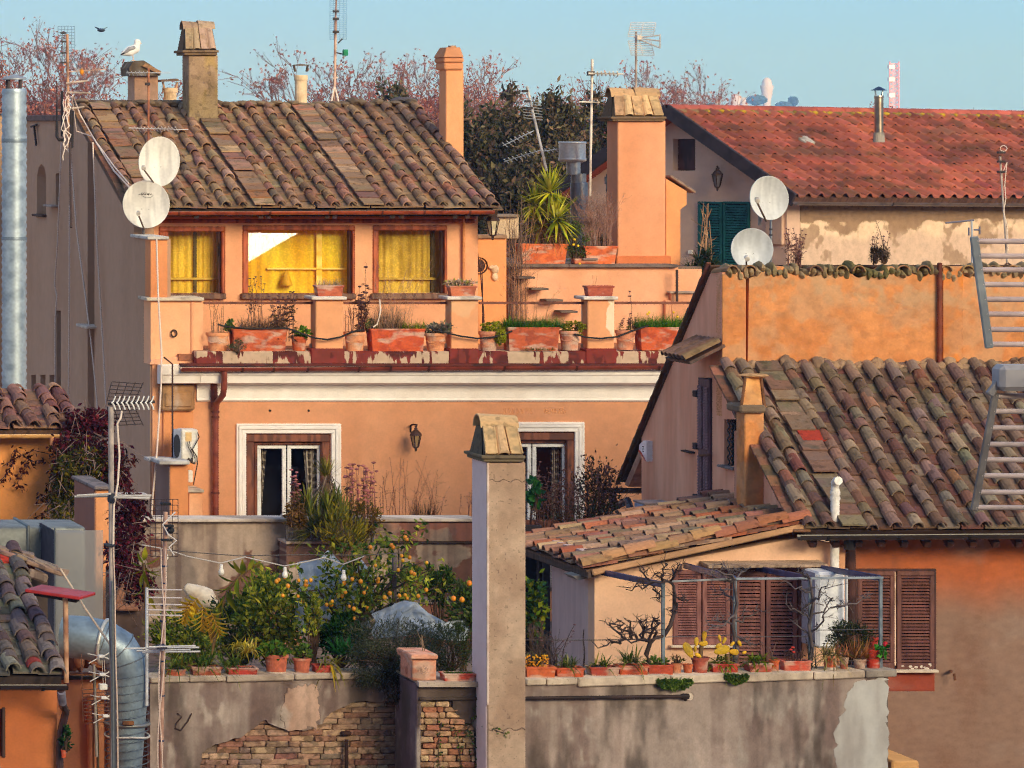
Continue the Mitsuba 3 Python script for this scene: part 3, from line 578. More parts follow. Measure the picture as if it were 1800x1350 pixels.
def crown(c, x0, x1, y0, y1, yb, Y, d, n, slope=0.82, c1=(206, 164, 122), c2=(150, 120, 92)):
 """A Roman chimney head: leaning tiles over a corbelled band, a tile along the top. Pixel box x0-x1, y0 (top) - y1 (foot of tiles) - yb (foot of band)."""
 w = x1 - x0
 part(c, 'corbel_band', cat([pbox(x0 - 2, y1, x1 + 2, (y1 + yb) / 2, Y - 0.05, d + 0.1, 0.015), pbox(x0 + 1, (y1 + yb) / 2, x1 - 1, yb, Y - 0.02, d + 0.04, 0.012)]), 'tile', tuple(np.array(c2) * 0.8), (104, 90, 74))
 zt, zb = Z(y0 + 5, Y), Z(y1, Y)
 xa, xb = X(x0, Y), X(x1, Y)
 ins = (xb - xa) * 0.07
 v = np.array([[xa + 0.02, Y + 0.03, zb], [xb - 0.02, Y + 0.03, zb], [xb - 0.02, Y + d - 0.03, zb], [xa + 0.02, Y + d - 0.03, zb], [xa + ins + .02, Y + d * 0.3, zt], [xb - ins - .02, Y + d * 0.3, zt], [xb - ins - .02, Y + d * 0.7, zt], [xa + ins + .02, Y + d * 0.7, zt]])
 part(c, 'hood', (v, np.array([[0, 1, 5], [0, 5, 4], [1, 2, 6], [1, 6, 5], [2, 3, 7], [2, 7, 6], [3, 0, 4], [3, 4, 7], [4, 5, 6], [4, 6, 7]])), 'speck', (126, 104, 82), (92, 78, 64))
 L = math.hypot(zt - zb, d * 0.3)
 V = np.array([0, d * 0.3, zt - zb]) / L
 N = np.cross([1.0, 0, 0], V)
 for k in range(n):
  t = (k + 0.5) / n
  o = np.array([xa + (xb - xa) * (0.04 + 0.92 * t), Y + 0.0, zb + 0.01])
  leanx = (0.5 - t) * 2 * ins * 0.9
  wt = (xb - xa) * 0.92 / n
  Vk = V * L + np.array([leanx, 0, 0]); Vk /= np.linalg.norm(Vk)
  if k % 2 == 1: m = place(arc_tile(L * 0.97, wt * 0.5, wt * 0.42), o - N * 0.01, np.array([1.0, 0, 0]), Vk, np.cross([1.0, 0, 0], Vk))
  else: m = place(pan_tile(L * 0.95, wt * 0.95, 0.02, 0.01), o + N * 0.01, np.array([1.0, 0, 0]), Vk, np.cross([1.0, 0, 0], Vk))
  part(c, 'hood_tile', m, 'tile', jit(c1, 0.06), c2)
 k0 = max(1, int(round(n / 2.2)))
 for k in range(k0):
  a, b = x0 + w * (0.04 + 0.92 * k / k0), x0 + w * (0.04 + 0.92 * (k + 1) / k0) + 1.5
  m = arc_tile(M(b - a, Y), d * 0.26, d * 0.22, 0.016)
  part(c, 'top_tile', place(m, [X(a, Y), Y + d / 2, Z(y0 + 5, Y) - 0.02 + 0.008 * (k % 2)], np.array([0, 1.0, 0]), np.array([1.0, 0, 0]), np.array([0, 0, 1.0])), 'tile', jit(tuple(np.array(c1) * 0.9), .05), c2)
 # open sides: leaning sheets coloured dark to stand for the shaded openings
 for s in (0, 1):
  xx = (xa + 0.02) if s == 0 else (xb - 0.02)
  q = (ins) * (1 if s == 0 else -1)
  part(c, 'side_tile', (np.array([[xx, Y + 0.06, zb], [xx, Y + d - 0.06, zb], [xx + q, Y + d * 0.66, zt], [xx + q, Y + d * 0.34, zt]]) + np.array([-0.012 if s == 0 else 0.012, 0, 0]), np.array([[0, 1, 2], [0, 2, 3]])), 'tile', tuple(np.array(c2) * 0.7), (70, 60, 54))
def chimney(name, label, x0, x1, y0, y1, Y, d, mat, c1, c2, side=None):
 c = thing(name, label, 'chimney')
 part(c, 'shaft', pbox(x0, y0, x1, y1, Y, d, 0.012), mat, c1, c2)
 return c
big = chimney('orange_chimney', 'broad orange rendered chimney with tiled hood and aerial, right of the yucca', 1086, 1170, 212, 466, 64.0, 0.55, 'plaster', (222, 154, 116), (206, 136, 98))
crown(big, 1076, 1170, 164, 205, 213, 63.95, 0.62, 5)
part(big, 'plinth', pbox(1084, 450, 1180, 466, 63.9, 0.7, 0.012), 'plaster', (206, 118, 76), (196, 108, 70))
pier = thing('chimney_pier', 'low orange flue pier with a sloping tile top beside the orange chimney', 'chimney')
part(pier, 'shaft', extrude(poly(pxz([(1171, 466), (1196, 466), (1196, 368), (1207, 360), (1207, 336), (1171, 314)], 64.1)), 64.1, 64.5), 'plaster', (230, 156, 104), (214, 136, 88))
part(pier, 'slope_tile', beam(P(1170, 309, 64.3), P(1214, 338, 64.3), 0.5, 0.035, 0.01), 'tile', (150, 120, 100), (110, 96, 84))
tall = chimney('tall_orange_chimney', 'tall slim orange chimney with stepped cap at the right roof verge', 784, 815, 122, 300, 64.2, 0.4, 'plaster', (230, 158, 112), (214, 138, 92))
part(tall, 'cap_tier', pbox(781, 110, 815, 122.5, 64.14, 0.52, 0.02), 'plaster', (214, 146, 104), (190, 124, 86))
part(tall, 'cap_tier', pbox(780.5, 101, 815.5, 110, 64.12, 0.56, 0.02), 'plaster', (208, 140, 98), (184, 118, 82))
part(tall, 'cap_top', (lambda b: (np.where((b[0][:, 2:] > Z(95, 64.1)), b[0] * [1, 1, 1] + (np.array([X(798, 64.3), 64.38, 0]) - b[0]) * [0.3, 0.3, 0], b[0]), b[1]))(pbox(780, 83, 815, 101, 64.1, 0.58, 0.01)), 'plaster', (200, 138, 100), (176, 114, 80))
part(tall, 'cap_knob', pbox(792, 80, 802, 83.4, 64.3, 0.15, 0.005), 'flat', (170, 126, 96))
mossy = chimney('mossy_chimney', 'tall grey brown chimney with yellow lichen standing on the old tiled roof', 332, 383, 97, 226, 65.4, 0.5, 'lichen', (158, 130, 106), (132, 108, 84))
def f_lichen(p, n, uv):
 s = p.x + p.y
 c = mix(unpack(uv.x), unpack(uv.y), smoothstep(0.4, 0.65, fbm(s * 3, p.z * 2, 1.0, 4)))
 right = smoothstep(14.02, 14.28, p.x + 0.25 * (fbm(s * 4, p.z * 2.0, 6.0, 3) - 0.5))
 c = mix(c, mi.Color3f(0.42, 0.27, 0.035), 0.4 * right * smoothstep(0.4, 0.65, fbm(s * 6, p.z * 3, 9.0, 3)))
 low = smoothstep(20.75, 20.2, p.z + 0.3 * (fbm(s * 5, p.z * 5, 2.0, 3) - 0.5))
 c = mix(c, mi.Color3f(0.2, 0.15, 0.06), 0.5 * low)
 return c * (0.72 + 0.3 * noise(s * 60, p.z * 60, 1.0) + 0.2 * fbm(s * 12, p.z * 12, 3.0, 3)) * (1 - 0.3 * smoothstep(0.6, 0.75, fbm(s * 14, p.z * 14, 5.0, 3)))
scene['m_lichen'] = bumped(f_lichen, b_plaster, 0.01)
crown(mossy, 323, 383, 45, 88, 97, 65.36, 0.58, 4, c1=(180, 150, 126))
c = chimney('gull_chimney', 'squat pale pink chimney with lopsided mossy cap under the perched gull', 236, 278, 133, 190, 67.6, 0.55, 'speck', (206, 160, 130), (186, 138, 108))
part(c, 'cap', extrude(poly(pxz([(229, 133), (282, 133), (282, 126), (262, 112), (252, 106), (234, 108), (227, 120)], 67.5)), 67.5, 68.25), 'old', (146, 116, 86), (104, 88, 64))
part(c, 'cap_slab', extrude(poly(pxz([(250, 116), (256, 111), (283, 125), (282, 131)], 67.45)), 67.45, 67.52), 'tile', (180, 132, 96), (140, 110, 80))
c = thing('vent_pot', 'small cream chimney pot with flat cap beside the mossy chimney', 'chimney')
part(c, 'pot', lathe([(0.105, 0), (0.105, 0.22), (0.13, 0.22), (0.13, 0.29), (0.09, 0.3)], P(299, 186, 68) , 18), 'flat', (216, 184, 148), (190, 158, 124), smooth=False)
part(c, 'legs', cat([beam(P(a, 156, 68 + q), P(b, 144, 68 + q), 0.03, 0.03) for a, b in ((289, 286), (309, 312)) for q in (-0.08, 0.08)]), 'flat', (180, 140, 110))
part(c, 'cap', extrude(poly(pxz([(282, 144), (284, 140), (312, 138), (317, 142)], 67.8)), 67.8, 68.2), 'flat', (120, 92, 76), (90, 70, 60))
c = thing('flue_pipe', 'slim cream flue with a dark open cap behind the roof ridge', 'chimney')
part(c, 'pipe', lathe([(0.1, 0), (0.1, 0.42), (0.112, 0.43), (0.112, 0.5), (0.1, 0.51)], P(529, 186, 68), 18), 'flat', (226, 196, 160), (204, 172, 136))
part(c, 'cap_posts', cat([beam(P(a, 126, 68 + q), P(b, 114, 68 + q), 0.05, 0.03) for a, b in ((519, 516), (539, 541)) for q in (-0.07, 0.07)]), 'flat', (86, 64, 52), (64, 48, 40))
part(c, 'cap', lathe([(0.0, 0.02), (0.125, 0.0), (0.13, -0.015)], P(528.5, 114, 68), 16), 'flat', (120, 98, 84), (90, 74, 66))
steel = thing('steel_cowl', 'shiny steel flue with a wide cylindrical cowl behind the yucca', 'chimney')
SY = 66.0
part(steel, 'flue', lathe([(M(13, SY), -1.7), (M(13, SY), Z(305, SY) - Z(320, SY))], P(1017, 320, SY), 24), 'steel', (170, 166, 164), (150, 146, 144), smooth=True)
part(steel, 'flue_collar', lathe([(M(12, SY), 0), (M(12, SY), 0.24), (M(10, SY), 0.25)], P(1008, 307, SY), 24), 'steel', (190, 186, 182), smooth=True)
part(steel, 'cowl', lathe([(M(9, SY), 0.0), (M(22, SY), 0.0), (M(24, SY), 0.02), (M(24, SY), 0.05), (M(23, SY), 0.06), (M(23, SY), 0.28), (M(24, SY), 0.29), (M(24, SY), 0.32), (M(22, SY), 0.325)], P(1006, 284, SY), 32), 'steel', (226, 218, 210), smooth=True)
part(steel, 'flue_foot', lathe([(M(15, SY), -0.7), (M(15, SY), -0.02), (M(12, SY), 0)], P(1018, 320, SY), 24), 'steel', (140, 140, 146), (116, 116, 124), smooth=True)
red = thing('red_roof_house', 'house with a red pantile roof, green shutters and flaking cream wall', 'building')
ang = math.radians(25)
tv, gv = np.array([math.cos(ang), math.sin(ang), -0.012]), np.array([-math.sin(ang), math.cos(ang), 0.0])
RC = P(1392, 347, 70.0)
HALF, RISE = 2.966, 1.515
vv = gv * HALF + np.array([0, 0, RISE])
RLn = np.linalg.norm(vv)
LEN = 11.0
def slab(o, a, b, n, th):
 q = np.array([o, o + a, o + a + b, o + b])
 return np.vstack([q, q - n * th]), np.array([[0, 1, 2], [0, 2, 3], [4, 6, 5], [4, 7, 6], [0, 5, 1], [0, 4, 5], [1, 6, 2], [1, 5, 6], [0, 3, 7], [0, 7, 4], [2, 6, 7], [2, 7, 3]])
rn = np.cross(tv, vv); rn /= np.linalg.norm(rn)
bk = gv * HALF - np.array([0, 0, RISE])
rroof = part(red, 'roof', slab(RC, tv * LEN, vv, rn, 0.12), 'wood', (90, 62, 50), (70, 48, 40))
bn = np.cross(tv, bk); bn /= np.linalg.norm(bn)
part(red, 'rear_roof', slab(RC + vv, tv * LEN, bk, bn, 0.12), 'tile', (150, 74, 60), (120, 66, 54))
def pantile(w, L):
 n = 8
 x = np.linspace(0, w, n + 1)
 prof = np.where(x < w * 0.52, 0.07 * np.sin(np.pi * x / (w * 0.52)), -0.012 * np.sin(np.pi * (x - w * 0.52) / (w * 0.48)))
 a = np.column_stack([x, np.zeros(n + 1), prof + 0.03])
 b = np.column_stack([x, np.full(n + 1, L), prof * 0.96])
 c = np.column_stack([x, np.zeros(n + 1), prof - 0.004])
 v = np.vstack([a, b, a, c]); k = n + 1
 f = []
 for i in range(n):
  f += [[i, i + 1, k + i + 1], [i, k + i + 1, k + i], [3 * k + i, 3 * k + i + 1, 2 * k + i + 1], [3 * k + i, 2 * k + i + 1, 2 * k + i]]
 return v, np.array(f)
tl = np.linalg.norm(tv)
ncols, nrows = 39, 11
wv, lv = LEN / ncols, RLn / nrows
its = []
R5 = np.random.default_rng(5)
for k in range(nrows):
 for c0 in range(ncols):
  o = RC + tv * (c0 * wv) + vv / RLn * (k * lv + R5.normal(0, 0.003)) + rn * (0.015 + R5.normal(0, 0.003))
  s = 0.8 + 0.36 * meshkit.fbm(np.array([c0 * 0.35, k * 0.4, 2.0]), 3)
  its.append((place(pantile(wv * 1.04, lv + 0.04), o, tv / tl, vv / RLn, rn, 0, -0.085), jit(np.array((164, 90, 72)) * s, .06, R5), jit(np.array((122, 76, 62)) * s, .07, R5)))
many(rroof, 'pantile', its, 'clay')
for k in range(32):
 o = RC + vv + tv * (k * 0.345) + np.array([0, 0, 0.0])
 part(rroof, 'ridge_tile', place(arc_tile(0.39, 0.115, 0.1, 0.014, 8), o + rn * 0.0 + np.array([0, 0, -0.02]), gv, tv / tl, np.array([0, 0, 1.0]), 0, 0.02), 'clay', jit((170, 88, 74), .05), (144, 74, 64))
 for s in (0.3, 0.7):
  if R5.random() < 0.75:
   part(rroof, 'lichen_patch', blob(RC + vv + tv * (k * 0.345 + s * 0.345) - vv / RLn * 0.14 + rn * 0.05, (R5.uniform(.04, .08), .05, 0.035), 1, k, 0.3), 'flat', (176, 142, 36), (120, 100, 46))
part(rroof, 'ridge_mortar', beam(RC + vv - vv / RLn * 0.13 + rn * 0.03, RC + vv - vv / RLn * 0.13 + rn * 0.03 + tv * LEN, 0.1, 0.05, 0.01, up=rn), 'speck', (130, 100, 74), (110, 92, 60))
part(red, 'bargeboard', beam(RC + rn * -0.02 - vv / RLn * 0.06, RC + vv + rn * -0.02, 0.05, 0.24, 0.008, up=rn), 'flat', (62, 52, 56), (50, 42, 46))
part(red, 'bargeboard', beam(RC + vv + bn * -0.02, RC + vv + bk + bn * -0.02, 0.05, 0.24, 0.008, up=bn), 'flat', (62, 52, 56), (50, 42, 46))
# walls: gable plane set back along the ridge, front plane set back under the eave
GO = RC + tv * 0.3 + gv * 0.42
def GP(px, py, off=0.0):
 o = GO - tv * off
 h = (F * o[0] - (px - HX) * o[1]) / ((px - HX) * gv[1] - F * gv[0])
 q = o + gv * h
 return np.array([q[0], q[1], Z(py, q[1])])
def gable_box(x0, y0, x1, y1, d, off=0.0):
 """A box on the gable wall: pixel rectangle, d metres thick, standing off metres proud."""
 a, b = GP(x1, y1, off), GP(x0, y1, off)
 top = GP(x1, y0, off)[2]
 L = np.linalg.norm((b - a)[:2])
 v, f = box(0, L, 0, d, 0, top - a[2], 0.005)
 return a + v[:, :1] * gv + v[:, 1:2] * tv + v[:, 2:] * np.array([0, 0, 1]), f
W2 = 2 * HALF - 0.84
pg = poly([(0, -19), (W2, -19), (W2, 0.12), (W2 / 2, RISE - 0.1), (0, 0.12)])
def gloc(px, py):
 q = GP(px, py); return ((q - GO) @ gv, q[2] - GO[2])
hole = [gloc(1183, 300), gloc(1183, 244), gloc(1222, 244), gloc(1222, 300)]
m = trimesh.creation.extrude_polygon(poly(list(pg.exterior.coords)[:-1], [hole]), 0.3, engine='earcut')
mv = np.array(m.vertices)
part(red, 'gable_wall', (GO + mv[:, :1] * gv + mv[:, 2:] * tv + mv[:, 1:2] * np.array([0, 0, 1.0]), np.array(m.faces)[:, ::-1]), 'plaster', (212, 178, 156), (198, 162, 140))
part(red, 'loft_hatch', gable_box(1183, 244, 1222, 300, 0.05, -0.12), 'wood', (88, 48, 38), (56, 34, 30), label='dark wooden loft hatch')
m = trimesh.creation.box([LEN - 0.3, 0.3, 19.2]); mv = np.array(m.vertices) + [(LEN - 0.3) / 2 + 0.0, 0.15, -9.45]
FO = GO
part(red, 'front_wall', (FO + (mv[:, :1] + 0.31) * tv + mv[:, 1:2] * gv + mv[:, 2:] * np.array([0, 0, 1.0]), np.array(m.faces)), 'flake', (222, 190, 160), (150, 120, 96))
def f_flake(p, n, uv):
 s = p.x + p.y * 0.5
 a, b = unpack(uv.x), unpack(uv.y)
 f = fbm(s * 2.6, p.z * 2.6, 3.7, 5) + 0.7 * smoothstep(18.2, 18.5, p.z) - 0.22 * smoothstep(18.2, 17.9, p.z)
 c = mix(a, b, smoothstep(0.5, 0.6, f))
 c = mix(c, mi.Color3f(0.56, 0.38, 0.28), 0.8 * smoothstep(18.15, 17.95, p.z + 0.3 * (fbm(s * 2, p.z * 2, 8.0, 3) - 0.5)))
 c = mix(c, b, 0.8 * smoothstep(0.6, 0.67, fbm(s * 2.1, p.z * 2.1, 13.0, 4)))
 return c * (0.75 + 0.3 * fbm(s * 12, p.z * 12, 2.0, 3) + 0.1 * noise(s * 60, p.z * 60, 1.0)) * (1 - 0.5 * smoothstep(0.75, 0.85, noise(s * 30, p.z * 30, 3.0)) * smoothstep(18.3, 18.6, p.z))
scene['m_flake'] = bumped(f_flake, b_plaster, 0.01)
gutter(red, RC + np.array([0, -0.06, -0.05]) - vv / RLn * 0.05, RC + tv * LEN + np.array([0, -0.06, -0.07]) - vv / RLn * 0.05, 0.06, (86, 72, 68), (66, 56, 54), (0.2, 0.5, 0.65))
gs = part(red, 'green_shutter', cat([gable_box(1226, 355, 1268, 359, 0.04, 0.05), gable_box(1226, 359, 1231, 520, 0.04, 0.05), gable_box(1264, 359, 1268, 520, 0.04, 0.05), gable_box(1226, 430, 1268, 434, 0.045, 0.053)]), 'flat', (22, 84, 84), (16, 68, 70))
gs2 = part(red, 'green_shutter', cat([gable_box(1270, 355, 1316, 359, 0.04, 0.05), gable_box(1270, 359, 1274, 520, 0.04, 0.05), gable_box(1312, 359, 1316, 520, 0.04, 0.05), gable_box(1270, 430, 1316, 434, 0.045, 0.053)]), 'flat', (22, 84, 84), (16, 68, 70))
for g, a, b in ((gs, 1231, 1264), (gs2, 1274, 1312)):
 for k in range(34):
  y = 361 + k * 4.6
  v, f = gable_box(a, y, b, y + 3.6, 0.012, 0.04)
  part(g, 'slat', (v + (v[:, 2:] - v[:, 2].mean()) * tv * 0.5, f), 'flat', (24, 82, 80), (16, 64, 66))
 part(g, 'backing', gable_box(a, 359, b, 520, 0.006, 0.004), 'plain', (10, 30, 34))
part(red, 'meter_box', gable_box(1209, 440, 1216, 447, 0.04, 0.04), 'flat', (230, 220, 206))
part(red, 'grey_pilaster', gable_box(1345, 370, 1374, 430, 0.1, 0.06), 'plaster', (196, 160, 138), (180, 146, 126))
part(red, 'roof_vent_flashing', beam(RC + tv * 2.0 + vv * 0.62 + rn * 0.06, RC + tv * 2.24 + vv * 0.62 + rn * 0.06, 0.26, 0.05, 0.01, up=rn), 'flat', (170, 160, 150), (130, 120, 112))
vp = thing('steel_vent', 'short steel vent pipe with a pointed cap on the red roof', 'chimney')
vb = P(1545, 238, 72.0)
part(vp, 'pipe', lathe([(0.075, -0.1), (0.075, 0.66), (0.082, 0.66), (0.082, 0.7), (0.07, 0.7)], vb, 20), 'metal', (180, 160, 140), (150, 132, 118), smooth=True)
part(vp, 'collar', lathe([(0.1, -0.12), (0.09, 0.04), (0.076, 0.05)], vb, 18), 'flat', (150, 140, 130), (110, 102, 96))
part(vp, 'cap_stays', cat([tube([vb + [0.06 * math.cos(a), 0.06 * math.sin(a), 0.69], vb + [0.09 * math.cos(a), 0.09 * math.sin(a), 0.8]], 0.006, 5) for a in (0.3, 1.9, 3.4, 5.0)]), 'metal', (130, 130, 136))
part(vp, 'cap', lathe([(0.14, 0.79), (0.03, 0.85), (0.0, 0.86)], vb, 18), 'metal', (110, 120, 140), (90, 96, 112))
rh = thing('gabled_house', 'gabled ochre and mauve house with a large old tiled roof and brown shutters', 'building')
RXW = 17.62
MAUVE, MAUVE2 = (240, 174, 142), (222, 148, 116)
part(rh, 'gable_wall', extrude(poly([(48.95, 0), (48.95, 15.22), (51.38, 16.72), (51.38, 18.12), (51.8, 18.12), (54.5, 15.83), (54.5, 0)], [[S(1230, 906, RXW), S(1230, 664, RXW), S(1252, 664, RXW), S(1252, 906, RXW)], [S(1273, 819, RXW), S(1273, 737, RXW), S(1296, 737, RXW), S(1296, 819, RXW)]]), RXW, RXW + 0.3, 'yz'), 'streak', MAUVE, MAUVE2, label='mauve streaked gable wall')
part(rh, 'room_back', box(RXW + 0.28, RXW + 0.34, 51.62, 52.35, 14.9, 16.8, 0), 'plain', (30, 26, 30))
part(rh, 'ochre_wall', extrude(poly([(RXW + 0.3, 15.5), (24.5, 15.5)] + [(x, 18.12 + 0.05 * math.sin(x * 9) + 0.03 * math.sin(x * 23)) for x in np.arange(24.5, RXW + 0.29, -0.06)]), 51.38, 51.75), 'ochre', (212, 140, 88), (198, 124, 74), label='blotchy sun bleached ochre wall above the tiles')
part(rh, 'ochre_corner', box(RXW, RXW + 0.3, 51.37, 51.6, 16.3, 18.1, 0.01), 'ochre', (212, 140, 88), (198, 124, 74))
part(rh, 'rough_base', cat([rubble_top(RXW + 0.2, 24, 51.26, 0.1, 16.92, 60, 0.07, 9), extrude(poly([(RXW + 0.02, 16.5), (24.4, 16.5)] + [(x, 17.0 + 0.03 * math.sin(x * 11) + 0.03 * math.sin(x * 29)) for x in np.arange(24.4, RXW, -0.05)]), 51.33, 51.4)]), 'speck', (160, 130, 104), (122, 98, 82), label='grey rough render at the wall foot')
part(rh, 'wall_pipe', pbox(1650, 462, 1657, 640, 51.3, 0.06, 0.01), 'flat', (120, 60, 42), (90, 46, 36))
part(rh, 'ochre_panel', pbox(1658, 468, 1693, 636, 51.355, 0.03, 0.004), 'ochre', (214, 130, 66), (190, 110, 56))
Rk = np.random.default_rng(77)
for k in range(25):                     # ends of the rear slope's tiles and mortar along the wall top
 x = RXW + 0.1 + k * 0.27 + Rk.normal(0, 0.02)
 if k in (2, 3, 7): continue
 part(rh, 'coping_tile', place(arc_tile(0.4, 0.085, 0.07), [x, 51.3 + Rk.normal(0, 0.03), 18.13], np.array([1.0, 0, 0]), np.array([0, 1.0, 0]), np.array([0, 0, 1.0]), Rk.normal(0, .08), -0.1), 'tile', jit((150, 112, 80), .1), (116, 102, 62))
part(rh, 'coping_mortar', rubble_top(RXW + 0.05, 24, 51.34, 0.34, 18.12, 90, 0.075, 12), 'speck', (150, 126, 96), (104, 96, 62))
# rear slope
ba, bb = np.array([RXW - 0.03, 51.72, 18.2]), np.array([RXW - 0.03, 55.3, 15.16])
bv = bb - ba
bnn = np.cross([1, 0, 0], -bv); bnn /= np.linalg.norm(bnn)
part(rh, 'rear_roof', slab(ba, np.array([6.8, 0, 0]), bv, bnn if bnn[2] > 0 else -bnn, 0.025), 'tile', (90, 66, 54), (70, 56, 48))
nb = 15
for k in range(nb):
 a, b = ba + bv * (k / nb) + [-0.02, 0, 0.03], ba + bv * ((k + 1.25) / nb) + [-0.02, 0, 0.0]
 part(rh, 'rear_verge_tile', beam(a, b, 0.06, 0.028, 0.008, up=(0, 0.6, 0.8)), 'tile', jit((104, 76, 60), .12), (70, 60, 52))
part(rh, 'rear_soffit', extrude(poly([(54.5, 15.72), (55.2, 15.12), (55.05, 15.1), (54.5, 15.55)]), RXW, RXW + 3, 'yz'), 'flat', (176, 132, 112), (140, 104, 90))
gutter(rh, (RXW - 0.25, 55.4, 15.05), (RXW + 3, 55.4, 15.05), 0.07, (62, 48, 46), (46, 38, 38), (), 'rear_gutter')
part(rh, 'rear_downpipe', tube([(RXW - 0.12, 55.35, 14.98), (RXW - 0.12, 55.3, 14.8), P(1103, 880, 54.9), P(1112, 905, 54.6), P(1126, 940, 54.55)], 0.05, 10), 'gloss', (70, 70, 86), (50, 50, 66), smooth=True)
# main slope
RO2, RV2 = np.array([RXW - 0.03, 48.42, 15.17]), np.array([0, 2.92, 1.75])
RL2 = np.linalg.norm(RV2)
N2 = np.cross([1, 0, 0], RV2 / RL2)
rroof2 = part(rh, 'roof', slab(RO2, np.array([4.0, 0, 0]), RV2, N2, 0.1), 'flat', (58, 42, 36), (42, 32, 28))
PAL2 = [((136, 110, 92), (115, 98, 84)), ((127, 103, 86), (108, 93, 81)), ((122, 91, 78), (103, 86, 77)), ((113, 85, 75), (98, 82, 74)), ((141, 119, 100), (123, 106, 91)), ((120, 100, 86), (103, 91, 79)), ((131, 107, 91), (117, 102, 88)), ((127, 88, 72), (106, 85, 74)), ((133, 113, 96), (113, 99, 86))]
PALP2 = [((108, 72, 61), (89, 70, 61)), ((116, 88, 72), (99, 84, 70)), ((101, 70, 60), (87, 68, 60)), ((127, 106, 88), (112, 96, 81)), ((112, 82, 68), (95, 78, 67))]
tile_roof(rroof2, RO2, (1, 0, 0), RV2, 3.93, RL2, PAL2, PALP2, 0.262, 0.215, 0.08, flatcols=(2,), L=0.34, seed=23, wild=1.15)
part(rroof2, 'red_slate', place(pan_tile(0.34, 0.36, 0.02, 0.0), RO2 + np.array([2.5 * 0.262, 0, 0]) + RV2 / RL2 * 1.68 + N2 * 0.1, np.array([1.0, 0, 0]), RV2 / RL2, N2, 0, -0.06), 'tile', (170, 62, 46), (140, 56, 44))
for k in range(16):
 c0 = RO2 + RV2 * (k + 0.5) / 16 + np.array([-0.04, 0, 0.0])
 part(rroof2, 'verge_tile', beam(c0 - RV2 / RL2 * 0.12, c0 + RV2 / RL2 * 0.13 + N2 * 0.015, 0.2, 0.025, 0.004, up=N2), 'tile', jit((130, 88, 70), .1), (92, 80, 68))
gutter(rh, P(1404, 941, 48.3), P(1900, 938, 48.3), 0.062, (52, 42, 38), (40, 34, 32), (0.1, 0.35, 0.6))
for k in range(13):
 part(rh, 'rafter_end', beam((17.7 + k * 0.27, 48.45, 15.0), (17.7 + k * 0.27, 48.95, 15.28), 0.08, 0.08), 'wood', (80, 46, 36), (56, 34, 30))
# lower front wall
part(rh, 'front_wall', extrude(poly(rect(1482, 938, 2000, 2500, 48.9), [rect(1507, 1005, 1642, 1176, 48.9)]), 48.9, 49.2), 'fade', (180, 98, 60), (144, 114, 98), label='orange wall faded to grey brown below')
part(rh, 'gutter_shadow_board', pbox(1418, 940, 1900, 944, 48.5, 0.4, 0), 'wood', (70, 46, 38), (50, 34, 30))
def shutter(parent, name, x0, y0, x1, y1, Y, c1, c2, n, rail_y=None, label=None):
 fw = 8
 s = part(parent, name, cat([pbox(x0, y0, x1, y0 + fw, Y, 0.04, 0.006), pbox(x0, y1 - fw - 4, x1, y1, Y, 0.04, 0.006), pbox(x0, y0 + fw, x0 + fw, y1 - fw - 4, Y, 0.04, 0.006), pbox(x1 - fw, y0 + fw, x1, y1 - fw - 4, Y, 0.04, 0.006)]), 'wood', c1, c2, label=label)
 h = (y1 - y0 - 2 * fw - 4) / n
 for k in range(n):
  y = y0 + fw + k * h
  v, f = pbox(x0 + fw - 1, y + h * 0.1, x1 - fw + 1, y + h * 0.74, Y + 0.012, 0.01, 0)
  zc = v[:, 2].mean()
  part(s, 'slat', (v + np.stack([0 * v[:, 0], (v[:, 2] - zc) * 0.9, 0 * v[:, 0]], 1), f), 'wood', jit(c1, 0.03), c2)
 part(s, 'backing', pbox(x0 + fw - 1, y0 + fw, x1 - fw + 1, y1 - fw, Y + 0.036, 0.004, 0), 'plain', (14, 10, 12))
 return s
BR, BR2 = (104, 62, 58), (84, 48, 46)
sw = part(rh, 'window_case', bars4(1504, 1000, 1646, 1179, 48.86, 0.1, 4, 0.006), 'wood', (80, 46, 42), (60, 36, 34))
shutter(rh, 'shutter', 1508, 1004, 1573, 1177, 48.86, (112, 70, 62), (92, 56, 50), 27, label='brown louvred shutter leaf half behind the frame of the pergola')
s2 = shutter(rh, 'shutter', 1577, 1004, 1643, 1177, 48.86, (112, 70, 62), (92, 56, 50), 27, label='brown louvred shutter leaf with paint flaking at its foot')
for k in range(9):
 part(s2, 'bare_paint_patch', blob(P(1584 + Rk.uniform(0, 52), 1172 + Rk.normal(0, 4), 48.858), (Rk.uniform(.01, .035), .003, Rk.uniform(.008, .02)), 1, k, .4), 'flat', (206, 190, 176))
part(rh, 'sill', pbox(1556, 1178, 1651, 1183, 48.78, 0.2, 0.008), 'flat', (224, 206, 184), (196, 176, 156))
part(rh, 'red_patch', pbox(1560, 1184, 1643, 1215, 48.893, 0.02, 0.004), 'fade', (160, 74, 52), (150, 72, 54), label='patch of red brown paint under the sill')
part(rh, 'tap', cat([tube([P(1672, 1180, 48.9), P(1672, 1180, 48.75)], 0.02, 8), tube([P(1677, 1184, 48.76), P(1679, 1196, 48.74)], 0.015, 6)]), 'flat', (110, 70, 50), (80, 52, 42))
dp2 = part(rh, 'downpipe', tube([P(1495, 944, 48.6), P(1496, 985, 48.8), P(1496, 1200, 48.82)], 0.055, 12), 'gloss', (84, 56, 50), (60, 42, 40), smooth=True)
part(dp2, 'hopper', lathe([(0.065, -0.12), (0.075, 0), (0.085, 0.04)], P(1494, 948, 48.55), 14), 'gloss', (44, 40, 42))
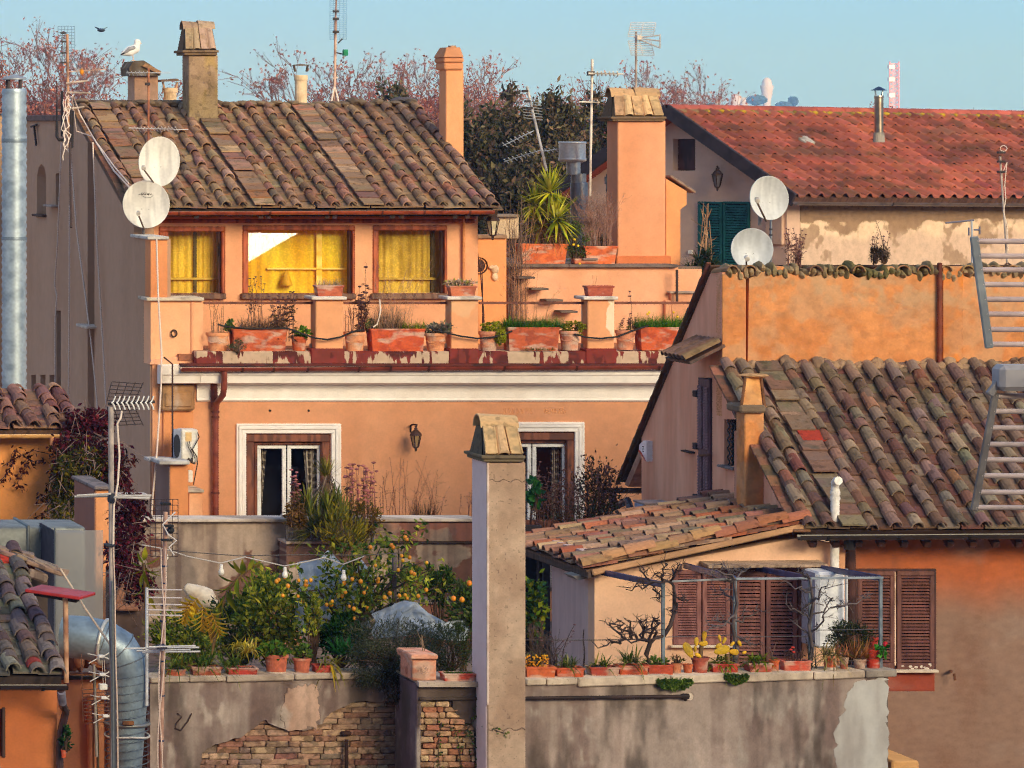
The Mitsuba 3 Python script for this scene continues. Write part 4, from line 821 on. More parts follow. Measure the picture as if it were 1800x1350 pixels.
vpz = part(rh, 'vent_pipe', tube([P(1467, 1010, 48.55), P(1468, 860, 48.55), P(1468.5, 850, 48.55), P(1471, 845, 48.5), P(1474, 845, 48.45)], [0.052, 0.052, 0.054, 0.052, 0.05], 14), 'gloss', (236, 228, 220), (210, 200, 190), smooth=True, label='white plastic vent pipe rising through the tiles')
for y in (866, 876): part(vpz, 'collar', lathe([(0.052, -0.02), (0.058, -0.018), (0.058, 0.018), (0.052, 0.02)], P(1468, y, 48.55), 14), 'flat', (226, 218, 210))
# side wall furniture
sh = part(rh, 'narrow_shutter', box(RXW - 0.03, RXW + 0.04, YS(1251, RXW), YS(1231, RXW), Z(905, 52), Z(665, 52), 0.008), 'wood', (96, 66, 78), (78, 54, 66), label='tall narrow mauve shutter of two louvred leaves')
for leaf in (0, 1):
 ya = YS(1251, RXW) + 0.03 + leaf * 0.225
 for seg, (p0, p1) in enumerate(((679, 790), (802, 885))):
  n = 22 if seg == 0 else 16
  for k in range(n):
   z = Z(p0 + (p1 - p0) * k / n, 52)
   v, f = box(-0.006, 0.006, ya, ya + 0.16, -0.026, 0.0, 0)
   part(sh, 'slat', (v + np.stack([RXW - 0.034 + (v[:, 2]) * 0.35, 0 * v[:, 0], z + 0 * v[:, 0]], 1), f), 'wood', jit((112, 80, 92), .04), (84, 58, 70))
for px, py in ((1226, 691), (1226, 783), (1226, 873)):
 part(sh, 'hinge', box(RXW - 0.06, RXW, YS(1231, RXW), YS(1225, RXW), Z(py + 6, 52.3), Z(py - 5, 52.3), 0.006), 'flat', (58, 46, 52))
part(rh, 'shutter_sill', box(RXW - 0.12, RXW, YS(1253, RXW), YS(1225, RXW), Z(910, 52), Z(905.5, 52), 0.006), 'flat', (206, 196, 190))
can = part(rh, 'canopy', slab(np.array([RXW - 0.42, YS(1268, RXW) - 0.05, 17.0]), np.array([0, 0.92, 0]), np.array([0.44, 0, 0.22]), np.array([-0.45, 0, 0.89]), 0.04), 'wood', (96, 66, 54), (70, 50, 44), label='little tiled canopy over the narrow shutter')
for k in range(6):
 y = YS(1268, RXW) + 0.03 + k * 0.155
 part(can, 'canopy_tile', place(arc_tile(0.5, 0.072, 0.06), [RXW - 0.46, y, 17.02], np.array([0, -1.0, 0]), np.array([0.894, 0, 0.447]), np.array([-0.447, 0, 0.894])), 'tile', jit((124, 94, 78), .08), (100, 88, 66))
gr = part(rh, 'grille_window', box(RXW + 0.1, RXW + 0.13, YS(1296, RXW), YS(1273, RXW), Z(819, 51.1), Z(737, 51.1), 0), 'plain', (20, 20, 24), label='small barred window')
ya, yb2 = YS(1295, RXW), YS(1274, RXW)
for k in range(4):
 y0 = ya + (yb2 - ya) * (k + 0.5) / 4
 pts = [(RXW + 0.03, y0 + 0.045 * math.sin(t * 5), Z(738 + t * 80 / 6.28, 51.1)) for t in np.linspace(0, 6.28, 26)]
 part(gr, 'bar', tube(pts, 0.01, 5), 'flat', (60, 54, 58), (44, 40, 44))
part(gr, 'sill', box(RXW - 0.08, RXW + 0.08, YS(1299, RXW), YS(1271, RXW), Z(823, 51.1), Z(819, 51.1), 0.006), 'flat', (128, 116, 116), (100, 90, 92))
part(rh, 'iron_latch', box(RXW - 0.07, RXW, YS(1222, RXW), YS(1206, RXW), Z(796, 52.5), Z(793, 52.5), 0.004), 'flat', (52, 38, 36))
part(rh, 'iron_latch', beam((RXW - 0.1, YS(1262, RXW), Z(798, 51.6)), (RXW - 0.1, YS(1243, RXW), Z(800, 52)), 0.03, 0.03), 'flat', (98, 62, 50), (70, 46, 40))
sc = thing('small_flue_chimney', 'small ochre chimney with streaked hood against the mauve gable', 'chimney')
part(sc, 'shaft', pbox(1309, 724, 1343, 915, 49.9, 0.3, 0.012), 'ochre', (214, 140, 84), (186, 112, 64))
part(sc, 'shaft_foot', box(X(1300, 50.3), X(1345, 50.3), 50.2, 50.5, 14.3, 16.2, 0.01), 'streak', (196, 140, 118), (176, 118, 94))
v = np.array([[X(a, y), y, Z(b, y)] for a, b, y in ((1303, 716, 49.86), (1344, 716, 49.86), (1347, 716, 50.3), (1306, 716, 50.3), (1310, 664, 49.95), (1338, 664, 49.95), (1340, 664, 50.2), (1312, 664, 50.2))])
part(sc, 'hood', (v, np.array([[0, 1, 5], [0, 5, 4], [1, 2, 6], [1, 6, 5], [2, 3, 7], [2, 7, 6], [3, 0, 4], [3, 4, 7], [4, 5, 6], [4, 6, 7], [0, 2, 1], [0, 3, 2]])), 'ochre', (228, 168, 104), (190, 120, 66))
for a, b in ((1303, 1310), (1344, 1338)):
 part(sc, 'hood_edge', beam(P(a, 716, 49.85), P(b, 664, 49.94), 0.03, 0.03), 'tile', (120, 80, 56), (90, 66, 52))
part(sc, 'hood_foot', pbox(1301, 712, 1347, 726, 49.82, 0.5, 0.03), 'speck', (150, 124, 100), (116, 98, 82))
part(sc, 'top_tile', blob(P(1325, 660, 50.05), (0.175, 0.2, 0.025), 2, 3, 0.15), 'tile', (204, 152, 104), (150, 118, 84))
part(sc, 'side_tile', (np.array([P(1300, 716, 50.2), P(1302, 716, 49.88), P(1309, 666, 49.97), P(1308, 670, 50.2)]), np.array([[0, 1, 2], [0, 2, 3]])), 'tile', (80, 62, 56), (60, 50, 48))  # left side of the hood coloured dark for its shade
an = thing('annex', 'low pink annex with a shallow terracotta tiled roof and mauve shutters', 'building')
AY = 48.7
AXL = X(1045, AY)
PK, PK2 = (234, 190, 158), (224, 178, 146)
part(an, 'front_wall', extrude(poly(pxz([(1045, 1300), (1045, 1011), (1402, 946), (1482, 958), (1482, 1300)], AY), [rect(1186, 1006, 1281, 1132, AY), rect(1303, 1012, 1402, 1170, AY)]), AY, AY + 0.25), 'plaster', PK, PK2)
part(an, 'left_wall', box(AXL, AXL + 0.25, AY + 0.25, YS(970, AXL), 12, 14.86, 0), 'streak', (210, 180, 172), (190, 160, 154))
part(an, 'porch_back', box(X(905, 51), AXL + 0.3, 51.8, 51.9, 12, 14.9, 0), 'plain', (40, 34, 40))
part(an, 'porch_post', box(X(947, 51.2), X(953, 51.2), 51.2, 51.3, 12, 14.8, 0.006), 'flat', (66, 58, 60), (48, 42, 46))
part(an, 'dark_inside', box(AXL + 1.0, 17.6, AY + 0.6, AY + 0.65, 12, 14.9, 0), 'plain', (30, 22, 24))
part(an, 'porch_door', box(X(955, 51.7), X(968, 51.7), 51.72, 51.78, 12.4, 14.5, 0.01), 'flat', (88, 84, 90), (66, 62, 70))
AO = np.array([15.02, 48.48, 14.70])
AV = np.array([2.62, 0, 0.56])
AW = 2.95
AL = np.linalg.norm(AV)
AN = np.cross([0, -1.0, 0], AV / AL); AN = AN if AN[2] > 0 else -AN
aroof = part(an, 'roof', slab(AO + [0, AW, 0], np.array([0, -AW, 0]), AV, AN, 0.07), 'wood', (96, 70, 54), (70, 50, 42))
PAL3 = [((170, 134, 108), (138, 114, 94)), ((156, 114, 92), (124, 100, 84)), ((146, 100, 82), (114, 92, 78)), ((178, 144, 116), (146, 120, 98)), ((140, 110, 92), (114, 98, 84)), ((164, 98, 72), (130, 86, 70)), ((132, 106, 92), (106, 94, 84))]
tile_roof(aroof, AO + [0, AW, 0], (0, -1, 0), AV, AW, AL, PAL3, PAL3, 0.246, 0.27, 0.075, seed=31, wild=2.0)
for k in range(10):                     # heavier tiles bedded along the front verge
 c0 = AO + AV * (k + 0.5) / 10 + AN * (0.03 + 0.02 * (k % 3))
 part(aroof, 'verge_tile', place(arc_tile(0.36, 0.1, 0.085), c0 - AV / AL * 0.18 + AN * 0.03 + np.array([0, 0.02, 0]), np.array([0, -1.0, 0]), AV / AL, AN, Rk.normal(0, 0.04), 0.02), 'tile', jit((164, 102, 78) if k > 5 else (180, 132, 98), .06), (140, 106, 82))
part(an, 'verge_mortar', beam(AO + [0.06, -0.02, -0.03], AO + AV + [0, -0.02, -0.03], 0.06, 0.07, 0.015, up=AN), 'plaster', (214, 162, 120), (170, 130, 98))
part(an, 'eave_board', beam((AO[0] + 0.03, AO[1] - 0.02, AO[2] - 0.06), (AO[0] + 0.03, AO[1] + AW, AO[2] - 0.06), 0.05, 0.08, 0.008), 'wood', (70, 54, 48), (52, 42, 40))
part(an, 'eave_corner', extrude(poly(pxz([(1008, 1013), (1045, 1006), (1045, 1014), (1016, 1020)], AY + 0.02)), AY + 0.02, AY + 0.4), 'flat', (170, 160, 150), (140, 130, 122))
MB, MB2 = (150, 100, 94), (126, 80, 76)
shutter(an, 'shutter', 1184, 1002, 1233, 1134, AY - 0.03, MB, MB2, 25, label='outer left leaf of the left pair of mauve shutters')
shutter(an, 'shutter', 1235, 1002, 1284, 1134, AY - 0.03, MB, MB2, 25, label='right leaf of the left pair of mauve shutters')
part(an, 'sill', pbox(1180, 1135, 1288, 1139, AY - 0.1, 0.1, 0.006), 'flat', (236, 216, 192), (210, 188, 164))
shutter(an, 'door_shutter', 1292, 1004, 1345, 1190, AY - 0.04, (134, 88, 82), (112, 72, 68), 26, label='left leaf of the tall dark mauve shutters')
shutter(an, 'door_shutter', 1347, 1004, 1402, 1190, AY - 0.04, (128, 82, 78), (106, 68, 64), 26, label='right leaf of the tall dark mauve shutters')
part(an, 'door_case', cat([pbox(1286, 1000, 1291, 1200, AY - 0.05, 0.07, 0.006), pbox(1403, 1000, 1409, 1200, AY - 0.05, 0.07, 0.006), pbox(1291, 998, 1403, 1003, AY - 0.05, 0.07, 0.006)]), 'wood', (96, 58, 56), (70, 44, 44))
part(an, 'canopy_board', (lambda a: a)(slab(P(1246, 994, AY - 0.38), P(1456, 992, AY - 0.38) - P(1246, 994, AY - 0.38), P(1230, 986, AY) - P(1246, 994, AY - 0.38), np.array([0, -0.3, 0.95]), 0.035)), 'wood', (176, 150, 128), (140, 116, 100), label='grey plank canopy over the shutters')
part(an, 'pilaster', pbox(1410, 1006, 1424, 1200, AY - 0.05, 0.06, 0.008), 'plaster', (206, 150, 116), (190, 134, 100))
part(an, 'edge_pilaster', pbox(1474, 960, 1486, 1200, AY - 0.04, 0.05, 0.008), 'plaster', (216, 160, 122), (196, 140, 104))
class Ob:
 """A wall standing oblique to the view: its front runs from pixel px0 at distance Y0 to px1 at Y1."""
 def __init__(s, px0, Y0, px1, Y1):
  s.a = np.array([X(px0, Y0), Y0, 0.0]); b = np.array([X(px1, Y1), Y1, 0.0])
  s.L = np.linalg.norm(b - s.a); s.d = (b - s.a) / s.L; s.n = np.array([s.d[1], -s.d[0], 0])   # n points to the viewer
 def at(s, px, py, off=0.0):
  o = s.a + s.n * off
  t = ((px - HX) * o[1] - F * o[0]) / (F * s.d[0] - (px - HX) * s.d[1])
  q = o + s.d * t
  return np.array([q[0], q[1], Z(py, q[1])])
 def sz(s, px, py): q = s.at(px, py); return ((q - s.a) @ s.d, q[2])
 def world(s, m, off=0.0):
  """mesh with x = along, y = depth behind the front, z up"""
  v, f = m
  return s.a + v[:, :1] * s.d - (v[:, 1:2] - off) * s.n + v[:, 2:] * np.array([0, 0, 1.0]), f
 def box(s, x0, y0, x1, y1, d, off=0.0, c=0.006):
  (a, z1), (b, z0) = s.sz(x0, y0), s.sz(x1, y1)
  zz = s.sz(x0, y1)[1]
  return s.world(box(a, b, 0, d, min(z0, zz), z1, c), off)
 def ext(s, pts, d, off=0.0, holes=()):
  from shapely.geometry import Polygon
  return s.world(extrude(Polygon([s.sz(*p) for p in pts], [[s.sz(*p) for p in h] for h in holes]), 0, d), off)
def rough_edge(pts, amp, seed, step=7):
 R = np.random.default_rng(seed); out = []
 for (a, b), (c, d) in zip(pts, pts[1:] + pts[:1]):
  n = max(1, int(math.hypot(c - a, d - b) / step))
  for k in range(n):
   t = k / n
   j = amp if n > 1 else 0
   out.append((a + (c - a) * t + R.normal(0, j), b + (d - b) * t + R.normal(0, j)))
 return out
def brickwork(parent, ob, region, row, length, off, pal, seed, px_y0, px_y1, px_x0, px_x1, joint=1.6):
 from shapely.geometry import Polygon, box as sbox
 R = np.random.default_rng(seed)
 G = Polygon(region)
 its, y, k = [], px_y0, 0
 while y < px_y1:
  h = row * R.uniform(0.88, 1.1)
  x = px_x0 - R.uniform(0, length)
  while x < px_x1:
   w = length * R.choice([1.0, 1.0, 0.9, 1.1, 0.5], p=[.35, .2, .15, .15, .15])
   w = min(w, px_x1 - x); a0 = max(x, px_x0)
   if x + w - joint - a0 < 5: x += w; continue
   q = sbox(a0, y, x + w - joint, y + h - joint)
   if G.intersects(q) and q.intersection(G).area > 0.3 * q.area:
    m = ob.box(a0, y, x + w - joint, y + h - joint, 0.06, off + R.normal(0, 0.006), 0.01)
    c = np.array(pal[R.integers(len(pal))])
    v = m[0] + R.normal(0, 0.0035, m[0].shape)
    its.append(((v, m[1]), jit(c, 0.06, R), jit(c * 0.75, 0.05, R)))
   x += w
  y += h; k += 1
 many(parent, 'brick', its, 'brick')
def f_brick(p, n, uv):
 q = fbm(p.x * 18, p.y * 18, p.z * 18, 3)
 return mix(unpack(uv.x), unpack(uv.y), smoothstep(0.35, 0.7, q)) * (0.75 + 0.35 * noise(p.x * 70, p.y * 70, p.z * 70))
scene['m_brick'] = rough(f_brick, 0.95)
GREY, GREYB = (164, 146, 136), (116, 96, 90)
BPAL = [(172, 136, 112), (160, 124, 104), (180, 148, 122), (152, 110, 92), (146, 122, 106)]
rw = thing('left_terrace_wall', 'old terrace wall with plaster fallen off its bricks below the lemon trees', 'wall')
OL = Ob(262, 44.9, 704, 45.5)
patch = [(352, 1400), (356, 1322), (392, 1304), (430, 1294), (450, 1276), (468, 1264), (480, 1274), (505, 1284), (556, 1281), (572, 1262), (592, 1250), (612, 1237), (640, 1230), (668, 1235), (684, 1224), (700, 1238), (716, 1400)]
patch2 = rough_edge(patch, 1.6, 4)
core = part(rw, 'masonry_core', OL.box(266, 1196, 712, 1500, 0.2, -0.09), 'speck', (112, 92, 78), (84, 68, 60))
part(rw, 'plaster', OL.ext([(262, 1195)] + [(262, 1420)] + patch2[:1] + patch2[1:-1] + [(716, 1400), (716, 1195)], 0.1, 0.0) if False else OL.world(extrude(poly([OL.sz(264, 1195), OL.sz(264, 1500), OL.sz(716, 1500), OL.sz(716, 1195)]).difference(poly([OL.sz(*p) for p in patch2]).buffer(0)), 0, 0.085)), 'old', GREY, GREYB, label='stained grey plaster left on the wall')
part(rw, 'plaster_lip', OL.world(extrude(poly([OL.sz(*p) for p in rough_edge([(507, 1212), (530, 1204), (558, 1206), (562, 1246), (556, 1283), (540, 1278), (505, 1286), (492, 1262), (500, 1232)], 2.2, 5, 5)]), 0, 0.03), 0.012), 'old', (204, 170, 150), (176, 142, 124), label='pale pink remnant of plaster')
brickwork(rw, OL, patch, 10.6, 40, -0.055, BPAL, 3, 1226, 1362, 345, 712)
its = [(262, 330), (330, 395), (396, 515), (516, 585), (586, 705)]
for a, b in its:
 part(rw, 'coping_stone', OL.box(a + 0.5, 1190 - (a - 262) * 0.022, b - 0.5, 1198 - (a - 262) * 0.022, 0.42, 0.05, 0.012), 'speck', (186, 168, 150), (140, 122, 108))
part(rw, 'rusty_pipe', cat([tube([OL.at(609, 1300, 0.03), OL.at(609, 1380, 0.03)], 0.022, 8), OL.box(601, 1286, 617, 1292, 0.06, 0.02, 0.01)]), 'flat', (66, 42, 36), (40, 30, 28))
part(rw, 'hook_wire', tube([OL.at(x, y, 0.02) for x, y in ((312, 1254), (320, 1260), (310, 1272), (308, 1280), (318, 1284), (330, 1268), (337, 1254))], 0.007, 5), 'flat', (66, 48, 42))
pr = thing('brick_pier', 'brick pier with a chamfered stone slab below the square terracotta pot', 'wall')
PY = 44.4
part(pr, 'core', pbox(739, 1204, 850, 1600, PY + 0.05, 0.8), 'speck', (120, 100, 84), (92, 76, 66))
OP = Ob(735, PY, 850, PY)
ppatch = [(738, 1400), (738, 1236), (778, 1230), (796, 1232), (800, 1252), (816, 1270), (830, 1274), (836, 1290), (834, 1400)]
pp2 = rough_edge(ppatch, 1.4, 9)
part(pr, 'plaster', OP.world(extrude(poly([OP.sz(735, 1204), OP.sz(735, 1600), OP.sz(850, 1600), OP.sz(850, 1204)]).difference(poly([OP.sz(*p) for p in pp2]).buffer(0)), 0, 0.055)), 'old', (120, 104, 94), (84, 70, 64))
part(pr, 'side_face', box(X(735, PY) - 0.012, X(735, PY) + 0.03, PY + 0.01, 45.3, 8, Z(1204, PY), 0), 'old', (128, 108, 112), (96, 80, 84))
brickwork(pr, OP, ppatch, 10.4, 25, 0.0, [(206, 164, 126), (214, 178, 138), (188, 140, 110), (196, 154, 118), (178, 116, 90)], 8, 1234, 1362, 739, 836)
part(pr, 'ledge_band', pbox(738, 1226, 848, 1231, PY - 0.04, 0.08, 0.01), 'old', (110, 94, 84), (70, 58, 52))
part(pr, 'coping_slab', extrude(poly([(X(708, 45.1), 45.2), (X(708, 45.1), 44.62), (X(733, PY), PY - 0.08), (X(847, PY), PY - 0.08), (X(847, PY), 45.2)]), Z(1206, PY), Z(1197.5, PY), 'xy'), 'speck', (190, 172, 156), (146, 128, 114))
rr = thing('right_terrace_wall', 'long grey stained terrace wall under the pergola with a pale patched end', 'wall')
OR = Ob(922, 45.3, 1561, 46.4)
part(rr, 'render', OR.ext([(918, 1198), (918, 1500), (1561, 1500), (1561, 1183)], 0.35), 'old', (180, 160, 148), (136, 114, 106))
part(rr, 'cement_patch', OR.world(extrude(poly([OR.sz(*p) for p in rough_edge([(1560, 1190), (1560, 1480), (1478, 1480), (1470, 1340), (1466, 1296), (1476, 1262), (1484, 1232), (1500, 1196)], 2.5, 6)]).buffer(0), 0, 0.02), 0.006), 'cement', (186, 182, 176), (160, 152, 146), label='pale grey cement patch at the wall end')
def f_cement(p, n, uv):
 s = p.x + p.y * 0.7
 c = mix(unpack(uv.x), unpack(uv.y), smoothstep(0.35, 0.68, 0.6 * fbm(s * 4.5, p.z * 1.0, 2.0, 4) + 0.4 * fbm(s * 2, p.z * 2, 5.0, 3)))
 return c * (0.86 + 0.16 * fbm(s * 9, p.z * 9, 2.0, 3) + 0.06 * noise(s * 70, p.z * 70, 1.0))
scene['m_cement'] = bumped(f_cement, b_plaster, 0.006)
for a, b in ((922, 957), (958, 1012), (1013, 1175), (1176, 1300), (1301, 1426), (1427, 1517), (1518, 1573)):
 t = (a - 922) / 640
 dk = b > 1560
 part(rr, 'coping_stone', OR.box(a + 0.4, 1193 - t * 15.5 - dk * 1.0, b - 0.4, 1203 - t * 15.5, 0.45, 0.05, 0.012), 'speck', (150, 138, 126) if dk else (206, 186, 164), (116, 104, 96) if dk else (160, 140, 122))
part(rr, 'iron_pipe', cat([tube([OR.at(918, 1227.5, 0.06), OR.at(1208, 1224, 0.06)], 0.02, 8), lathe([(0.03, -0.03), (0.034, 0), (0.03, 0.05)], OR.at(1203, 1224, 0.06), 10, (1, 0.1, 0)), tube([OR.at(1205, 1224, 0.06), OR.at(1205, 1230, 0.0)], 0.02, 6)]), 'flat', (62, 46, 42), (44, 34, 32))
part(rr, 'pipe_socket', lathe([(0.0, 0), (0.04, 0), (0.045, 0.01)], OR.at(1212, 1224, 0.02), 10, (0, -1, 0)), 'flat', (214, 196, 180))
part(rr, 'end_block', box(X(1562, 46.6), X(1610, 46.6), 46.5, 48.8, 8, 12.75, 0.02), 'plaster', (214, 160, 104), (196, 140, 90))
part(rr, 'terrace_floor', box(X(262, 45), X(1561, 46.4), 46.5, 55, 13.1, 13.3, 0), 'flat', (132, 108, 94), (104, 84, 74))
fc = thing('stone_chimney', 'tall rendered chimney with lavender shaded side and tiled hood standing in the foreground', 'chimney')
CY = 44.0
part(fc, 'shaft', pbox(857.5, 812, 924, 1700, CY, 0.56, 0.012), 'speck', (192, 164, 140), (166, 136, 114), label='coarse sandy front')
part(fc, 'side_render', box(X(857.5, CY) - 0.012, X(857.5, CY) + 0.01, CY + 0.03, CY + 0.56, 7, Z(813, CY), 0.004), 'plaster', (230, 204, 200), (216, 190, 186), label='smooth side with lavender shadow tint in its colour')  # side tinted lavender and lightened for the sky shade on it
part(fc, 'corner_bead', pbox(856, 813, 860, 1240, CY - 0.008, 0.03, 0.004), 'flat', (214, 190, 176), (190, 160, 144))
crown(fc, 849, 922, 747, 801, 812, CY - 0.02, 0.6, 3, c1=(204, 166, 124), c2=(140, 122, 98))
for z in (845, 1282):
 pts = [P(858 + k * 6.6, z + 3 * math.sin(k * 1.9 + z), CY - 0.001) for k in range(11)]
 part(fc, 'crack', tube(pts, 0.0035, 4), 'flat', (92, 72, 60))
bw = thing('garden_back_wall', 'dark peeling wall with a pale coping behind the lemon trees', 'wall')
GY = 55.0
part(bw, 'render', pbox(244, 918, 900, 1400, GY, 0.3), 'damp', (166, 146, 132), (108, 76, 66))
def f_damp(p, n, uv):
 s = p.x
 f = fbm(s * 1.6, p.z * 1.9, 4.7, 5) + 0.2 * smoothstep(15.2, 13.0, s) - 0.1
 k = fbm(s * 3.0, p.z * 1.6, 9.9, 4)
 c = mix(unpack(uv.y), unpack(uv.x), smoothstep(0.5, 0.53, f))
 c = mix(c, mi.Color3f(0.19, 0.15, 0.13), 0.85 * smoothstep(0.44, 0.62, k) * smoothstep(0.5, 0.53, f))
 run = fbm(s * 9, p.z * 0.6, 3.9, 3)
 c = mix(c, mi.Color3f(0.1, 0.06, 0.055), 0.6 * smoothstep(0.52, 0.72, run))
 return c * (0.72 + 0.35 * fbm(s * 12, p.z * 12, 1.0, 3) + 0.12 * noise(s * 60, p.z * 60, 1.0))
scene['m_damp'] = bumped(f_damp, b_plaster, 0.012)
part(bw, 'coping', cat([pbox(244, 912, 505, 918, GY - 0.1, 0.5, 0.012), pbox(506, 911, 660, 917.5, GY - 0.1, 0.5, 0.012), pbox(661, 911.5, 840, 917.5, GY - 0.1, 0.5, 0.012)]), 'speck', (190, 176, 166), (150, 136, 128))
part(bw, 'upper_band', pbox(655, 918.5, 840, 952, GY - 0.06, 0.07, 0.01), 'damp', (150, 110, 96), (124, 82, 72))
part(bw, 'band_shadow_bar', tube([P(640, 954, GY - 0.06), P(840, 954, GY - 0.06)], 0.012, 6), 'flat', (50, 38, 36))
part(bw, 'planter_trough', cat([pbox(503, 952, 650, 957, GY - 0.5, 0.5, 0.01), pbox(503, 957, 650, 1060, GY - 0.42, 0.4, 0.01)]), 'damp', (176, 156, 144), (112, 84, 76))
rl = part(bw, 'planter_railing', cat([beam(P(503, 934, GY - 0.46), P(652, 934, GY - 0.46), 0.02, 0.02), beam(P(503, 950, GY - 0.46), P(652, 950, GY - 0.46), 0.02, 0.02), beam(P(504, 918, GY - 0.46), P(504, 952, GY - 0.46), 0.03, 0.03), beam(P(655, 930, GY - 0.46), P(655, 954, GY - 0.46), 0.03, 0.03)] + [tube([P(510 + k * 12, 935 + 13 * abs(math.sin(t)), GY - 0.47) + np.array([M(6 * t / 3.14, GY), 0, 0]) for t in np.linspace(0, 3.14, 9)], 0.008, 4) for k in range(12)]), 'flat', (70, 64, 66), (52, 48, 50))
part(bw, 'terrace_slab', box(X(300, GY), X(1180, GY), GY + 0.3, 59.9, Z(913, GY) - 1.0, Z(913, GY) - 0.95, 0), 'flat', (140, 116, 100), (110, 92, 82))
part(bw, 'low_ledge', cat([pbox(440, 1058, 520, 1064, 52, 0.4, 0.01), pbox(720, 1055, 850, 1062, 52.5, 0.4, 0.01)]), 'flat', (140, 120, 110), (110, 92, 86))
part(bw, 'low_wall', cat([pbox(440, 1064, 530, 1300, 52.05, 0.3, 0.01), pbox(720, 1062, 850, 1300, 52.55, 0.3, 0.01)]), 'plaster', (176, 116, 92), (140, 92, 78))
part(bw, 'terrace_grille', cat([beam(P(930, 936, 54), P(1110, 932, 54), 0.02, 0.02)] + [tube([P(940 + k * 16, 948, 54) + np.array([M(8 * math.cos(t), 54), 0, M(12 * math.sin(t), 54)]) for t in np.linspace(0, 3.14, 8)], 0.009, 4) for k in range(10)]), 'flat', (58, 54, 58), (44, 42, 46))
lh = thing('left_house', 'small orange house at the left edge with a rough tiled roof and creeper', 'building')
LY = 55.9
part(lh, 'front_wall', extrude(poly(rect(-80, 762, 92, 2000, LY)), LY, LY + 0.3), 'plaster', (224, 152, 92), (210, 136, 78))
part(lh, 'side_return', extrude(poly(rect(92, 772, 104, 2000, LY)), LY + 0.02, LY + 0.5), 'plaster', (196, 126, 82), (176, 108, 70))
LO, LV = P(-60, 757, 55.5), np.array([0, 1.35, 0.42])
lroof = part(lh, 'roof', slab(LO, np.array([X(140, 55.5) - LO[0], 0, 0]), LV, np.array([0, -0.3, 0.95]), 0.06), 'wood', (90, 66, 52), (66, 50, 42))
PAL4 = [((136, 100, 86), (110, 86, 72)), ((120, 76, 70), (96, 70, 66)), ((150, 112, 92), (120, 96, 78)), ((128, 88, 80), (100, 78, 72))]
tile_roof(lroof, LO, (1, 0, 0), LV, X(140, 55.5) - LO[0], np.linalg.norm(LV), PAL4, PAL4, 0.29, 0.26, 0.098, seed=41, wild=2.4)
gutter(lh, P(-60, 764, 55.45), P(106, 764, 55.45), 0.05, (216, 164, 104), (180, 128, 78), ())
part(lh, 'gutter_outlet', tube([P(93, 767, 55.45), P(93, 789, 55.45)], 0.04, 12), 'flat', (222, 150, 104), (196, 126, 84), smooth=True)
part(lh, 'fascia', pbox(-60, 754, 122, 760, 55.55, 0.05, 0.01), 'wood', (170, 140, 108), (130, 104, 82))
gp = thing('orange_wall_pier', 'orange wall pier with a slate coping behind the metal duct', 'wall')
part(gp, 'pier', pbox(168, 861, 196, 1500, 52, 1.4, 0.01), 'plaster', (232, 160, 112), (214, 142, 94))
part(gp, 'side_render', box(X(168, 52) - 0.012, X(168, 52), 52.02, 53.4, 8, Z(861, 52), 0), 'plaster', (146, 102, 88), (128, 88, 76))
part(gp, 'coping', pbox(166, 855, 200, 861, 51.92, 1.6, 0.012), 'flat', (120, 108, 108), (92, 84, 84))
part(gp, 'stub_wall', pbox(196, 1000, 262, 1500, 51.0, 0.4, 0.02), 'old', (130, 104, 92), (90, 72, 66))
part(gp, 'tile_arch', cat([beam(P(205, 1066, 50.9), P(218, 1022, 50.9), 0.09, 0.1, 0.02), beam(P(240, 1060, 50.9), P(224, 1022, 50.9), 0.09, 0.1, 0.02), pbox(204, 1062, 250, 1074, 50.8, 0.3, 0.02)]), 'tile', (150, 104, 84), (110, 84, 70))
part(gp, 'marble_shelf', pbox(196, 869, 262, 875, 53.6, 0.3, 0.01), 'flat', (176, 168, 164), (140, 132, 130))
bl = thing('corner_house', 'deep orange house in the bottom left corner with a mossy grey tiled roof', 'building')
KY = 42.9
part(bl, 'front_wall', extrude(poly(rect(-120, 1212, 100, 2000, KY), [rect(-20, 1246, 9, 1330, KY)]), KY, KY + 0.3), 'plaster', (202, 122, 76), (186, 104, 62))
part(bl, 'window_frame', pbox(4, 1244, 9.5, 1332, KY - 0.03, 0.1, 0.006), 'wood', (70, 46, 40))
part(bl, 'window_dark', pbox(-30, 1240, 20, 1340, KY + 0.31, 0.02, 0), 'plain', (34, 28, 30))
part(bl, 'side_wall', box(X(92, KY), X(100, KY), KY + 0.31, 47, 6, 14.2, 0), 'plaster', (186, 100, 60), (160, 84, 50))
KO, KV = P(-110, 1190, 42.55), np.array([0, 2.9, 0.98])
kroof = part(bl, 'roof', slab(KO, np.array([X(108, 42.55) - KO[0], 0, 0]), KV, np.array([0, -0.32, 0.95]), 0.08), 'wood', (66, 54, 48), (50, 42, 40))
PAL5 = [((112, 98, 94), (90, 84, 80)), ((98, 88, 86), (116, 108, 96)), ((124, 108, 100), (96, 88, 82)), ((104, 84, 82), (84, 76, 74))]
PALP5 = [((104, 96, 88), (120, 114, 92)), ((116, 106, 94), (96, 92, 76)), ((90, 84, 80), (110, 104, 86))]
tile_roof(kroof, KO, (1, 0, 0), KV, X(108, 42.55) - KO[0], np.linalg.norm(KV), PAL5, PALP5, 0.283, 0.2, 0.088, seed=51, L=0.33, wild=1.6)
part(kroof, 'red_tile', place(arc_tile(0.3, 0.086, 0.072), P(62, 1174, 42.6) + [0, 0, 0.0], np.array([1.0, 0, 0]), np.array([0, 0.947, 0.32]), np.array([0, -0.32, 0.947]), 0.05), 'tile', (140, 60, 56), (110, 60, 56))
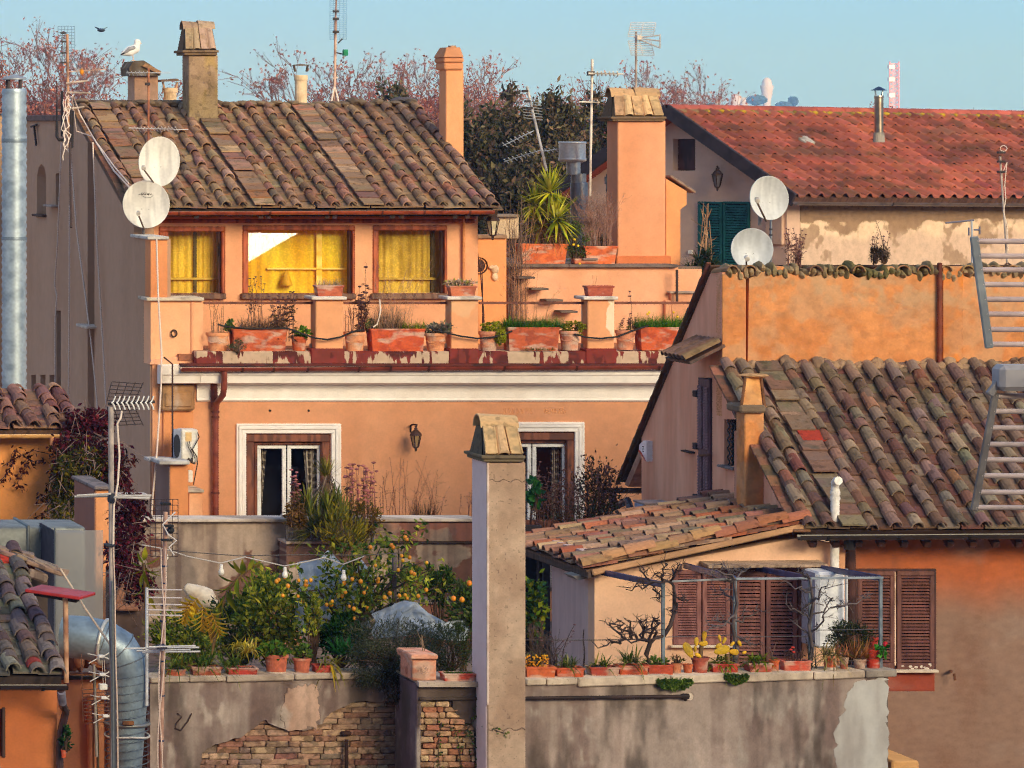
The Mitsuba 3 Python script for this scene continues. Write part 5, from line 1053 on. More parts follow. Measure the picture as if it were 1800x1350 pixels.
gutter(bl, P(-100, 1204, 42.4), P(119, 1204, 42.4), 0.055, (48, 38, 38), (36, 30, 32), (0.8,))
part(bl, 'downpipe', tube([P(107, 1212, 42.4), P(108, 1225, 42.45), P(111, 1242, 42.6), P(116, 1250, 42.7), P(113, 1262, 42.75), P(107, 1285, 42.8), P(105, 1310, 42.82), P(104, 1700, 42.82)], 0.04, 12), 'gloss', (70, 50, 52), (46, 36, 40), smooth=True)
part(bl, 'pipe_patch', tube([P(108, 1216, 42.385), P(110, 1236, 42.5)], 0.042, 12), 'flat', (122, 116, 130), (90, 84, 96), smooth=True)
for i, (a, b, c, d, y0) in enumerate(((-30, 958, 60, 978, 45.4), (0, 968, 62, 985, 45.3), (30, 975, 100, 1000, 45.2), (48, 985, 112, 1008, 45.1), (-10, 975, 50, 996, 45.5))):
 part(bl, 'ridge_plank', beam(P(a, b, y0), P(c, d, y0 - 0.1), 0.3, 0.05, 0.015), 'wood', jit((150, 122, 102), .06), (104, 84, 74))
part(bl, 'ridge_gutter_end', half_pipe(P(96, 998, 45.0), P(116, 1003, 44.9), 0.07), 'flat', (190, 160, 136), (150, 124, 108))
part(bl, 'ridge_masonry', extrude(poly(pxz([(-30, 985), (40, 990), (84, 1010), (84, 1300), (-30, 1300)], 45.6)), 45.6, 46.0), 'old', (112, 92, 84), (84, 70, 66))
part(bl, 'beam_stub', beam(P(48, 1005, 45.0), P(82, 1018, 45.0), 0.14, 0.1, 0.02), 'wood', (150, 128, 114), (110, 92, 84))
part(bl, 'red_ridge_tile', place(arc_tile(0.4, 0.12, 0.1), P(-5, 990, 45.2), np.array([0, 1.0, 0]), np.array([0.97, 0, -0.25]), np.array([0.25, 0, 0.97])), 'tile', (176, 60, 48), (140, 56, 48))
mw = thing('service_wall', 'narrow orange wall with pipes between the corner house and the big duct', 'wall')
MY = 45.6
part(mw, 'wall', extrude(poly(rect(96, 1188, 216, 2000, MY)), MY, MY + 0.3), 'plaster', (214, 148, 110), (200, 132, 94))
part(mw, 'rubble_roof', cat([rubble_top(X(98, MY), X(212, MY), MY - 0.05, 0.3, Z(1170, MY), 9, 0.1, 14), rubble_top(X(110, MY), X(200, MY), MY + 0.1, 0.3, Z(1158, MY), 7, 0.09, 15)]), 'tile', (160, 110, 86), (110, 80, 66))
part(mw, 'mortar_block', cat([blob(P(138, 1158, MY - 0.1), (0.05, 0.08, 0.1), 2, 3, 0.2), blob(P(185, 1165, MY - 0.1), (0.17, 0.08, 0.06), 2, 6, 0.2), blob(P(106, 1168, MY - 0.1), (0.05, 0.08, 0.06), 2, 8, 0.2)]), 'plaster', (220, 152, 106), (196, 130, 90))
gutter(mw, P(104, 1188, MY - 0.1), P(229, 1188, MY - 0.1), 0.045, (44, 38, 40), (34, 30, 32), ())
part(mw, 'gutter_cap', extrude(poly(pxz([(205, 1172), (214, 1172), (231, 1187), (231, 1192), (205, 1190)], MY - 0.05)), MY - 0.05, MY, 'xz'), 'flat', (40, 36, 40))
part(mw, 'drain_pipe', tube([P(224, 1196, MY - 0.16), P(224, 1204, MY - 0.16), P(216, 1212, MY - 0.16), P(190, 1221, MY - 0.14), P(168, 1224, MY - 0.12), P(161, 1230, MY - 0.1), P(160, 1242, MY - 0.1), P(160, 1700, MY - 0.1)], [0.042, 0.05, 0.05, 0.045, 0.045, 0.052, 0.052, 0.05], 12), 'gloss', (216, 146, 106), (196, 124, 86), smooth=True)
part(mw, 'thin_pipe', tube([P(190, 1196, MY - 0.05), P(190, 1700, MY - 0.05)], 0.017, 8), 'flat', (130, 80, 62), (104, 64, 52), smooth=True)
part(mw, 'olive_cable', tube([P(168, 1230, MY - 0.2), P(171, 1270, MY - 0.2), P(172, 1330, MY - 0.2), P(172, 1700, MY - 0.2)], 0.015, 6), 'flat', (110, 96, 76), smooth=True)
# ventilation
vd = thing('big_duct', 'big galvanised air duct with an elbow beside the terrace wall', 'duct')
DY = 44.5
R0 = M(38, DY)
pth = [P(112, 1118, DY + 0.2), P(150, 1121, DY + 0.1), P(184, 1128, DY), P(206, 1142, DY), P(219, 1162, DY), P(223, 1190, DY), P(223, 1700, DY)]
part(vd, 'pipe', tube(pth, [R0 * .98, R0, R0, R0, R0, R0, R0], 32), 'zinc', (150, 168, 182), (130, 146, 160), smooth=True)
for k in range(15):
 y = 1186 + k * 14.2
 q = P(223, y, DY)
 ring = [q + np.array([R0 * 1.01 * math.cos(t), R0 * 1.01 * math.sin(t), 0.035 * math.cos(t)]) for t in np.linspace(0, 6.2832, 33)]
 part(vd, 'seam', tube(ring, 0.006, 4), 'zinc', (120, 132, 144), smooth=True)
for i in (2, 3, 4):
 a = pth[i]; d = pth[i + 1] - pth[i - 1]
 dd, u, w = frame_axes(d)
 part(vd, 'elbow_seam', tube([a + R0 * 1.015 * (math.cos(t) * u + math.sin(t) * w) for t in np.linspace(0, 6.2832, 33)], 0.007, 4), 'zinc', (120, 124, 130), smooth=True)
dd, u, w = frame_axes(pth[2] - pth[1])
part(vd, 'clamp_band', tube([pth[2] + R0 * 1.03 * (math.cos(t) * u + math.sin(t) * w) for t in np.linspace(0, 6.2832, 33)], 0.022, 6), 'zinc', (226, 220, 210), smooth=True)
part(vd, 'strap', tube([P(223, 1271, DY) + R0 * 1.02 * np.array([math.cos(t), math.sin(t), 0]) for t in np.linspace(0, 6.2832, 33)], 0.02, 4), 'zinc', (150, 150, 150), smooth=True)
part(vd, 'strap_buckle', pbox(216, 1268, 236, 1275, DY - R0 - 0.05, 0.04, 0.006), 'flat', (140, 90, 56), (60, 50, 46))
part(vd, 'old_tape', tube([P(223, 1292, DY) + R0 * 1.02 * np.array([math.cos(t), math.sin(t), 0.03 * math.sin(3 * t)]) for t in np.linspace(0, 6.2832, 33)], 0.011, 5), 'flat', (214, 208, 204), (170, 166, 164), smooth=True)
vb_ = thing('air_handler', 'grey sheet metal ventilation box with a clear screen in the bottom left', 'duct')
part(vb_, 'top_duct', pbox(-40, 926, 150, 1008, 48.2, 0.9, 0.02), 'zinc', (140, 144, 142), (120, 124, 124))
part(vb_, 'duct_flange', cat([pbox(48, 923, 53, 1010, 48.16, 1.0, 0.008), pbox(96, 928, 99, 1148, 47.25, 0.05, 0.008)]), 'zinc', (110, 114, 116))
part(vb_, 'cabinet', pbox(100, 936, 150, 1148, 47.9, 0.8, 0.01), 'zinc', (126, 126, 128), (104, 106, 110))
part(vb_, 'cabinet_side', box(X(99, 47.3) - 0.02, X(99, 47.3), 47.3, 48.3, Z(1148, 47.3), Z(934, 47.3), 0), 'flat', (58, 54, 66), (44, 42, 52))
scene['m_acrylic'] = {'type': 'blendbsdf', 'weight': 0.3, 'a': {'type': 'thindielectric'}, 'b': {'type': 'twosided', 'bsdf': {'type': 'diffuse', 'reflectance': {'type': 'rgb', 'value': [0.42, 0.42, 0.43]}}}}
scr = part(vb_, 'clear_screen', pbox(98, 932, 181, 1148, 47.2, 0.006, 0), 'acrylic', label='smoky clear acrylic screen')
part(vb_, 'base_plate', pbox(85, 1147, 188, 1152, 47.2, 1.0, 0.006), 'flat', (70, 66, 66), (50, 48, 50))
pd = thing('spiral_duct', 'tall ribbed galvanised flue with a conical rain cap at the left edge', 'duct')
TY = 57.5
R1 = M(20.5, TY)
prof = []
zt = Z(156, TY)
for k in range(185):
 prof.append((R1 + (0.016 if k % 2 else 0.0), -(k * 0.052)))
part(pd, 'pipe', lathe(prof[::-1], (X(25, TY), TY, zt), 28), 'zinc', (170, 184, 196), (140, 154, 168), smooth=True)
for y in (247, 420, 687):
 part(pd, 'joint_band', lathe([(R1 + 0.006, -0.03), (R1 + 0.014, -0.028), (R1 + 0.014, 0.028), (R1 + 0.006, 0.03)], P(25, y, TY), 28), 'zinc', (120, 132, 144), smooth=True)
for a in (0.7, 2.4, 3.9, 5.4):
 part(pd, 'cap_stay', tube([(X(25, TY) + R1 * 0.7 * math.cos(a), TY + R1 * 0.7 * math.sin(a), zt - 0.02), (X(25, TY) + R1 * 0.75 * math.cos(a), TY + R1 * 0.75 * math.sin(a), zt + 0.15)], 0.02, 6), 'flat', (80, 70, 70))
part(pd, 'rain_cap', lathe([(M(22, TY), 0.13), (M(22, TY), 0.145), (0.03, 0.2), (0.0, 0.21)], (X(25, TY), TY, zt), 28), 'zinc', (170, 172, 176), (140, 142, 150))
part(pd, 'cap_lining', lathe([(0.0, 0.13), (M(22, TY), 0.128)], (X(25, TY), TY, zt), 28), 'flat', (120, 112, 112))
def dish(name, label, px, py, Y, rx, ry, roll, tilt, arm, group=None, c=(222, 216, 208), c2=(190, 184, 178)):
 t = thing(name, label, 'satellite dish', group)
 n, rings = 40, 7
 a, b = M(rx, Y), M(ry, Y)
 th = np.arange(n) * 2 * math.pi / n
 v, f = [], []
 fwd = np.array([tilt[0], -1.0, tilt[1]]); fwd /= np.linalg.norm(fwd)
 u = np.cross(fwd, [0, 0, 1.0]); u /= np.linalg.norm(u); u = -u if u[0] < 0 else u
 w = np.cross(u, fwd); w = w if w[2] > 0 else -w
 cr, sr = math.cos(roll), math.sin(roll)
 C = P(px, py, Y)
 def ring(s, depth):
  x, z = a * s * np.cos(th), b * s * np.sin(th)
  return C + (x * cr - z * sr)[:, None] * u + (x * sr + z * cr)[:, None] * w + depth * fwd
 rr = [(k / rings, -0.09 * (1 - (k / rings) ** 2)) for k in range(1, rings + 1)] + [(1.025, 0.006), (1.03, -0.008), (1.0, -0.016)] + [(k / rings, -0.02 - 0.09 * (1 - (k / rings) ** 2)) for k in range(rings - 1, 0, -1)]
 for s, d in rr: v.append(ring(s, d))
 v = np.vstack(v + [[C - 0.09 * fwd], [C - 0.11 * fwd]])
 for i in range(len(rr) - 1):
  for j in range(n):
   k = (j + 1) % n
   f += [[i * n + j, i * n + k, (i + 1) * n + k], [i * n + j, (i + 1) * n + k, (i + 1) * n + j]]
 e = len(v)
 for j in range(n):
  f += [[e - 2, (j + 1) % n, j], [e - 1, (len(rr) - 1) * n + j, (len(rr) - 1) * n + (j + 1) % n]]
 part(t, 'reflector', (v, np.array(f)), 'dish', c, c2, smooth=True)
 (ax, ay), (bx, by) = arm
 A, B = P(ax, ay, Y - 0.02), P(bx, by, Y - 0.38)
 part(t, 'arm', beam(A, B, 0.022, 0.018), 'flat', (120, 96, 80), (90, 72, 62))
 part(t, 'receiver', cat([lathe([(0.0, -0.05), (0.032, -0.045), (0.032, 0.03), (0.024, 0.05), (0, 0.052)], B + [0, -0.02, 0.02], 12, (0.2, 0.9, 0.3))]), 'flat', (214, 204, 194), (150, 140, 132), smooth=False)
 part(t, 'back_mount', cat([beam(C - fwd * 0.1, C - fwd * 0.28, 0.09, 0.12), tube([C - fwd * 0.26 + [0, 0, 0.1], C - fwd * 0.26 - [0, 0, b * 1.25]], 0.022, 8)]), 'flat', (150, 140, 132), (110, 100, 96))
 for q in (-0.05, 0.05):
  part(t, 'bolt', blob(C + u * q - 0.085 * fwd - w * b * 0.2, (0.007, 0.004, 0.007), 1, 1, 0), 'flat', (90, 84, 80))
 return t, C, u, w, fwd
def f_dish(p, n, uv):
 w = smoothstep(0.35, 0.7, 0.75 * fbm(p.x * 14, p.z * 2.0, 1.1, 3) + 0.25 * noise(p.x * 4, p.z * 4, 2.0))
 return mix(unpack(uv.x), unpack(uv.y), w) * (0.92 + 0.1 * noise(p.x * 40, p.z * 40, 3.0))
scene['m_dish'] = rough(f_dish, 0.5, 0.4)
dish('satellite_dish', 'upper of the two white dishes at the left roof corner', 280, 284, 61.0, 36, 43.5, -0.22, (0.1, 0.12), ((273, 325), (252, 297)))
d2, C2, u2, w2, n2 = dish('satellite_dish', 'lower white dish with dark lettering at the left roof corner', 257, 359, 60.9, 40, 41, -0.1, (-0.05, 0.06), ((254, 404), (243, 377)))
lg = []
for txt, x0, wd, bold, hgt in (('DIGI', -18, 19, True, 7.0), ('Quest', 1.5, 19, True, 7.0)):
 m = meshkit.text_mesh(txt, M(hgt, 60.9), 0.003, bold)
 v = np.array(m.vertices); k = M(wd, 60.9) / v[:, 0].max()
 lg.append((C2 + (M(x0, 60.9) + v[:, :1] * k + v[:, 1:2] * (0.25 if not bold else 0.0)) * u2 + (M(17, 60.9) + v[:, 1:2]) * w2 + (-0.068 + v[:, 2:]) * n2, np.array(m.faces)))
el = [C2 + M(4 + 11 * math.cos(t), 60.9) * u2 + M(19 + 7 * math.sin(t), 60.9) * w2 - 0.066 * n2 for t in np.linspace(0.3, 5.9, 30)]
part(d2, 'logo', cat(lg + [tube(el, 0.0025, 4)]), 'plain', (52, 46, 44))
dish('satellite_dish', 'upper grey dish standing before the green shutters', 1352, 348, 53.2, 35, 38, 0.15, (0.12, 0.05), ((1347, 389), (1330, 354)), c=(206, 206, 206), c2=(180, 180, 182))
dish('satellite_dish', 'lower grey dish half hidden by the ochre wall top', 1322, 438, 53.0, 36, 36, 0.3, (-0.02, 0.06), ((1312, 468), (1312, 456)), c=(200, 202, 206), c2=(176, 178, 182))
dish('satellite_dish', 'sliver of a white dish behind the orange chimney', 1088, 316, 66.5, 26, 40, 0.1, (0.5, 0.05), ((1092, 350), (1080, 330)))
pole = thing('dish_pole', 'grey pole holding the two dishes above the ochre wall', 'pole')
part(pole, 'pole', tube([P(1355, 385, 53.35), P(1355, 500, 53.35)], 0.018, 8), 'metal', (150, 150, 156), smooth=True)
for y in (403, 413, 430): part(pole, 'clip', tube([P(1355, y - 1.5, 53.35), P(1355, y + 1.5, 53.35)], 0.023, 8), 'flat', (60, 60, 64))
GAL, DARK, PALE = (190, 186, 182), (60, 52, 52), (220, 208, 196)
def rods(segs, r, n=5): return cat([tube([a, b], r, n) for a, b in segs])
def mast(t, x0, y0, x1, y1, Y, r, c=GAL, c2=(150, 140, 134), mat='flat', name='mast'):
 return part(t, name, tube([P(x0, y0, Y), P(x1, y1, Y)], r, 8), mat, c, c2, smooth=True)
def grid(x0, y0, x1, y1, nx, ny, Y, skew=0.0, bend=0.0):
 """A wire reflector grid between two pixel corners; skew shifts its top along x, bend brings its middle forward."""
 out = []
 for i in range(nx + 1):
  x = x0 + (x1 - x0) * i / nx
  out.append((P(x + skew, y0, Y + bend * 0), P(x, y1, Y)))
 for j in range(ny + 1):
  y = y0 + (y1 - y0) * j / ny
  s = skew * (1 - j / ny)
  out.append((P(x0 + s, y, Y), P(x1 + s, y, Y)))
 return out
# aerials of the left roof
a = thing('tv_aerial', 'tall panel aerial with mesh reflector and tangled cables at the left gable', 'aerial')
mast(a, 118, 60, 121, 260, 62.6, 0.022, (190, 140, 110), (130, 96, 80))
part(a, 'mesh_reflector', rods(grid(102, 46, 131, 110, 5, 12, 62.8), 0.0035, 3), 'flat', (110, 120, 136))
for y in (58, 73, 93, 110): part(a, 'dipole', pbox(107, y - 1.5, 117, y + 1.5, 62.5, 0.05, 0.004), 'flat', DARK)
part(a, 'dipole_rod', rods([(P(110, 55, 62.52), P(110, 112, 62.52))], 0.006), 'flat', (110, 110, 120))
part(a, 'amplifier', blob(P(144, 126, 62.5), (0.03, 0.03, 0.05), 2, 3, 0.05), 'flat', (232, 150, 40), (206, 120, 30), smooth=True)
part(a, 'yagi', rods([(P(120, 126, 62.5), P(186, 122, 62.5))] + [(P(132 + k * 6, 119 + k * 0.1, 62.4), P(136 + k * 6, 129, 62.65)) for k in range(8)], 0.007), 'flat', (226, 190, 170))
part(a, 'cross_arm', rods([(P(116, 146, 62.5), P(154, 142, 62.5)), (P(120, 162, 62.5), P(158, 164, 62.5)), (P(98, 194, 62.4), P(148, 188, 62.4))], 0.014), 'flat', (200, 180, 166), (140, 120, 110))
part(a, 'hook_tube', tube([P(100, 132, 62.3), P(100, 240, 62.3), P(104, 246, 62.3), P(114, 246, 62.3)], 0.024, 8), 'flat', (44, 40, 44), smooth=True)
part(a, 'bracket_frame', rods([(P(109, 160, 62.3), P(109, 240, 62.3)), (P(124, 190, 62.3), P(124, 262, 62.3)), (P(128, 195, 62.3), P(127, 260, 62.3))], 0.02, 6), 'flat', (50, 44, 46))
part(a, 'drop_pipe', tube([P(123, 250, 62.2), P(125, 400, 61.5)], 0.02, 6), 'flat', (70, 56, 54))
for k in range(4):
 q = [P(116 + 6 * math.sin(t * (1.1 + 0.5 * k) + k * 2.3) + rng.normal(0, 2.5), 160 + t * 24 + 7 * k, 62.2) for t in np.linspace(0, 4.2, 14)]
 part(a, 'tangled_cable', tube(q, 0.008, 5), 'flat', (226, 206, 194), smooth=True)
b_ = thing('rooftop_aerial', 'rusty mast with a flat log aerial before the upper white dish', 'aerial')
mast(b_, 261, 120, 261, 262, 61.6, 0.017, (150, 90, 66), (196, 130, 96))
part(b_, 'yagi', rods([(P(226, 225, 61.5), P(331, 228, 61.5))] + [(P(230 + k * 6, 224 - (k % 2), 61.35), P(236 + k * 6, 230 + (k % 3), 61.75)) for k in range(14)], 0.006), 'flat', (206, 200, 200))
part(b_, 'top_yagi', rods([(P(222, 128, 61.6), P(300, 128, 61.6))] + [(P(224 + k * 7, 125, 61.5), P(228 + k * 7, 133, 61.75)) for k in range(6)], 0.006), 'flat', (190, 190, 196))
part(b_, 'junction_box', pbox(256, 145, 264, 150, 61.55, 0.05), 'flat', DARK)
c_ = thing('ridge_aerial', 'tall mast with a fine mesh panel aerial behind the roof ridge', 'aerial')
mast(c_, 590, 30, 588, 182, 67.6, 0.022, (206, 170, 150), (150, 110, 96))
mast(c_, 592, -30, 590, 34, 67.6, 0.014, (150, 110, 100), name='upper_mast')
part(c_, 'mesh_reflector', rods(grid(580, -30, 609, 70, 5, 30, 67.8), 0.003, 3), 'flat', (120, 150, 180))
for y in (20, 33, 56): part(c_, 'dipole', pbox(586, y - 2, 596, y + 2, 67.5, 0.05, 0.004), 'flat', DARK)
part(c_, 'side_arm', rods([(P(588, 92, 67.6), P(606, 96, 67.6)), (P(594, 76, 67.6), P(602, 68, 67.6))], 0.012), 'flat', (70, 62, 62))
part(c_, 'green_box', pbox(604, 87, 612, 98, 67.5, 0.08), 'flat', (40, 140, 96), (30, 110, 76))
part(c_, 'guy_foot', rods([(P(588, 150, 67.6), P(582, 182, 67.5)), (P(588, 150, 67.6), P(596, 182, 67.5)), (P(584, 138, 67.6), P(594, 136, 67.6))], 0.014), 'flat', (226, 206, 190))
e_ = thing('mesh_corner_aerial', 'corner reflector aerial of fine bars on the orange chimney', 'aerial')
mast(e_, 1118, 55, 1118, 166, 64.2, 0.017, (180, 160, 150), (140, 120, 112))
for (x0, y0, x1, y1, sk) in ((1104, 40, 1148, 64, 5), (1110, 72, 1150, 97, -6)):
 g = [(P(x0 + sk * (1 - j / 6), y0 + (y1 - y0) * j / 6, 64.1), P(x1 + sk * (1 - j / 6), y0 + (y1 - y0) * j / 6, 64.1)) for j in range(7)]
 g += [(P(x0 + sk, y0, 64.1), P(x0, y1, 64.1)), (P(x1 + sk, y0, 64.1), P(x1, y1, 64.1)), (P((x0 + x1) / 2 + sk, y0, 64.1), P((x0 + x1) / 2, y1, 64.1))]
 part(e_, 'reflector', rods(g, 0.006, 4), 'flat', (206, 196, 192), (170, 164, 164))
part(e_, 'boom', rods([(P(1114, 66, 64.1), P(1160, 72, 63.9)), (P(1120, 68, 64.1), P(1160, 84, 63.9)), (P(1124, 66, 64.1), P(1158, 62, 63.9)), (P(1160, 60, 63.9), P(1160, 85, 63.9))], 0.011), 'flat', (190, 180, 176), (150, 140, 138))
part(e_, 'feed_box', pbox(1120, 62, 1128, 70, 64.0, 0.08), 'flat', (206, 190, 176))
f_ = thing('white_aerial', 'white painted mast with two short arms behind the dry shrub', 'aerial')
mast(f_, 1041, 104, 1037, 345, 66.6, 0.022, (226, 210, 196), (190, 170, 156))
for y, x1 in ((129, 1096), (179, 1054)):
 part(f_, 'yagi', rods([(P(1034 if y < 150 else 1018, y, 66.5), P(x1, y + 1, 66.5))] + [(P(1050 + k * 7, y - 3, 66.4), P(1051 + k * 7, y + 4, 66.7)) for k in range(6 if y < 150 else 1)], 0.012), 'flat', (226, 214, 200), (190, 170, 150))
part(f_, 'clamp', pbox(1034, 125, 1046, 133, 66.5, 0.08), 'flat', (90, 80, 76))
h_ = thing('leaning_aerial', 'leaning mast with three feathery aerials above the yucca', 'aerial')
mast(h_, 926, 152, 961, 300, 66.2, 0.022, (214, 206, 204), (170, 164, 164))
for (x0, y0, x1, y1, n) in ((938, 230, 884, 256, 7), (950, 264, 886, 284, 8), (954, 266, 980, 262, 3)):
 ln = [(P(x0, y0, 66.1), P(x1, y1, 66.0))]
 for k in range(n):
  t = (k + 1) / (n + 0.5); x, y = x0 + (x1 - x0) * t, y0 + (y1 - y0) * t
  ln.append((P(x - 4, y - 3, 65.85), P(x + 4, y + 4, 66.3)))
 part(h_, 'yagi', rods(ln, 0.007), 'flat', (190, 196, 206), (150, 156, 166))
part(h_, 'mesh_panel', rods([(P(918 + 0.3 * k, 172 + k * 5, 66.1), P(952 + 0.3 * k, 176 + k * 5, 66.1)) for k in range(8)], 0.005), 'flat', (150, 156, 166))
for x, y in ((923, 160), (927, 178), (931, 190)): part(h_, 'dipole', pbox(x - 4, y - 2, x + 6, y + 2, 66.05, 0.06), 'flat', DARK)
i_ = thing('far_right_aerial', 'slim pale mast with cable loops before the red roof at the right', 'aerial')
mast(i_, 1758, 275, 1771, 470, 53.0, 0.014, (206, 186, 170), (150, 130, 120))
for y in (268, 284, 302): part(i_, 'clamp', pbox(1755, y - 2, 1768, y + 2, 52.9, 0.06), 'flat', DARK)
part(i_, 'cable_loop', tube([P(1764 + 6 * math.cos(t), 261 + 5 * math.sin(t), 53) for t in np.linspace(0, 6.3, 16)], 0.005, 5), 'flat', (214, 196, 186))
part(i_, 'cable', tube([P(x, y, 52.95) for x, y in ((1764, 300), (1770, 285), (1766, 325), (1768, 350), (1764, 372), (1770, 395), (1772, 440))], 0.006, 5), 'flat', (226, 206, 190), smooth=True)
part(i_, 'foot', rods([(P(1771, 462, 53), P(1752, 480, 52.9)), (P(1771, 462, 53), P(1790, 474, 52.9))], 0.012), 'flat', (90, 66, 56))
j_ = thing('short_aerial_arm', 'short aerial arm on a stub mast above the ochre wall', 'aerial')
mast(j_, 1708, 388, 1709, 470, 52.9, 0.014, (176, 176, 184))
part(j_, 'arm', rods([(P(1662, 392, 52.9), P(1712, 387, 52.9)), (P(1703, 400, 52.9), P(1703, 414, 52.9)), (P(1722, 398, 52.9), P(1722, 412, 52.9)), (P(1712, 404, 52.9), P(1722, 404, 52.9))], 0.012), 'flat', (110, 106, 120))
# foreground left masts
k_ = thing('uhf_aerial', 'grey mast with a bow tie grid aerial of curved white rods at the left', 'aerial')
mast(k_, 195, 715, 199, 1500, 43.0, 0.03, (186, 170, 160), (150, 140, 136), 'flat')
part(k_, 'lower_sleeve', tube([P(196.5, 1020, 43.0), P(200, 1500, 43.0)], 0.033, 10), 'metal', (160, 170, 180), smooth=True)
for s in (-1, 1):
 ym = 710
 g = [(P(188 + j * 0 + (9 if s < 0 else 0) * (j / 5) - (0), ym + s * (6 + j * 6.6), 43.05), P(240 + (12 if s < 0 else 10) * (j / 5), ym + s * (4 + j * 6.2), 43.05)) for j in range(6)]
 g += [(P(188 + 12 * k, ym + s * 5, 43.05), P(196 + 14 * k, ym + s * 38, 43.05)) for k in range(5)]
 part(k_, 'grid_reflector', rods(g, 0.0045, 4), 'flat', (66, 56, 56))
part(k_, 'boom', beam(P(190, 710, 43), P(272, 706, 43), 0.03, 0.03), 'flat', (54, 48, 52))
for i in range(9):
 x = 196 + i * 8.4
 pts = [P(x + (0 if i % 1 else 0) + t * 7, 707 + 12 * (t * t) * s - 1 * s, 42.95) for s in (-1,) for t in np.linspace(1, 0, 5)] + [P(x + t * 7, 707 + 12 * t * t + 1, 42.95) for t in np.linspace(0, 1, 5)]
 part(k_, 'curved_rod', tube(pts, 0.008, 5), 'flat', (226, 222, 216))
part(k_, 'yagi', rods([(P(131, 873, 43), P(266, 871, 43)), (P(135, 871, 42.9), P(195, 868, 42.9)), (P(195, 870, 43.1), P(264, 874, 43.1)), (P(200, 874, 42.8), P(262, 876, 42.9))], 0.012), 'flat', (190, 184, 180), (150, 146, 146))
part(k_, 'clamp', pbox(193, 868, 202, 884, 42.92, 0.14), 'flat', (50, 54, 66))
part(k_, 'clamp', pbox(186, 957, 203, 961, 42.92, 0.14), 'flat', (50, 54, 66))
part(k_, 'cable', tube([P(x, y, 42.95) for x, y in ((214, 722), (212, 735), (206, 745), (210, 800), (207, 850), (200, 890), (199, 960))], 0.012, 6), 'flat', (226, 206, 190), smooth=True)
part(k_, 'cable', tube([P(x, y, 42.96) for x, y in ((199, 960), (202, 1040), (203, 1150), (206, 1240), (208, 1400))], 0.009, 6), 'flat', (206, 180, 164), smooth=True)
l_ = thing('pink_mast', 'pinkish mast bound with blue ties carrying aerial rods over the terrace plants', 'aerial')
mast(l_, 291, 900, 280, 1500, 43.6, 0.024, (196, 156, 138), (170, 130, 114))
part(l_, 'mesh_panel', rods(grid(264, 878, 313, 978, 5, 10, 43.9), 0.004, 3), 'flat', (70, 56, 58))
for x, y in ((293, 886), (298, 925), (295, 950)): part(l_, 'black_fitting', pbox(x - 9, y - 2, x + 8, y + 2, 43.4, 0.08), 'flat', (36, 34, 38))
part(l_, 'black_cap', blob(P(300, 932, 43.5), (0.04, 0.04, 0.035), 2, 3, 0.05), 'flat', (40, 42, 48), smooth=True)
part(l_, 'zigzag_rod', tube([P(x, y, 43.4) for x, y in ((308, 900), (286, 922), (296, 940), (310, 950), (297, 962), (306, 976))], 0.008, 5), 'flat', (214, 206, 204))
for y in (1036, 1050, 1062, 1072, 1081):
 part(l_, 'cross_rod', tube([P(258, y, 43.55), P(320, y + 1, 43.5)], 0.008, 5), 'flat', (196, 186, 190))
for dy, a0, a1 in ((0, 218, 350), (4, 240, 335), (-3, 262, 344), (7, 250, 352)):
 part(l_, 'lower_rod', tube([P(a0, 1140 + dy, 43.5 + dy * 0.03), P(a1, 1138 + dy, 43.4 + dy * 0.03)], 0.009, 5), 'flat', (206, 204, 206))
part(l_, 'insulator', pbox(278, 1135, 294, 1142, 43.4, 0.1), 'flat', (50, 48, 70))
for y in (995, 1025, 1064, 1092, 1132, 1162, 1223, 1302): part(l_, 'blue_tie', tube([P(288.5 - (y - 1000) * 0.018, y - 1.2, 43.6), P(288.5 - (y - 1000) * 0.018, y + 1.2, 43.6)], 0.034, 8), 'flat', (52, 66, 96))
for k in range(2):
 part(l_, 'cable', tube([P(288 - (y - 960) * 0.017 + 5 * math.sin(y * 0.018 + k * 2), y, 43.52) for y in range(965, 1460, 24)], 0.007, 6), 'flat', (216, 192, 180), smooth=True)
part(l_, 'side_pole', tube([P(258, 1033, 44.3), P(258, 1240, 44.3)], 0.018, 8), 'flat', (206, 206, 210), (170, 170, 176), smooth=True)
m_ = thing('panel_aerial', 'small four bay panel aerial with white clips in front of the service wall', 'aerial')
mast(m_, 165, 1168, 170, 1330, 43.8, 0.016, (150, 140, 130), (110, 100, 92))
for y, x in ((1154, 178), (1186, 180), (1227, 183), (1259, 186)):
 part(m_, 'bow_tie', rods([(P(x, y, 43.6), P(x - 22, y + 12, 43.6)), (P(x, y, 43.6), P(x - 24, y - 5, 43.7)), (P(x + 3, y, 43.6), P(x + 20, y - 10, 43.6)), (P(x + 3, y, 43.6), P(x + 18, y + 6, 43.7))], 0.006), 'flat', (226, 220, 214))
 part(m_, 'white_clip', pbox(x - 5, y - 2.5, x + 5, y + 2.5, 43.55, 0.05), 'flat', (226, 222, 220))
part(m_, 'white_box', pbox(175, 1203, 189, 1213, 43.5, 0.08), 'flat', (226, 222, 214))
part(m_, 'grid_reflector', rods([(P(144 + j * 0.6, 1213 + j * 6.5, 43.85), P(198 + j * 0.2, 1209 + j * 6.5, 43.85)) for j in range(10)] + [(P(143, 1150, 43.85), P(146, 1270, 43.85))], 0.0045, 4), 'flat', (120, 84, 70))
part(m_, 'riser_wires', rods([(P(179, 1160, 43.7), P(182, 1208, 43.7)), (P(183, 1160, 43.7), P(186, 1208, 43.7))], 0.004), 'flat', (206, 190, 176))
n_ = thing('red_sheet_post', 'rust streaked post carrying a red corrugated sheet edge', 'post')
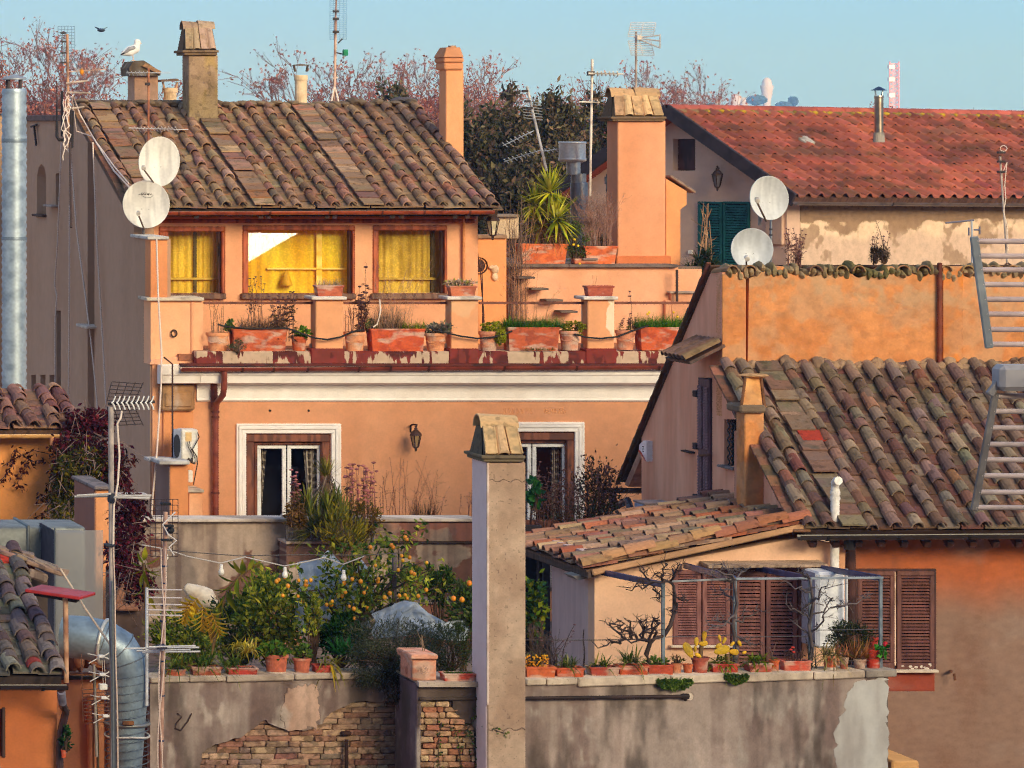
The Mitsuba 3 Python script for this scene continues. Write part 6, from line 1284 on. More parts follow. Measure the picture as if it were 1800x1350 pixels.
part(n_, 'post', tube([P(115, 1050, 42.9), P(117, 1200, 42.9)], 0.028, 8), 'flat', (206, 160, 126), (160, 110, 84), smooth=True)
part(n_, 'red_sheet', beam(P(58, 1034, 43.2), P(154, 1048, 42.9), 0.5, 0.035, 0.01), 'gloss', (176, 50, 48), (150, 42, 42))
part(n_, 'purlin', beam(P(62, 1042, 43.1), P(138, 1055, 42.95), 0.2, 0.04, 0.008), 'wood', (56, 44, 42), (40, 32, 32))
part(n_, 'stay_wire', tube([P(106, 1000, 43.6), P(150, 1070, 43.4), P(195, 1135, 43.1)], 0.012, 6), 'flat', (214, 190, 166), smooth=True)
o_ = thing('foreground_aerial', 'large grey corner reflector aerial cut by the right picture edge', 'aerial')
QY = 18.0
part(o_, 'upper_rail', beam(P(1712, 416, QY), P(1739, 612, QY), 0.035, 0.018, 0.006, up=(0, 1, 0)), 'flat', (150, 156, 160), (130, 136, 142))
part(o_, 'lower_rail', beam(P(1750, 690, QY), P(1712, 898, QY), 0.03, 0.018, 0.006, up=(0, 1, 0)), 'flat', (124, 118, 116), (106, 100, 100))
for y in (424, 450, 474, 500, 526, 552, 579, 605):
 x = 1714 + (y - 416) * 0.13
 part(o_, 'upper_bar', tube([P(x, y, QY), P(1990, y + 1, QY + 0.35)], 0.0115, 8), 'flat', (214, 190, 184), (196, 172, 168), smooth=True)
for y in (696, 723, 752, 781, 808, 836, 865, 892):
 x = 1750 - (y - 690) * 0.18
 part(o_, 'lower_bar', tube([P(x, y, QY), P(1990, y + 1, QY + 0.35)], 0.0115, 8), 'flat', (206, 186, 180), (186, 168, 164), smooth=True)
part(o_, 'feed_housing', pbox(1760, 642, 1860, 688, QY - 0.06, 0.12, 0.02), 'flat', (190, 184, 184), (160, 156, 160))
part(o_, 'bracket', beam(P(1738, 694, QY), P(1764, 660, QY), 0.03, 0.03), 'flat', (170, 164, 164), (140, 136, 138))
part(o_, 'mast', tube([P(1930, 300, QY + 0.3), P(1930, 2200, QY + 0.3)], 0.025, 10), 'metal', (160, 160, 164), smooth=True)
def cable(label, pts, r=0.012, c=(222, 200, 188)):
 return solo('wall_cable', label, 'cable', tube(pts, r, 5), 'flat', c, smooth=True)
def wallc(px, py, off=0.06):
 y, z = S(px, py, XW - off); return (XW - off, y, z)
cable('white cable from the gable aerial down to the dark red slots', [wallc(*q) for q in ((108, 250), (101, 430), (96, 500), (100, 520), (97, 560), (97, 640), (97, 712))])
cable('straight white cable right of the narrow grey shutter', [wallc(*q) for q in ((122, 360), (122, 500), (121, 620), (120, 735))])
cable('white cable crossing the small stone ledge', [wallc(*q) for q in ((124, 260), (134, 400), (150, 520), (160, 600), (168, 680), (174, 745))])
cable('white cable hanging down the middle of the brown wall', [wallc(*q) for q in ((163, 250), (170, 420), (177, 540), (183, 640), (187, 720), (190, 790))])
cable('twin white cables running along the left roof verge', [P(x, y, q) for x, y, q in ((128, 168, 63), (140, 200, 64), (170, 252, 63), (200, 300, 62), (228, 330, 61))], 0.014)
cable('second white cable along the left roof verge', [P(x, y, q) for x, y, q in ((126, 170, 63), (134, 230, 64), (162, 240, 63.4), (200, 292, 62), (226, 322, 61))], 0.012)
cable('pale cable dropping past the terrace pier and air conditioner', [P(x, y, 59.3) for x, y in ((275, 420), (278, 520), (284, 620), (283, 680), (276, 790), (268, 880), (264, 960))], 0.014)
cable('dark cable down the left end of the orange facade', [P(x, y, 59.4) for x, y in ((288, 628), (303, 640), (303, 700), (303, 800), (303, 812))], 0.013, (70, 50, 46))
cable('thin wire strung over the lemon trees to the foreground chimney', [P(x, y, 45.6) for x, y in ((300, 968), (420, 977), (540, 975), (640, 976), (700, 972))], 0.005, (90, 84, 84))
cable('thin wire stretched before the pink annex', [P(x, y, 46.2) for x, y in ((925, 1125), (1050, 1125), (1165, 1123))], 0.006, (90, 80, 78))
# string of bulbs
sl_ = thing('string_lights', 'string of white bulbs hung across the lemon garden', 'string lights')
part(sl_, 'cord', tube([P(x, y, 46.2) for x, y in ((250, 958), (290, 965), (330, 978), (388, 990), (430, 979), (500, 995), (540, 987), (570, 980), (603, 992), (640, 978))], 0.008, 6), 'flat', (180, 172, 170), smooth=True)
for x, y in ((291, 966), (389, 992), (501, 997), (604, 1002)):
 bq = P(x, y, 46.2)
 bu = part(sl_, 'bulb', lathe([(0.0, -0.125), (0.02, -0.12), (0.032, -0.1), (0.034, -0.085), (0.026, -0.06), (0.017, -0.045)], bq, 14), 'gloss', (236, 230, 222), (226, 218, 206), smooth=True)
 part(bu, 'socket', lathe([(0.0, 0.0), (0.016, 0.0), (0.019, -0.01), (0.019, -0.045), (0.0, -0.046)], bq, 12), 'flat', (232, 228, 224))
def lantern(label, px, py, Y, k, bracket, glass=(150, 120, 84)):
 """px, py: middle of the cap; k: metres of the cap's half width."""
 t = thing('wall_lantern', label, 'lantern')
 c = P(px, py, Y)
 n = 6
 part(t, 'cap', lathe([(k * 1.05, -0.01), (k * 1.0, 0.01), (k * 0.45, k * 0.75), (k * 0.3, k * 0.8), (k * 0.3, k * 1.1), (0.0, k * 1.25)], c, n), 'flat', (74, 50, 40), (50, 36, 32))
 part(t, 'finial', lathe([(0.012, k * 1.2), (0.022, k * 1.35), (0.01, k * 1.5), (0.0, k * 1.65)], c, 8), 'flat', (70, 48, 40))
 part(t, 'panes', lathe([(k * 0.86, -0.01), (k * 0.42, -k * 2.1)], c, n), 'gloss', glass, tuple(np.array(glass) * 0.8))
 th = np.arange(n) * 2 * math.pi / n
 d, a, b = frame_axes((0, 0, 1), (0, 1, 0))
 bars = []
 for q in th:
  e = math.cos(q) * a + math.sin(q) * b
  bars.append((c + e * k * 0.93, c + e * k * 0.47 + [0, 0, -k * 2.1]))
 part(t, 'cage', cat([rods(bars, 0.008, 4), lathe([(k * 0.5, -k * 2.08), (k * 0.52, -k * 2.2), (k * 0.2, -k * 2.35), (0.02, -k * 2.45), (0.015, -k * 2.8), (0, -k * 2.9)], c, n)]), 'flat', (64, 42, 36), (44, 32, 30))
 part(t, 'bracket', tube([P(*q) for q in bracket], 0.013, 6), 'flat', (70, 46, 38), (48, 34, 32), smooth=True)
 return t
lantern('rusty lantern on a curled bracket in the middle of the orange facade', 731, 764, 59.72, 0.085, [(731, 750, 59.72), (733, 747, 59.75), (726, 746, 59.8), (722, 748, 59.98), (722, 760, 59.99)])
lantern('lantern hanging at the eaves corner beside the mask wall', 866, 387, 61.9, 0.105, [(866, 376, 61.9), (862, 374, 62.0), (850, 378, 62.2), (842, 388, 62.3), (842, 374, 62.3)], (214, 196, 160))
gq = GP(1260, 308, 0.22)
lt = lantern('dark lantern on the gable above the green shutters', 1261, 307, gq[1], 0.1, [(1261, 298, gq[1]), (1261, 294, gq[1] + 0.05), (1264, 296, gq[1] + 0.2)], (96, 90, 96))
ac = thing('wall_air_conditioner', 'white air conditioner standing on the stone ledge left of the downpipe', 'air conditioner')
part(ac, 'casing', pbox(319, 755, 348, 813, 59.2, 0.32, 0.015), 'gloss', (226, 220, 212), (206, 198, 188))
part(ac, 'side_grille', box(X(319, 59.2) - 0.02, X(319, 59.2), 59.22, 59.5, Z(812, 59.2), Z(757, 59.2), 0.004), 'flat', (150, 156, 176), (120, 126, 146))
part(ac, 'front_left', pbox(305, 754, 318, 813, 59.22, 0.03, 0.006), 'flat', (140, 146, 168), (110, 116, 140))
part(ac, 'fan_opening', lathe([(0.0, 0), (0.17, 0), (0.17, 0.01)], P(311, 784, 59.19), 20, (0, -1, 0), 0.28, 1.0), 'plain', (40, 42, 52))
part(ac, 'label_plate', pbox(326, 760, 337, 776, 59.19, 0.01, 0.002), 'flat', (214, 176, 120))
part(ac, 'cables', cat([tube([P(x + k * 3, y, 59.15) for x, y in ((330, 776), (331, 786), (337, 796), (339, 806))], 0.006, 5) for k in (0, 1)] + [tube([P(x, y, 59.15) for x, y in ((347, 760), (350, 768), (344, 780), (338, 790), (346, 803), (347, 815), (344, 830), (340, 852))], 0.008, 5)]), 'flat', (50, 42, 40), smooth=True)
part(ac, 'valves', cat([blob(P(x, 809, 59.15), (0.02, 0.02, 0.04), 1, 2, 0.1) for x in (332, 337)]), 'flat', (70, 62, 58))
part(ac, 'feet', cat([pbox(322, 813, 326, 816, 59.25, 0.25), pbox(340, 813, 344, 816, 59.25, 0.25)]), 'flat', (90, 84, 80))
lp = thing('ledge_pillar', 'orange pillar with a stone ledge under the white air conditioner', 'wall')
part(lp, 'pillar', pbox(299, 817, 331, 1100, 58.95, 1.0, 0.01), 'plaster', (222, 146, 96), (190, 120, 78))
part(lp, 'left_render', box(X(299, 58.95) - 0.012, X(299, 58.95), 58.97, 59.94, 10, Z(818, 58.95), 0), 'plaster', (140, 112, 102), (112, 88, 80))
part(lp, 'ledge', cat([pbox(262, 806, 300, 812, 59.4, 0.4, 0.01), pbox(280, 810, 334, 817, 58.8, 0.7, 0.012)]), 'flat', (190, 186, 184), (150, 144, 142))
part(lp, 'low_wall', pbox(332, 866, 356, 1100, 59.1, 0.6, 0.01), 'plaster', (214, 146, 104), (232, 186, 150))
part(lp, 'low_wall_cap', pbox(329, 861, 359, 866, 59.05, 0.7, 0.01), 'flat', (186, 170, 154), (150, 134, 120))
part(lp, 'white_trunking', pbox(331, 827, 339, 848, 59.3, 0.1, 0.01), 'flat', (232, 226, 216))
ac2 = thing('roof_air_conditioner', 'dusty white air conditioner sitting on the annex roof below the mauve gable', 'air conditioner')
part(ac2, 'casing', pbox(1134, 887, 1182, 916, 51.9, 0.4, 0.015), 'gloss', (206, 200, 200), (176, 170, 170))
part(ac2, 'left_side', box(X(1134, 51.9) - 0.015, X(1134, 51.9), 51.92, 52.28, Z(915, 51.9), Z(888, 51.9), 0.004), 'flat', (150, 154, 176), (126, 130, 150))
part(ac2, 'lid', box(X(1132, 51.9), X(1184, 51.9), 51.87, 52.34, Z(887.5, 51.9), Z(884, 51.9), 0.006), 'flat', (160, 136, 132), (130, 110, 108))
part(ac2, 'panel', pbox(1160, 893, 1177, 905, 51.885, 0.02, 0.004), 'flat', (190, 184, 184))
part(ac2, 'handle', pbox(1163, 896, 1172, 899, 51.875, 0.02, 0.004), 'flat', (110, 104, 106))
part(ac2, 'blue_sticker', pbox(1137, 894, 1140, 911, 51.893, 0.01, 0.002), 'flat', (40, 150, 190))
al = thing('alarm_box', 'white and red alarm siren box on the mauve gable', 'alarm box')
ya0, ya1 = YS(1147, RXW), YS(1134, RXW)
part(al, 'cover', extrude(poly([(ya0, Z(776, 54)), (ya0, Z(812, 54)), (ya0 + 0.1, Z(806, 54)), (ya1, Z(795, 54)), (ya1, Z(786, 54)), (ya0 + 0.12, Z(776, 54))]), RXW - 0.08, RXW, 'yz'), 'gloss', (226, 222, 226), (206, 200, 206))
part(al, 'red_base', extrude(poly([(ya0 + 0.02, Z(811, 54)), (ya0 + 0.1, Z(806, 54)), (ya1 + 0.01, Z(797, 54)), (ya1 - 0.02, Z(794, 54)), (ya0 + 0.15, Z(801, 54))]), RXW - 0.09, RXW - 0.081, 'yz'), 'gloss', (190, 40, 44), (170, 34, 40))
for k in range(3): part(al, 'vent', box(RXW - 0.084, RXW - 0.079, ya0 + 0.1, ya0 + 0.17, Z(788 + k * 4, 54), Z(786.5 + k * 4, 54), 0), 'flat', (80, 76, 80))
wc = thing('white_cabinet', 'tall white metal cabinet standing beside the right shutters', 'cabinet')
part(wc, 'body', pbox(1437, 1006, 1486, 1140, 47.9, 0.5, 0.03), 'gloss', (226, 226, 228), (206, 206, 212))
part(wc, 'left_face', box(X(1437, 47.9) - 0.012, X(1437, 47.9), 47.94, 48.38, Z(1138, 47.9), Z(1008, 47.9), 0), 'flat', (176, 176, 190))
part(wc, 'drain_tube', tube([P(1488, 1000, 47.8), P(1488, 1110, 47.8)], 0.018, 8), 'flat', (190, 190, 194), smooth=True)
pg_ = thing('pergola', 'blue and grey iron pergola frame over the right terrace', 'pergola')
STEEL = ((122, 132, 142), (96, 106, 116))
def fy(px): return 45.3 + (px - 922) / 639 * 1.1 + 0.15
for px, y0, y1 in ((1165.5, 1022, 1187), (1292, 1016, 1181), (1424, 1015, 1179), (1548, 1014, 1175)):
 part(pg_, 'post', beam(P(px, y1, fy(px)), P(px, y0, fy(px)), 0.035, 0.035, 0.004, up=(0, 1, 0)), 'flat', *STEEL)
part(pg_, 'front_rail', beam(P(1160, 1023, fy(1165)), P(1292, 1017.5, fy(1292)), 0.022, 0.022), 'flat', (150, 150, 150), (120, 120, 124))
part(pg_, 'front_rail', beam(P(1292, 1017.5, fy(1292)), P(1552, 1015.5, fy(1548)), 0.026, 0.026), 'flat', (140, 148, 158), (110, 118, 130))
for (a, b), (c, d) in (((1058, 1006), (1166, 1028)), ((1203, 994), (1292, 1018)), ((1330, 999), (1424, 1017)), ((1428, 996), (1546, 1016))):
 part(pg_, 'blue_beam', beam(P(a, b, 48.65), P(c, d, fy(c)), 0.03, 0.07, 0.006), 'gloss', (44, 58, 104), (36, 46, 84))
part(pg_, 'wire', rods([(P(1165, 1120, fy(1165)), P(1290, 1116, fy(1290))), (P(1292, 1120, fy(1292)), P(1424, 1118, fy(1424))), (P(1424, 1164, fy(1424)), P(1548, 1160, fy(1548))), (P(1424, 1108, fy(1424)), P(1548, 1106, fy(1548)))], 0.004, 4), 'flat', (90, 86, 90))
st = thing('garden_stake', 'weathered grey wooden stake rising from the lemon trees', 'post')
entry(claim(st + '__stake'), beam(P(694, 1130, 47), P(693, 973, 47), 0.045, 0.045, 0.006, up=(0, 1, 0)), 'wood', (104, 94, 100), (80, 70, 78))
def fleece(name, label, px0, px1, top, bot, Y, d, seed):
 """A thin cloth hung over supports: top and bot give pixel rows along the width."""
 nu, nv = 44, 26
 u, v = np.meshgrid(np.linspace(0, 1, nu), np.linspace(0, 1, nv))
 tx = np.array([t for t, _ in top]); ty = np.array([y for _, y in top])
 bx = np.array([t for t, _ in bot]); by = np.array([y for _, y in bot])
 yt, yb = np.interp(u, tx, ty), np.interp(u, bx, by)
 px = px0 + (px1 - px0) * u + 4 * np.sin(v * 6 + u * 5)
 w = meshkit.fbm(np.stack([u * 9, v * 4, u * 0 + seed], -1), 4, seed) - 0.5
 w2 = meshkit.fbm(np.stack([u * 26 + v * 3, v * 5, u * 0 + seed + 5], -1), 3, seed) - 0.5
 yy = Y - d * np.sin(np.pi * u) * 0.8 - d * 0.5 * v + 0.22 * w + 0.1 * w2
 py = yt + (yb - yt) * v
 q = np.stack([X(px, Y), yy, Z(py, Y)], -1).reshape(-1, 3)
 i, j = np.meshgrid(np.arange(nv - 1), np.arange(nu - 1), indexing='ij')
 k = (i * nu + j).ravel()
 f = np.concatenate([np.stack([k, k + nu, k + 1], 1), np.stack([k + 1, k + nu, k + nu + 1], 1)])
 solo(name, label, 'cover', (q, f), 'fleece', (206, 216, 230), (180, 192, 208), smooth=True)
scene['m_fleece'] = {'type': 'principledthin', 'base_color': proc(f_leaf), 'roughness': 0.8, 'diff_trans': 0.8, 'spec_trans': 0.0}
fleece('plant_fleece', 'tall white fleece draped over a plant behind the lemon tree', 522, 652, [(0, 990), (0.22, 978), (0.36, 964), (0.55, 990), (0.72, 1000), (0.88, 982), (1, 1000)], [(0, 1110), (0.3, 1090), (0.6, 1120), (1, 1100)], 47.4, 0.25, 3)
fleece('plant_fleece', 'low pale blue fleece cover over the shrubs behind the wooden stake', 654, 818, [(0, 1080), (0.12, 1066), (0.3, 1054), (0.42, 1056), (0.55, 1074), (0.75, 1090), (1, 1090)], [(0, 1120), (0.4, 1110), (0.7, 1120), (1, 1125)], 46.5, 0.2, 8)
solo('clay_amphora', 'pale wedge like object lying among the rubber plant leaves', 'jar', lathe([(0.0, -0.2), (0.05, -0.19), (0.09, -0.1), (0.13, 0.02), (0.14, 0.1), (0.1, 0.17), (0.06, 0.19), (0.07, 0.23), (0.0, 0.235)], P(350, 1046, 49.5), 20, (0.8, -0.1, -0.5)), 'flat', (226, 210, 190), (206, 180, 154), smooth=True)  # vessel shape standing for an unidentified pale wedge
def gull():
 t = thing('gull', 'white and grey gull standing on the mossy chimney cap', 'bird')
 import manifold3d as m3
 Y = 67.8
 def ball(px, py, r, dy=0.0):
  q = P(px, py, Y + dy); return m3.Manifold.sphere(r, 16).translate(list(q))
 def hull(*b): return m3.Manifold.batch_hull(list(b))
 body = hull(ball(238, 86, 0.075), ball(228, 90, 0.085), ball(220, 93, 0.05), ball(215, 95, 0.025))
 neck = hull(ball(239, 84, 0.065), ball(242, 75, 0.048))
 head = hull(ball(242, 74, 0.05), ball(240.5, 73, 0.045))
 m = (body + neck + head).refine_to_length(0.025)
 tm = m.to_mesh()
 tm = trimesh.Trimesh(tm.vert_properties[:, :3], tm.tri_verts)
 trimesh.smoothing.filter_taubin(tm, iterations=12)
 part(t, 'body', (np.array(tm.vertices), np.array(tm.faces)), 'flat', (240, 236, 232), (226, 220, 216), smooth=True)
 for dy in (-0.07, 0.07):
  w = hull(ball(235, 84, 0.03, dy), ball(228, 86, 0.035, dy), ball(220, 92, 0.02, dy * 0.8)).refine_to_length(0.03).to_mesh()
  part(t, 'wing', (w.vert_properties[:, :3], w.tri_verts), 'flat', (150, 146, 150), (130, 128, 134), smooth=True)
  k = hull(ball(222, 91, 0.018, dy * 0.8), ball(213, 96, 0.012, dy * 0.4)).to_mesh()
  part(t, 'wing_tip', (k.vert_properties[:, :3], k.tri_verts), 'flat', (46, 40, 42), (40, 36, 38))
  part(t, 'leg', tube([P(233, 96, Y + dy * 0.4), P(234, 101, Y + dy * 0.4), P(234, 106, Y + dy * 0.4)], 0.008, 6), 'flat', (226, 180, 150))
  part(t, 'foot', beam(P(231, 106.5, Y + dy * 0.4), P(238, 106.5, Y + dy * 0.4), 0.03, 0.01), 'flat', (226, 176, 146))
  part(t, 'eye', blob(P(243.5, 73, Y + dy * 0.6), (0.007,) * 3, 1, 1, 0), 'flat', (30, 26, 26))
 part(t, 'beak', (lambda m: (m.vert_properties[:, :3], m.tri_verts))(hull(ball(245.5, 75, 0.014), ball(248.5, 76.5, 0.006)).to_mesh()), 'flat', (226, 190, 90))
gull()
fb = thing('flying_bird', 'small dark bird gliding in the sky left of the gull', 'bird')
FB = 130.0
part(fb, 'body', blob(P(178, 53, FB), (0.12, 0.22, 0.06), 2, 3, 0.1), 'flat', (70, 80, 96), (60, 66, 80), smooth=True)
for s in (-1, 1):
 q = [P(178, 53, FB), P(178 + s * 5, 50.5, FB), P(178 + s * 11, 47.5 - (1 if s < 0 else 0), FB)]
 v = np.array([q[0] + [0, -0.1, 0], q[0] + [0, 0.12, 0], q[1] + [0, 0.14, 0.01], q[1] + [0, -0.08, 0.02], q[2] + [0, 0.05, 0]])
 part(fb, 'wing', (np.vstack([v, v - [0, 0, 0.025]]), np.array([[0, 1, 2], [0, 2, 3], [3, 2, 4], [5, 7, 6], [5, 8, 7], [8, 9, 7], [0, 3, 8], [0, 8, 5], [3, 4, 9], [3, 9, 8], [1, 6, 7], [1, 7, 2], [2, 7, 9], [2, 9, 4]])), 'flat', (70, 80, 98), (56, 64, 80))
def unit(v): return v / (np.linalg.norm(v, axis=-1, keepdims=True) + 1e-12)
def leaf_cards(p, d, L, W, R, cup=0.12, up=None):
 """Diamond leaves folded along the midrib: base points p, directions d."""
 n = len(p)
 d = unit(d)
 r = R.normal(size=(n, 3)) if up is None else np.tile(up, (n, 1)) + R.normal(0, 0.35, (n, 3))
 s = unit(np.cross(d, r)); nn = np.cross(s, d)
 L = np.broadcast_to(L, (n,))[:, None]; W = np.broadcast_to(W, (n,))[:, None]
 mid = p + d * L * 0.45
 v = np.stack([p, mid - s * W / 2 + nn * W * cup, p + d * L, mid + s * W / 2 + nn * W * cup], 1).reshape(-1, 3)
 i = np.arange(n)[:, None] * 4
 return v, np.concatenate([i + [0, 1, 2], i + [0, 2, 3]], 0)
def blades(p, d, L, W, droop, R, seg=4):
 """Long strap leaves that arch over by droop."""
 n = len(p); d = unit(d)
 L = np.broadcast_to(L, (n,))[:, None]; W = np.broadcast_to(W, (n,))[:, None]; dr_ = np.broadcast_to(droop, (n,))[:, None]
 s = unit(np.cross(d, [0, 0, 1.0]) + R.normal(0, 0.05, (n, 3)))
 vs = []
 for k in range(seg + 1):
  t = k / seg
  c = p + d * L * t - np.array([0, 0, 1.0]) * dr_ * L * t * t
  w = W * (1.0 - t) ** 0.7 * (0.6 + 0.8 * t * (1 - t) * 2) if k < seg else W * 0.02
  vs += [c - s * w / 2, c + s * w / 2]
 v = np.stack(vs, 1).reshape(-1, 3)
 m = 2 * (seg + 1)
 i = np.arange(n)[:, None] * m
 f = np.concatenate([np.concatenate([i + [2 * k, 2 * k + 1, 2 * k + 3], i + [2 * k, 2 * k + 3, 2 * k + 2]], 0) for k in range(seg)], 0)
 return v, f
def tinted(key, mesh, cols, per, mat='leaf', smooth=False):
 """One mesh whose leaves each take a colour pair from the list cols (n entries; per vertices each)."""
 v, f = mesh
 uv = np.array([[pack(a), pack(b)] for a, b in cols]).repeat(per, 0)
 scene[key] = mikit.ply((v, f), 'm_' + mat, smooth=smooth, uv=uv)
 return key
def shades(pal, n, R, a=0.09):
 idx = R.integers(len(pal), size=n)
 lib = [[(jit(c, a, R), jit(np.array(c) * 0.8, a, R)) for _ in range(6)] for c in pal]
 return [lib[i][R.integers(6)] for i in idx]
def foliage(t, name, p, d, L, W, pal, R, cup=0.12, up=None, mat='leaf', a=0.09):
 m = leaf_cards(p, d, L, W, R, cup, up)
 return tinted(claim(t + '__' + name), m, shades(pal, len(p), R, a), 4, mat)
def strap(t, name, p, d, L, W, droop, pal, R, seg=4, a=0.08):
 m = blades(p, d, L, W, droop, R, seg)
 return tinted(claim(t + '__' + name), m, shades(pal, len(p), R, a), 2 * (seg + 1))
def dirs(n, R, up=0.3):
 v = R.normal(size=(n, 3)); v[:, 2] += up
 return unit(v)
GREEN = [(92, 120, 56), (112, 136, 62), (78, 102, 50), (134, 146, 70)]
YGREEN = [(172, 176, 64), (200, 192, 72), (146, 156, 60), (118, 134, 56)]
OLIVE = [(118, 116, 58), (98, 102, 56), (138, 128, 62)]
DARKG = [(80, 94, 64), (96, 104, 68), (68, 82, 58), (110, 112, 76)]
DRY = [(150, 116, 86), (126, 94, 72), (172, 138, 104), (104, 78, 62)]
DEAD = [(96, 66, 58), (78, 54, 48), (118, 84, 70)]
GRASS = [(84, 136, 44), (106, 156, 54), (66, 112, 40), (134, 166, 62)]
def bush(name, label, px, py, Y, rx, ry, rz, n, L, W, pal, seed, cat_='shrub', clumps=30, base=None, up=0.4, branch=(92, 70, 56), t=None, part_name='foliage'):
 """Leaf clumps through an ellipsoid of rx, ry pixels and rz metres, on a few branching stems."""
 R = np.random.default_rng(seed)
 t = t or thing(name, label, cat_)
 c = P(px, py, Y); r = np.array([M(rx, Y), rz, M(ry, Y)])
 k = unit(R.normal(size=(clumps, 3))) * (R.uniform(0.15, 1, (clumps, 1)) ** 0.45)
 K = c + k * r
 idx = R.integers(clumps, size=n)
 p = K[idx] + R.normal(size=(n, 3)) * r * 0.16
 d = unit(0.7 * unit(p - c) + R.normal(size=(n, 3)) * 0.7 + [0, 0, up])
 foliage(t, part_name, p, d, L * R.uniform(0.7, 1.25, n), W * R.uniform(0.7, 1.25, n), pal, R)
 b = P(base[0], base[1], Y) if base else c - [0, 0, r[2] * 1.1]
 tw = []
 for q in K[: min(clumps, 26)]:
  mid = (b + q) / 2 + R.normal(0, 0.06, 3) * r.mean() * 2
  tw.append(tube([b + R.normal(0, 0.02, 3), mid, q], [0.012, 0.008, 0.003], 4, False))
 part(t, 'stem', cat(tw), 'flat', branch, tuple(np.array(branch) * 0.75))
 return t
def grass(name, label, px0, px1, py, Y, depth, n, h, pal, seed, cat_='grass', droop=0.35, lean=0.4, W=0.008, t=None, part_name='blade_tuft'):
 R = np.random.default_rng(seed)
 t = t or thing(name, label, cat_)
 p = np.stack([X(R.uniform(px0, px1, n), Y), Y + R.uniform(-depth, depth, n), np.full(n, Z(py, Y))], 1)
 mid = X((px0 + px1) / 2, Y); w = max(1e-3, M((px1 - px0) / 2, Y))
 d = np.stack([R.normal(0, lean, n) + 0.35 * (p[:, 0] - mid) / w, R.normal(0, lean, n), np.ones(n)], 1)
 hh = M(h, Y) * R.uniform(0.35, 1.1, n)
 strap(t, part_name, p, d, hh, W * R.uniform(0.6, 1.3, n), droop * R.uniform(0.2, 1.5, n), pal, R, 3)
 return t
def stalks(name, label, px0, px1, py, Y, depth, n, h, seed, c=(110, 78, 62), heads=None, r=0.005, lean=0.12, cat_='dry plant', twigs=0, t=None, head_c=(120, 76, 74), leaf=None):
 """Thin upright stems with optional seed heads (radius) up their length and side twigs."""
 R = np.random.default_rng(seed)
 t = t or thing(name, label, cat_)
 tb, hd, lp, ld = [], [], [], []
 for i in range(n):
  b = np.array([X(R.uniform(px0, px1), Y), Y + R.uniform(-depth, depth), Z(py, Y)])
  hh = M(h, Y) * R.uniform(0.5, 1.05)
  bend = R.normal(0, lean, 2)
  q = [b + np.array([bend[0] * hh * s * s, bend[1] * hh * s * s, hh * s]) + R.normal(0, 0.004, 3) for s in np.linspace(0, 1, 6)]
  tb.append(tube(q, np.linspace(r, r * 0.5, 6), 4, False))
  for k in range(twigs):
   s = R.uniform(0.3, 0.95); a = q[0] + (q[-1] - q[0]) * s
   e = a + np.array([R.normal(0, 0.2), R.normal(0, 0.2), R.uniform(0.05, 0.3)]) * hh * 0.5
   tb.append(tube([a, (a + e) / 2 + R.normal(0, 0.01, 3), e], [r * 0.6, r * 0.5, r * 0.3], 3, False))
   if heads and R.random() < 0.4: hd.append(blob(e, (heads * 0.6,) * 3, 1, k, 0.3))
  if heads:
   for s in (1.0, 0.86, 0.72, 0.6):
    if R.random() < (1.0 if s == 1 else 0.55):
     a = q[-1] if s == 1 else q[0] + (q[-1] - q[0]) * s + R.normal(0, heads * 0.5, 3)
     hd.append(blob(a, (heads * R.uniform(0.8, 1.5), heads * R.uniform(0.8, 1.5), heads * 0.55), 1, i, 0.35))
  if leaf:
   m = int(leaf[0]); s = R.uniform(0.05, 0.8, m)
   lp.append(q[0] + (q[-1] - q[0]) * s[:, None]); ld.append(np.stack([R.normal(0, 1, m), R.normal(0, 1, m), R.normal(-0.2, 0.5, m)], 1))
 part(t, 'stem', cat(tb), 'flat', c, tuple(np.array(c) * 0.75))
 if hd: part(t, 'seed_head', cat(hd), 'flat', head_c, tuple(np.array(head_c) * 0.7), smooth=True)
 if lp: foliage(t, 'withered_foliage', np.vstack(lp), np.vstack(ld), leaf[1], leaf[1] * 0.22, leaf[2], R)
 return t
def rosette(t, name, c, n, L, W, pal, seed, lo=-0.3, hi=1.2, droop=0.15, seg=4):
 R = np.random.default_rng(seed)
 az = R.uniform(0, 2 * math.pi, n); el = np.linspace(lo, hi, n) + R.normal(0, 0.1, n)
 d = np.stack([np.cos(az) * np.cos(el), np.sin(az) * np.cos(el), np.sin(el)], 1)
 p = np.asarray(c) + d * 0.01
 return strap(t, name, p, d, L * R.uniform(0.8, 1.1, n), W * R.uniform(0.85, 1.15, n), droop * R.uniform(0.4, 1.6, n), pal, R, seg)
TC, TC2 = (198, 110, 76), (172, 90, 64)
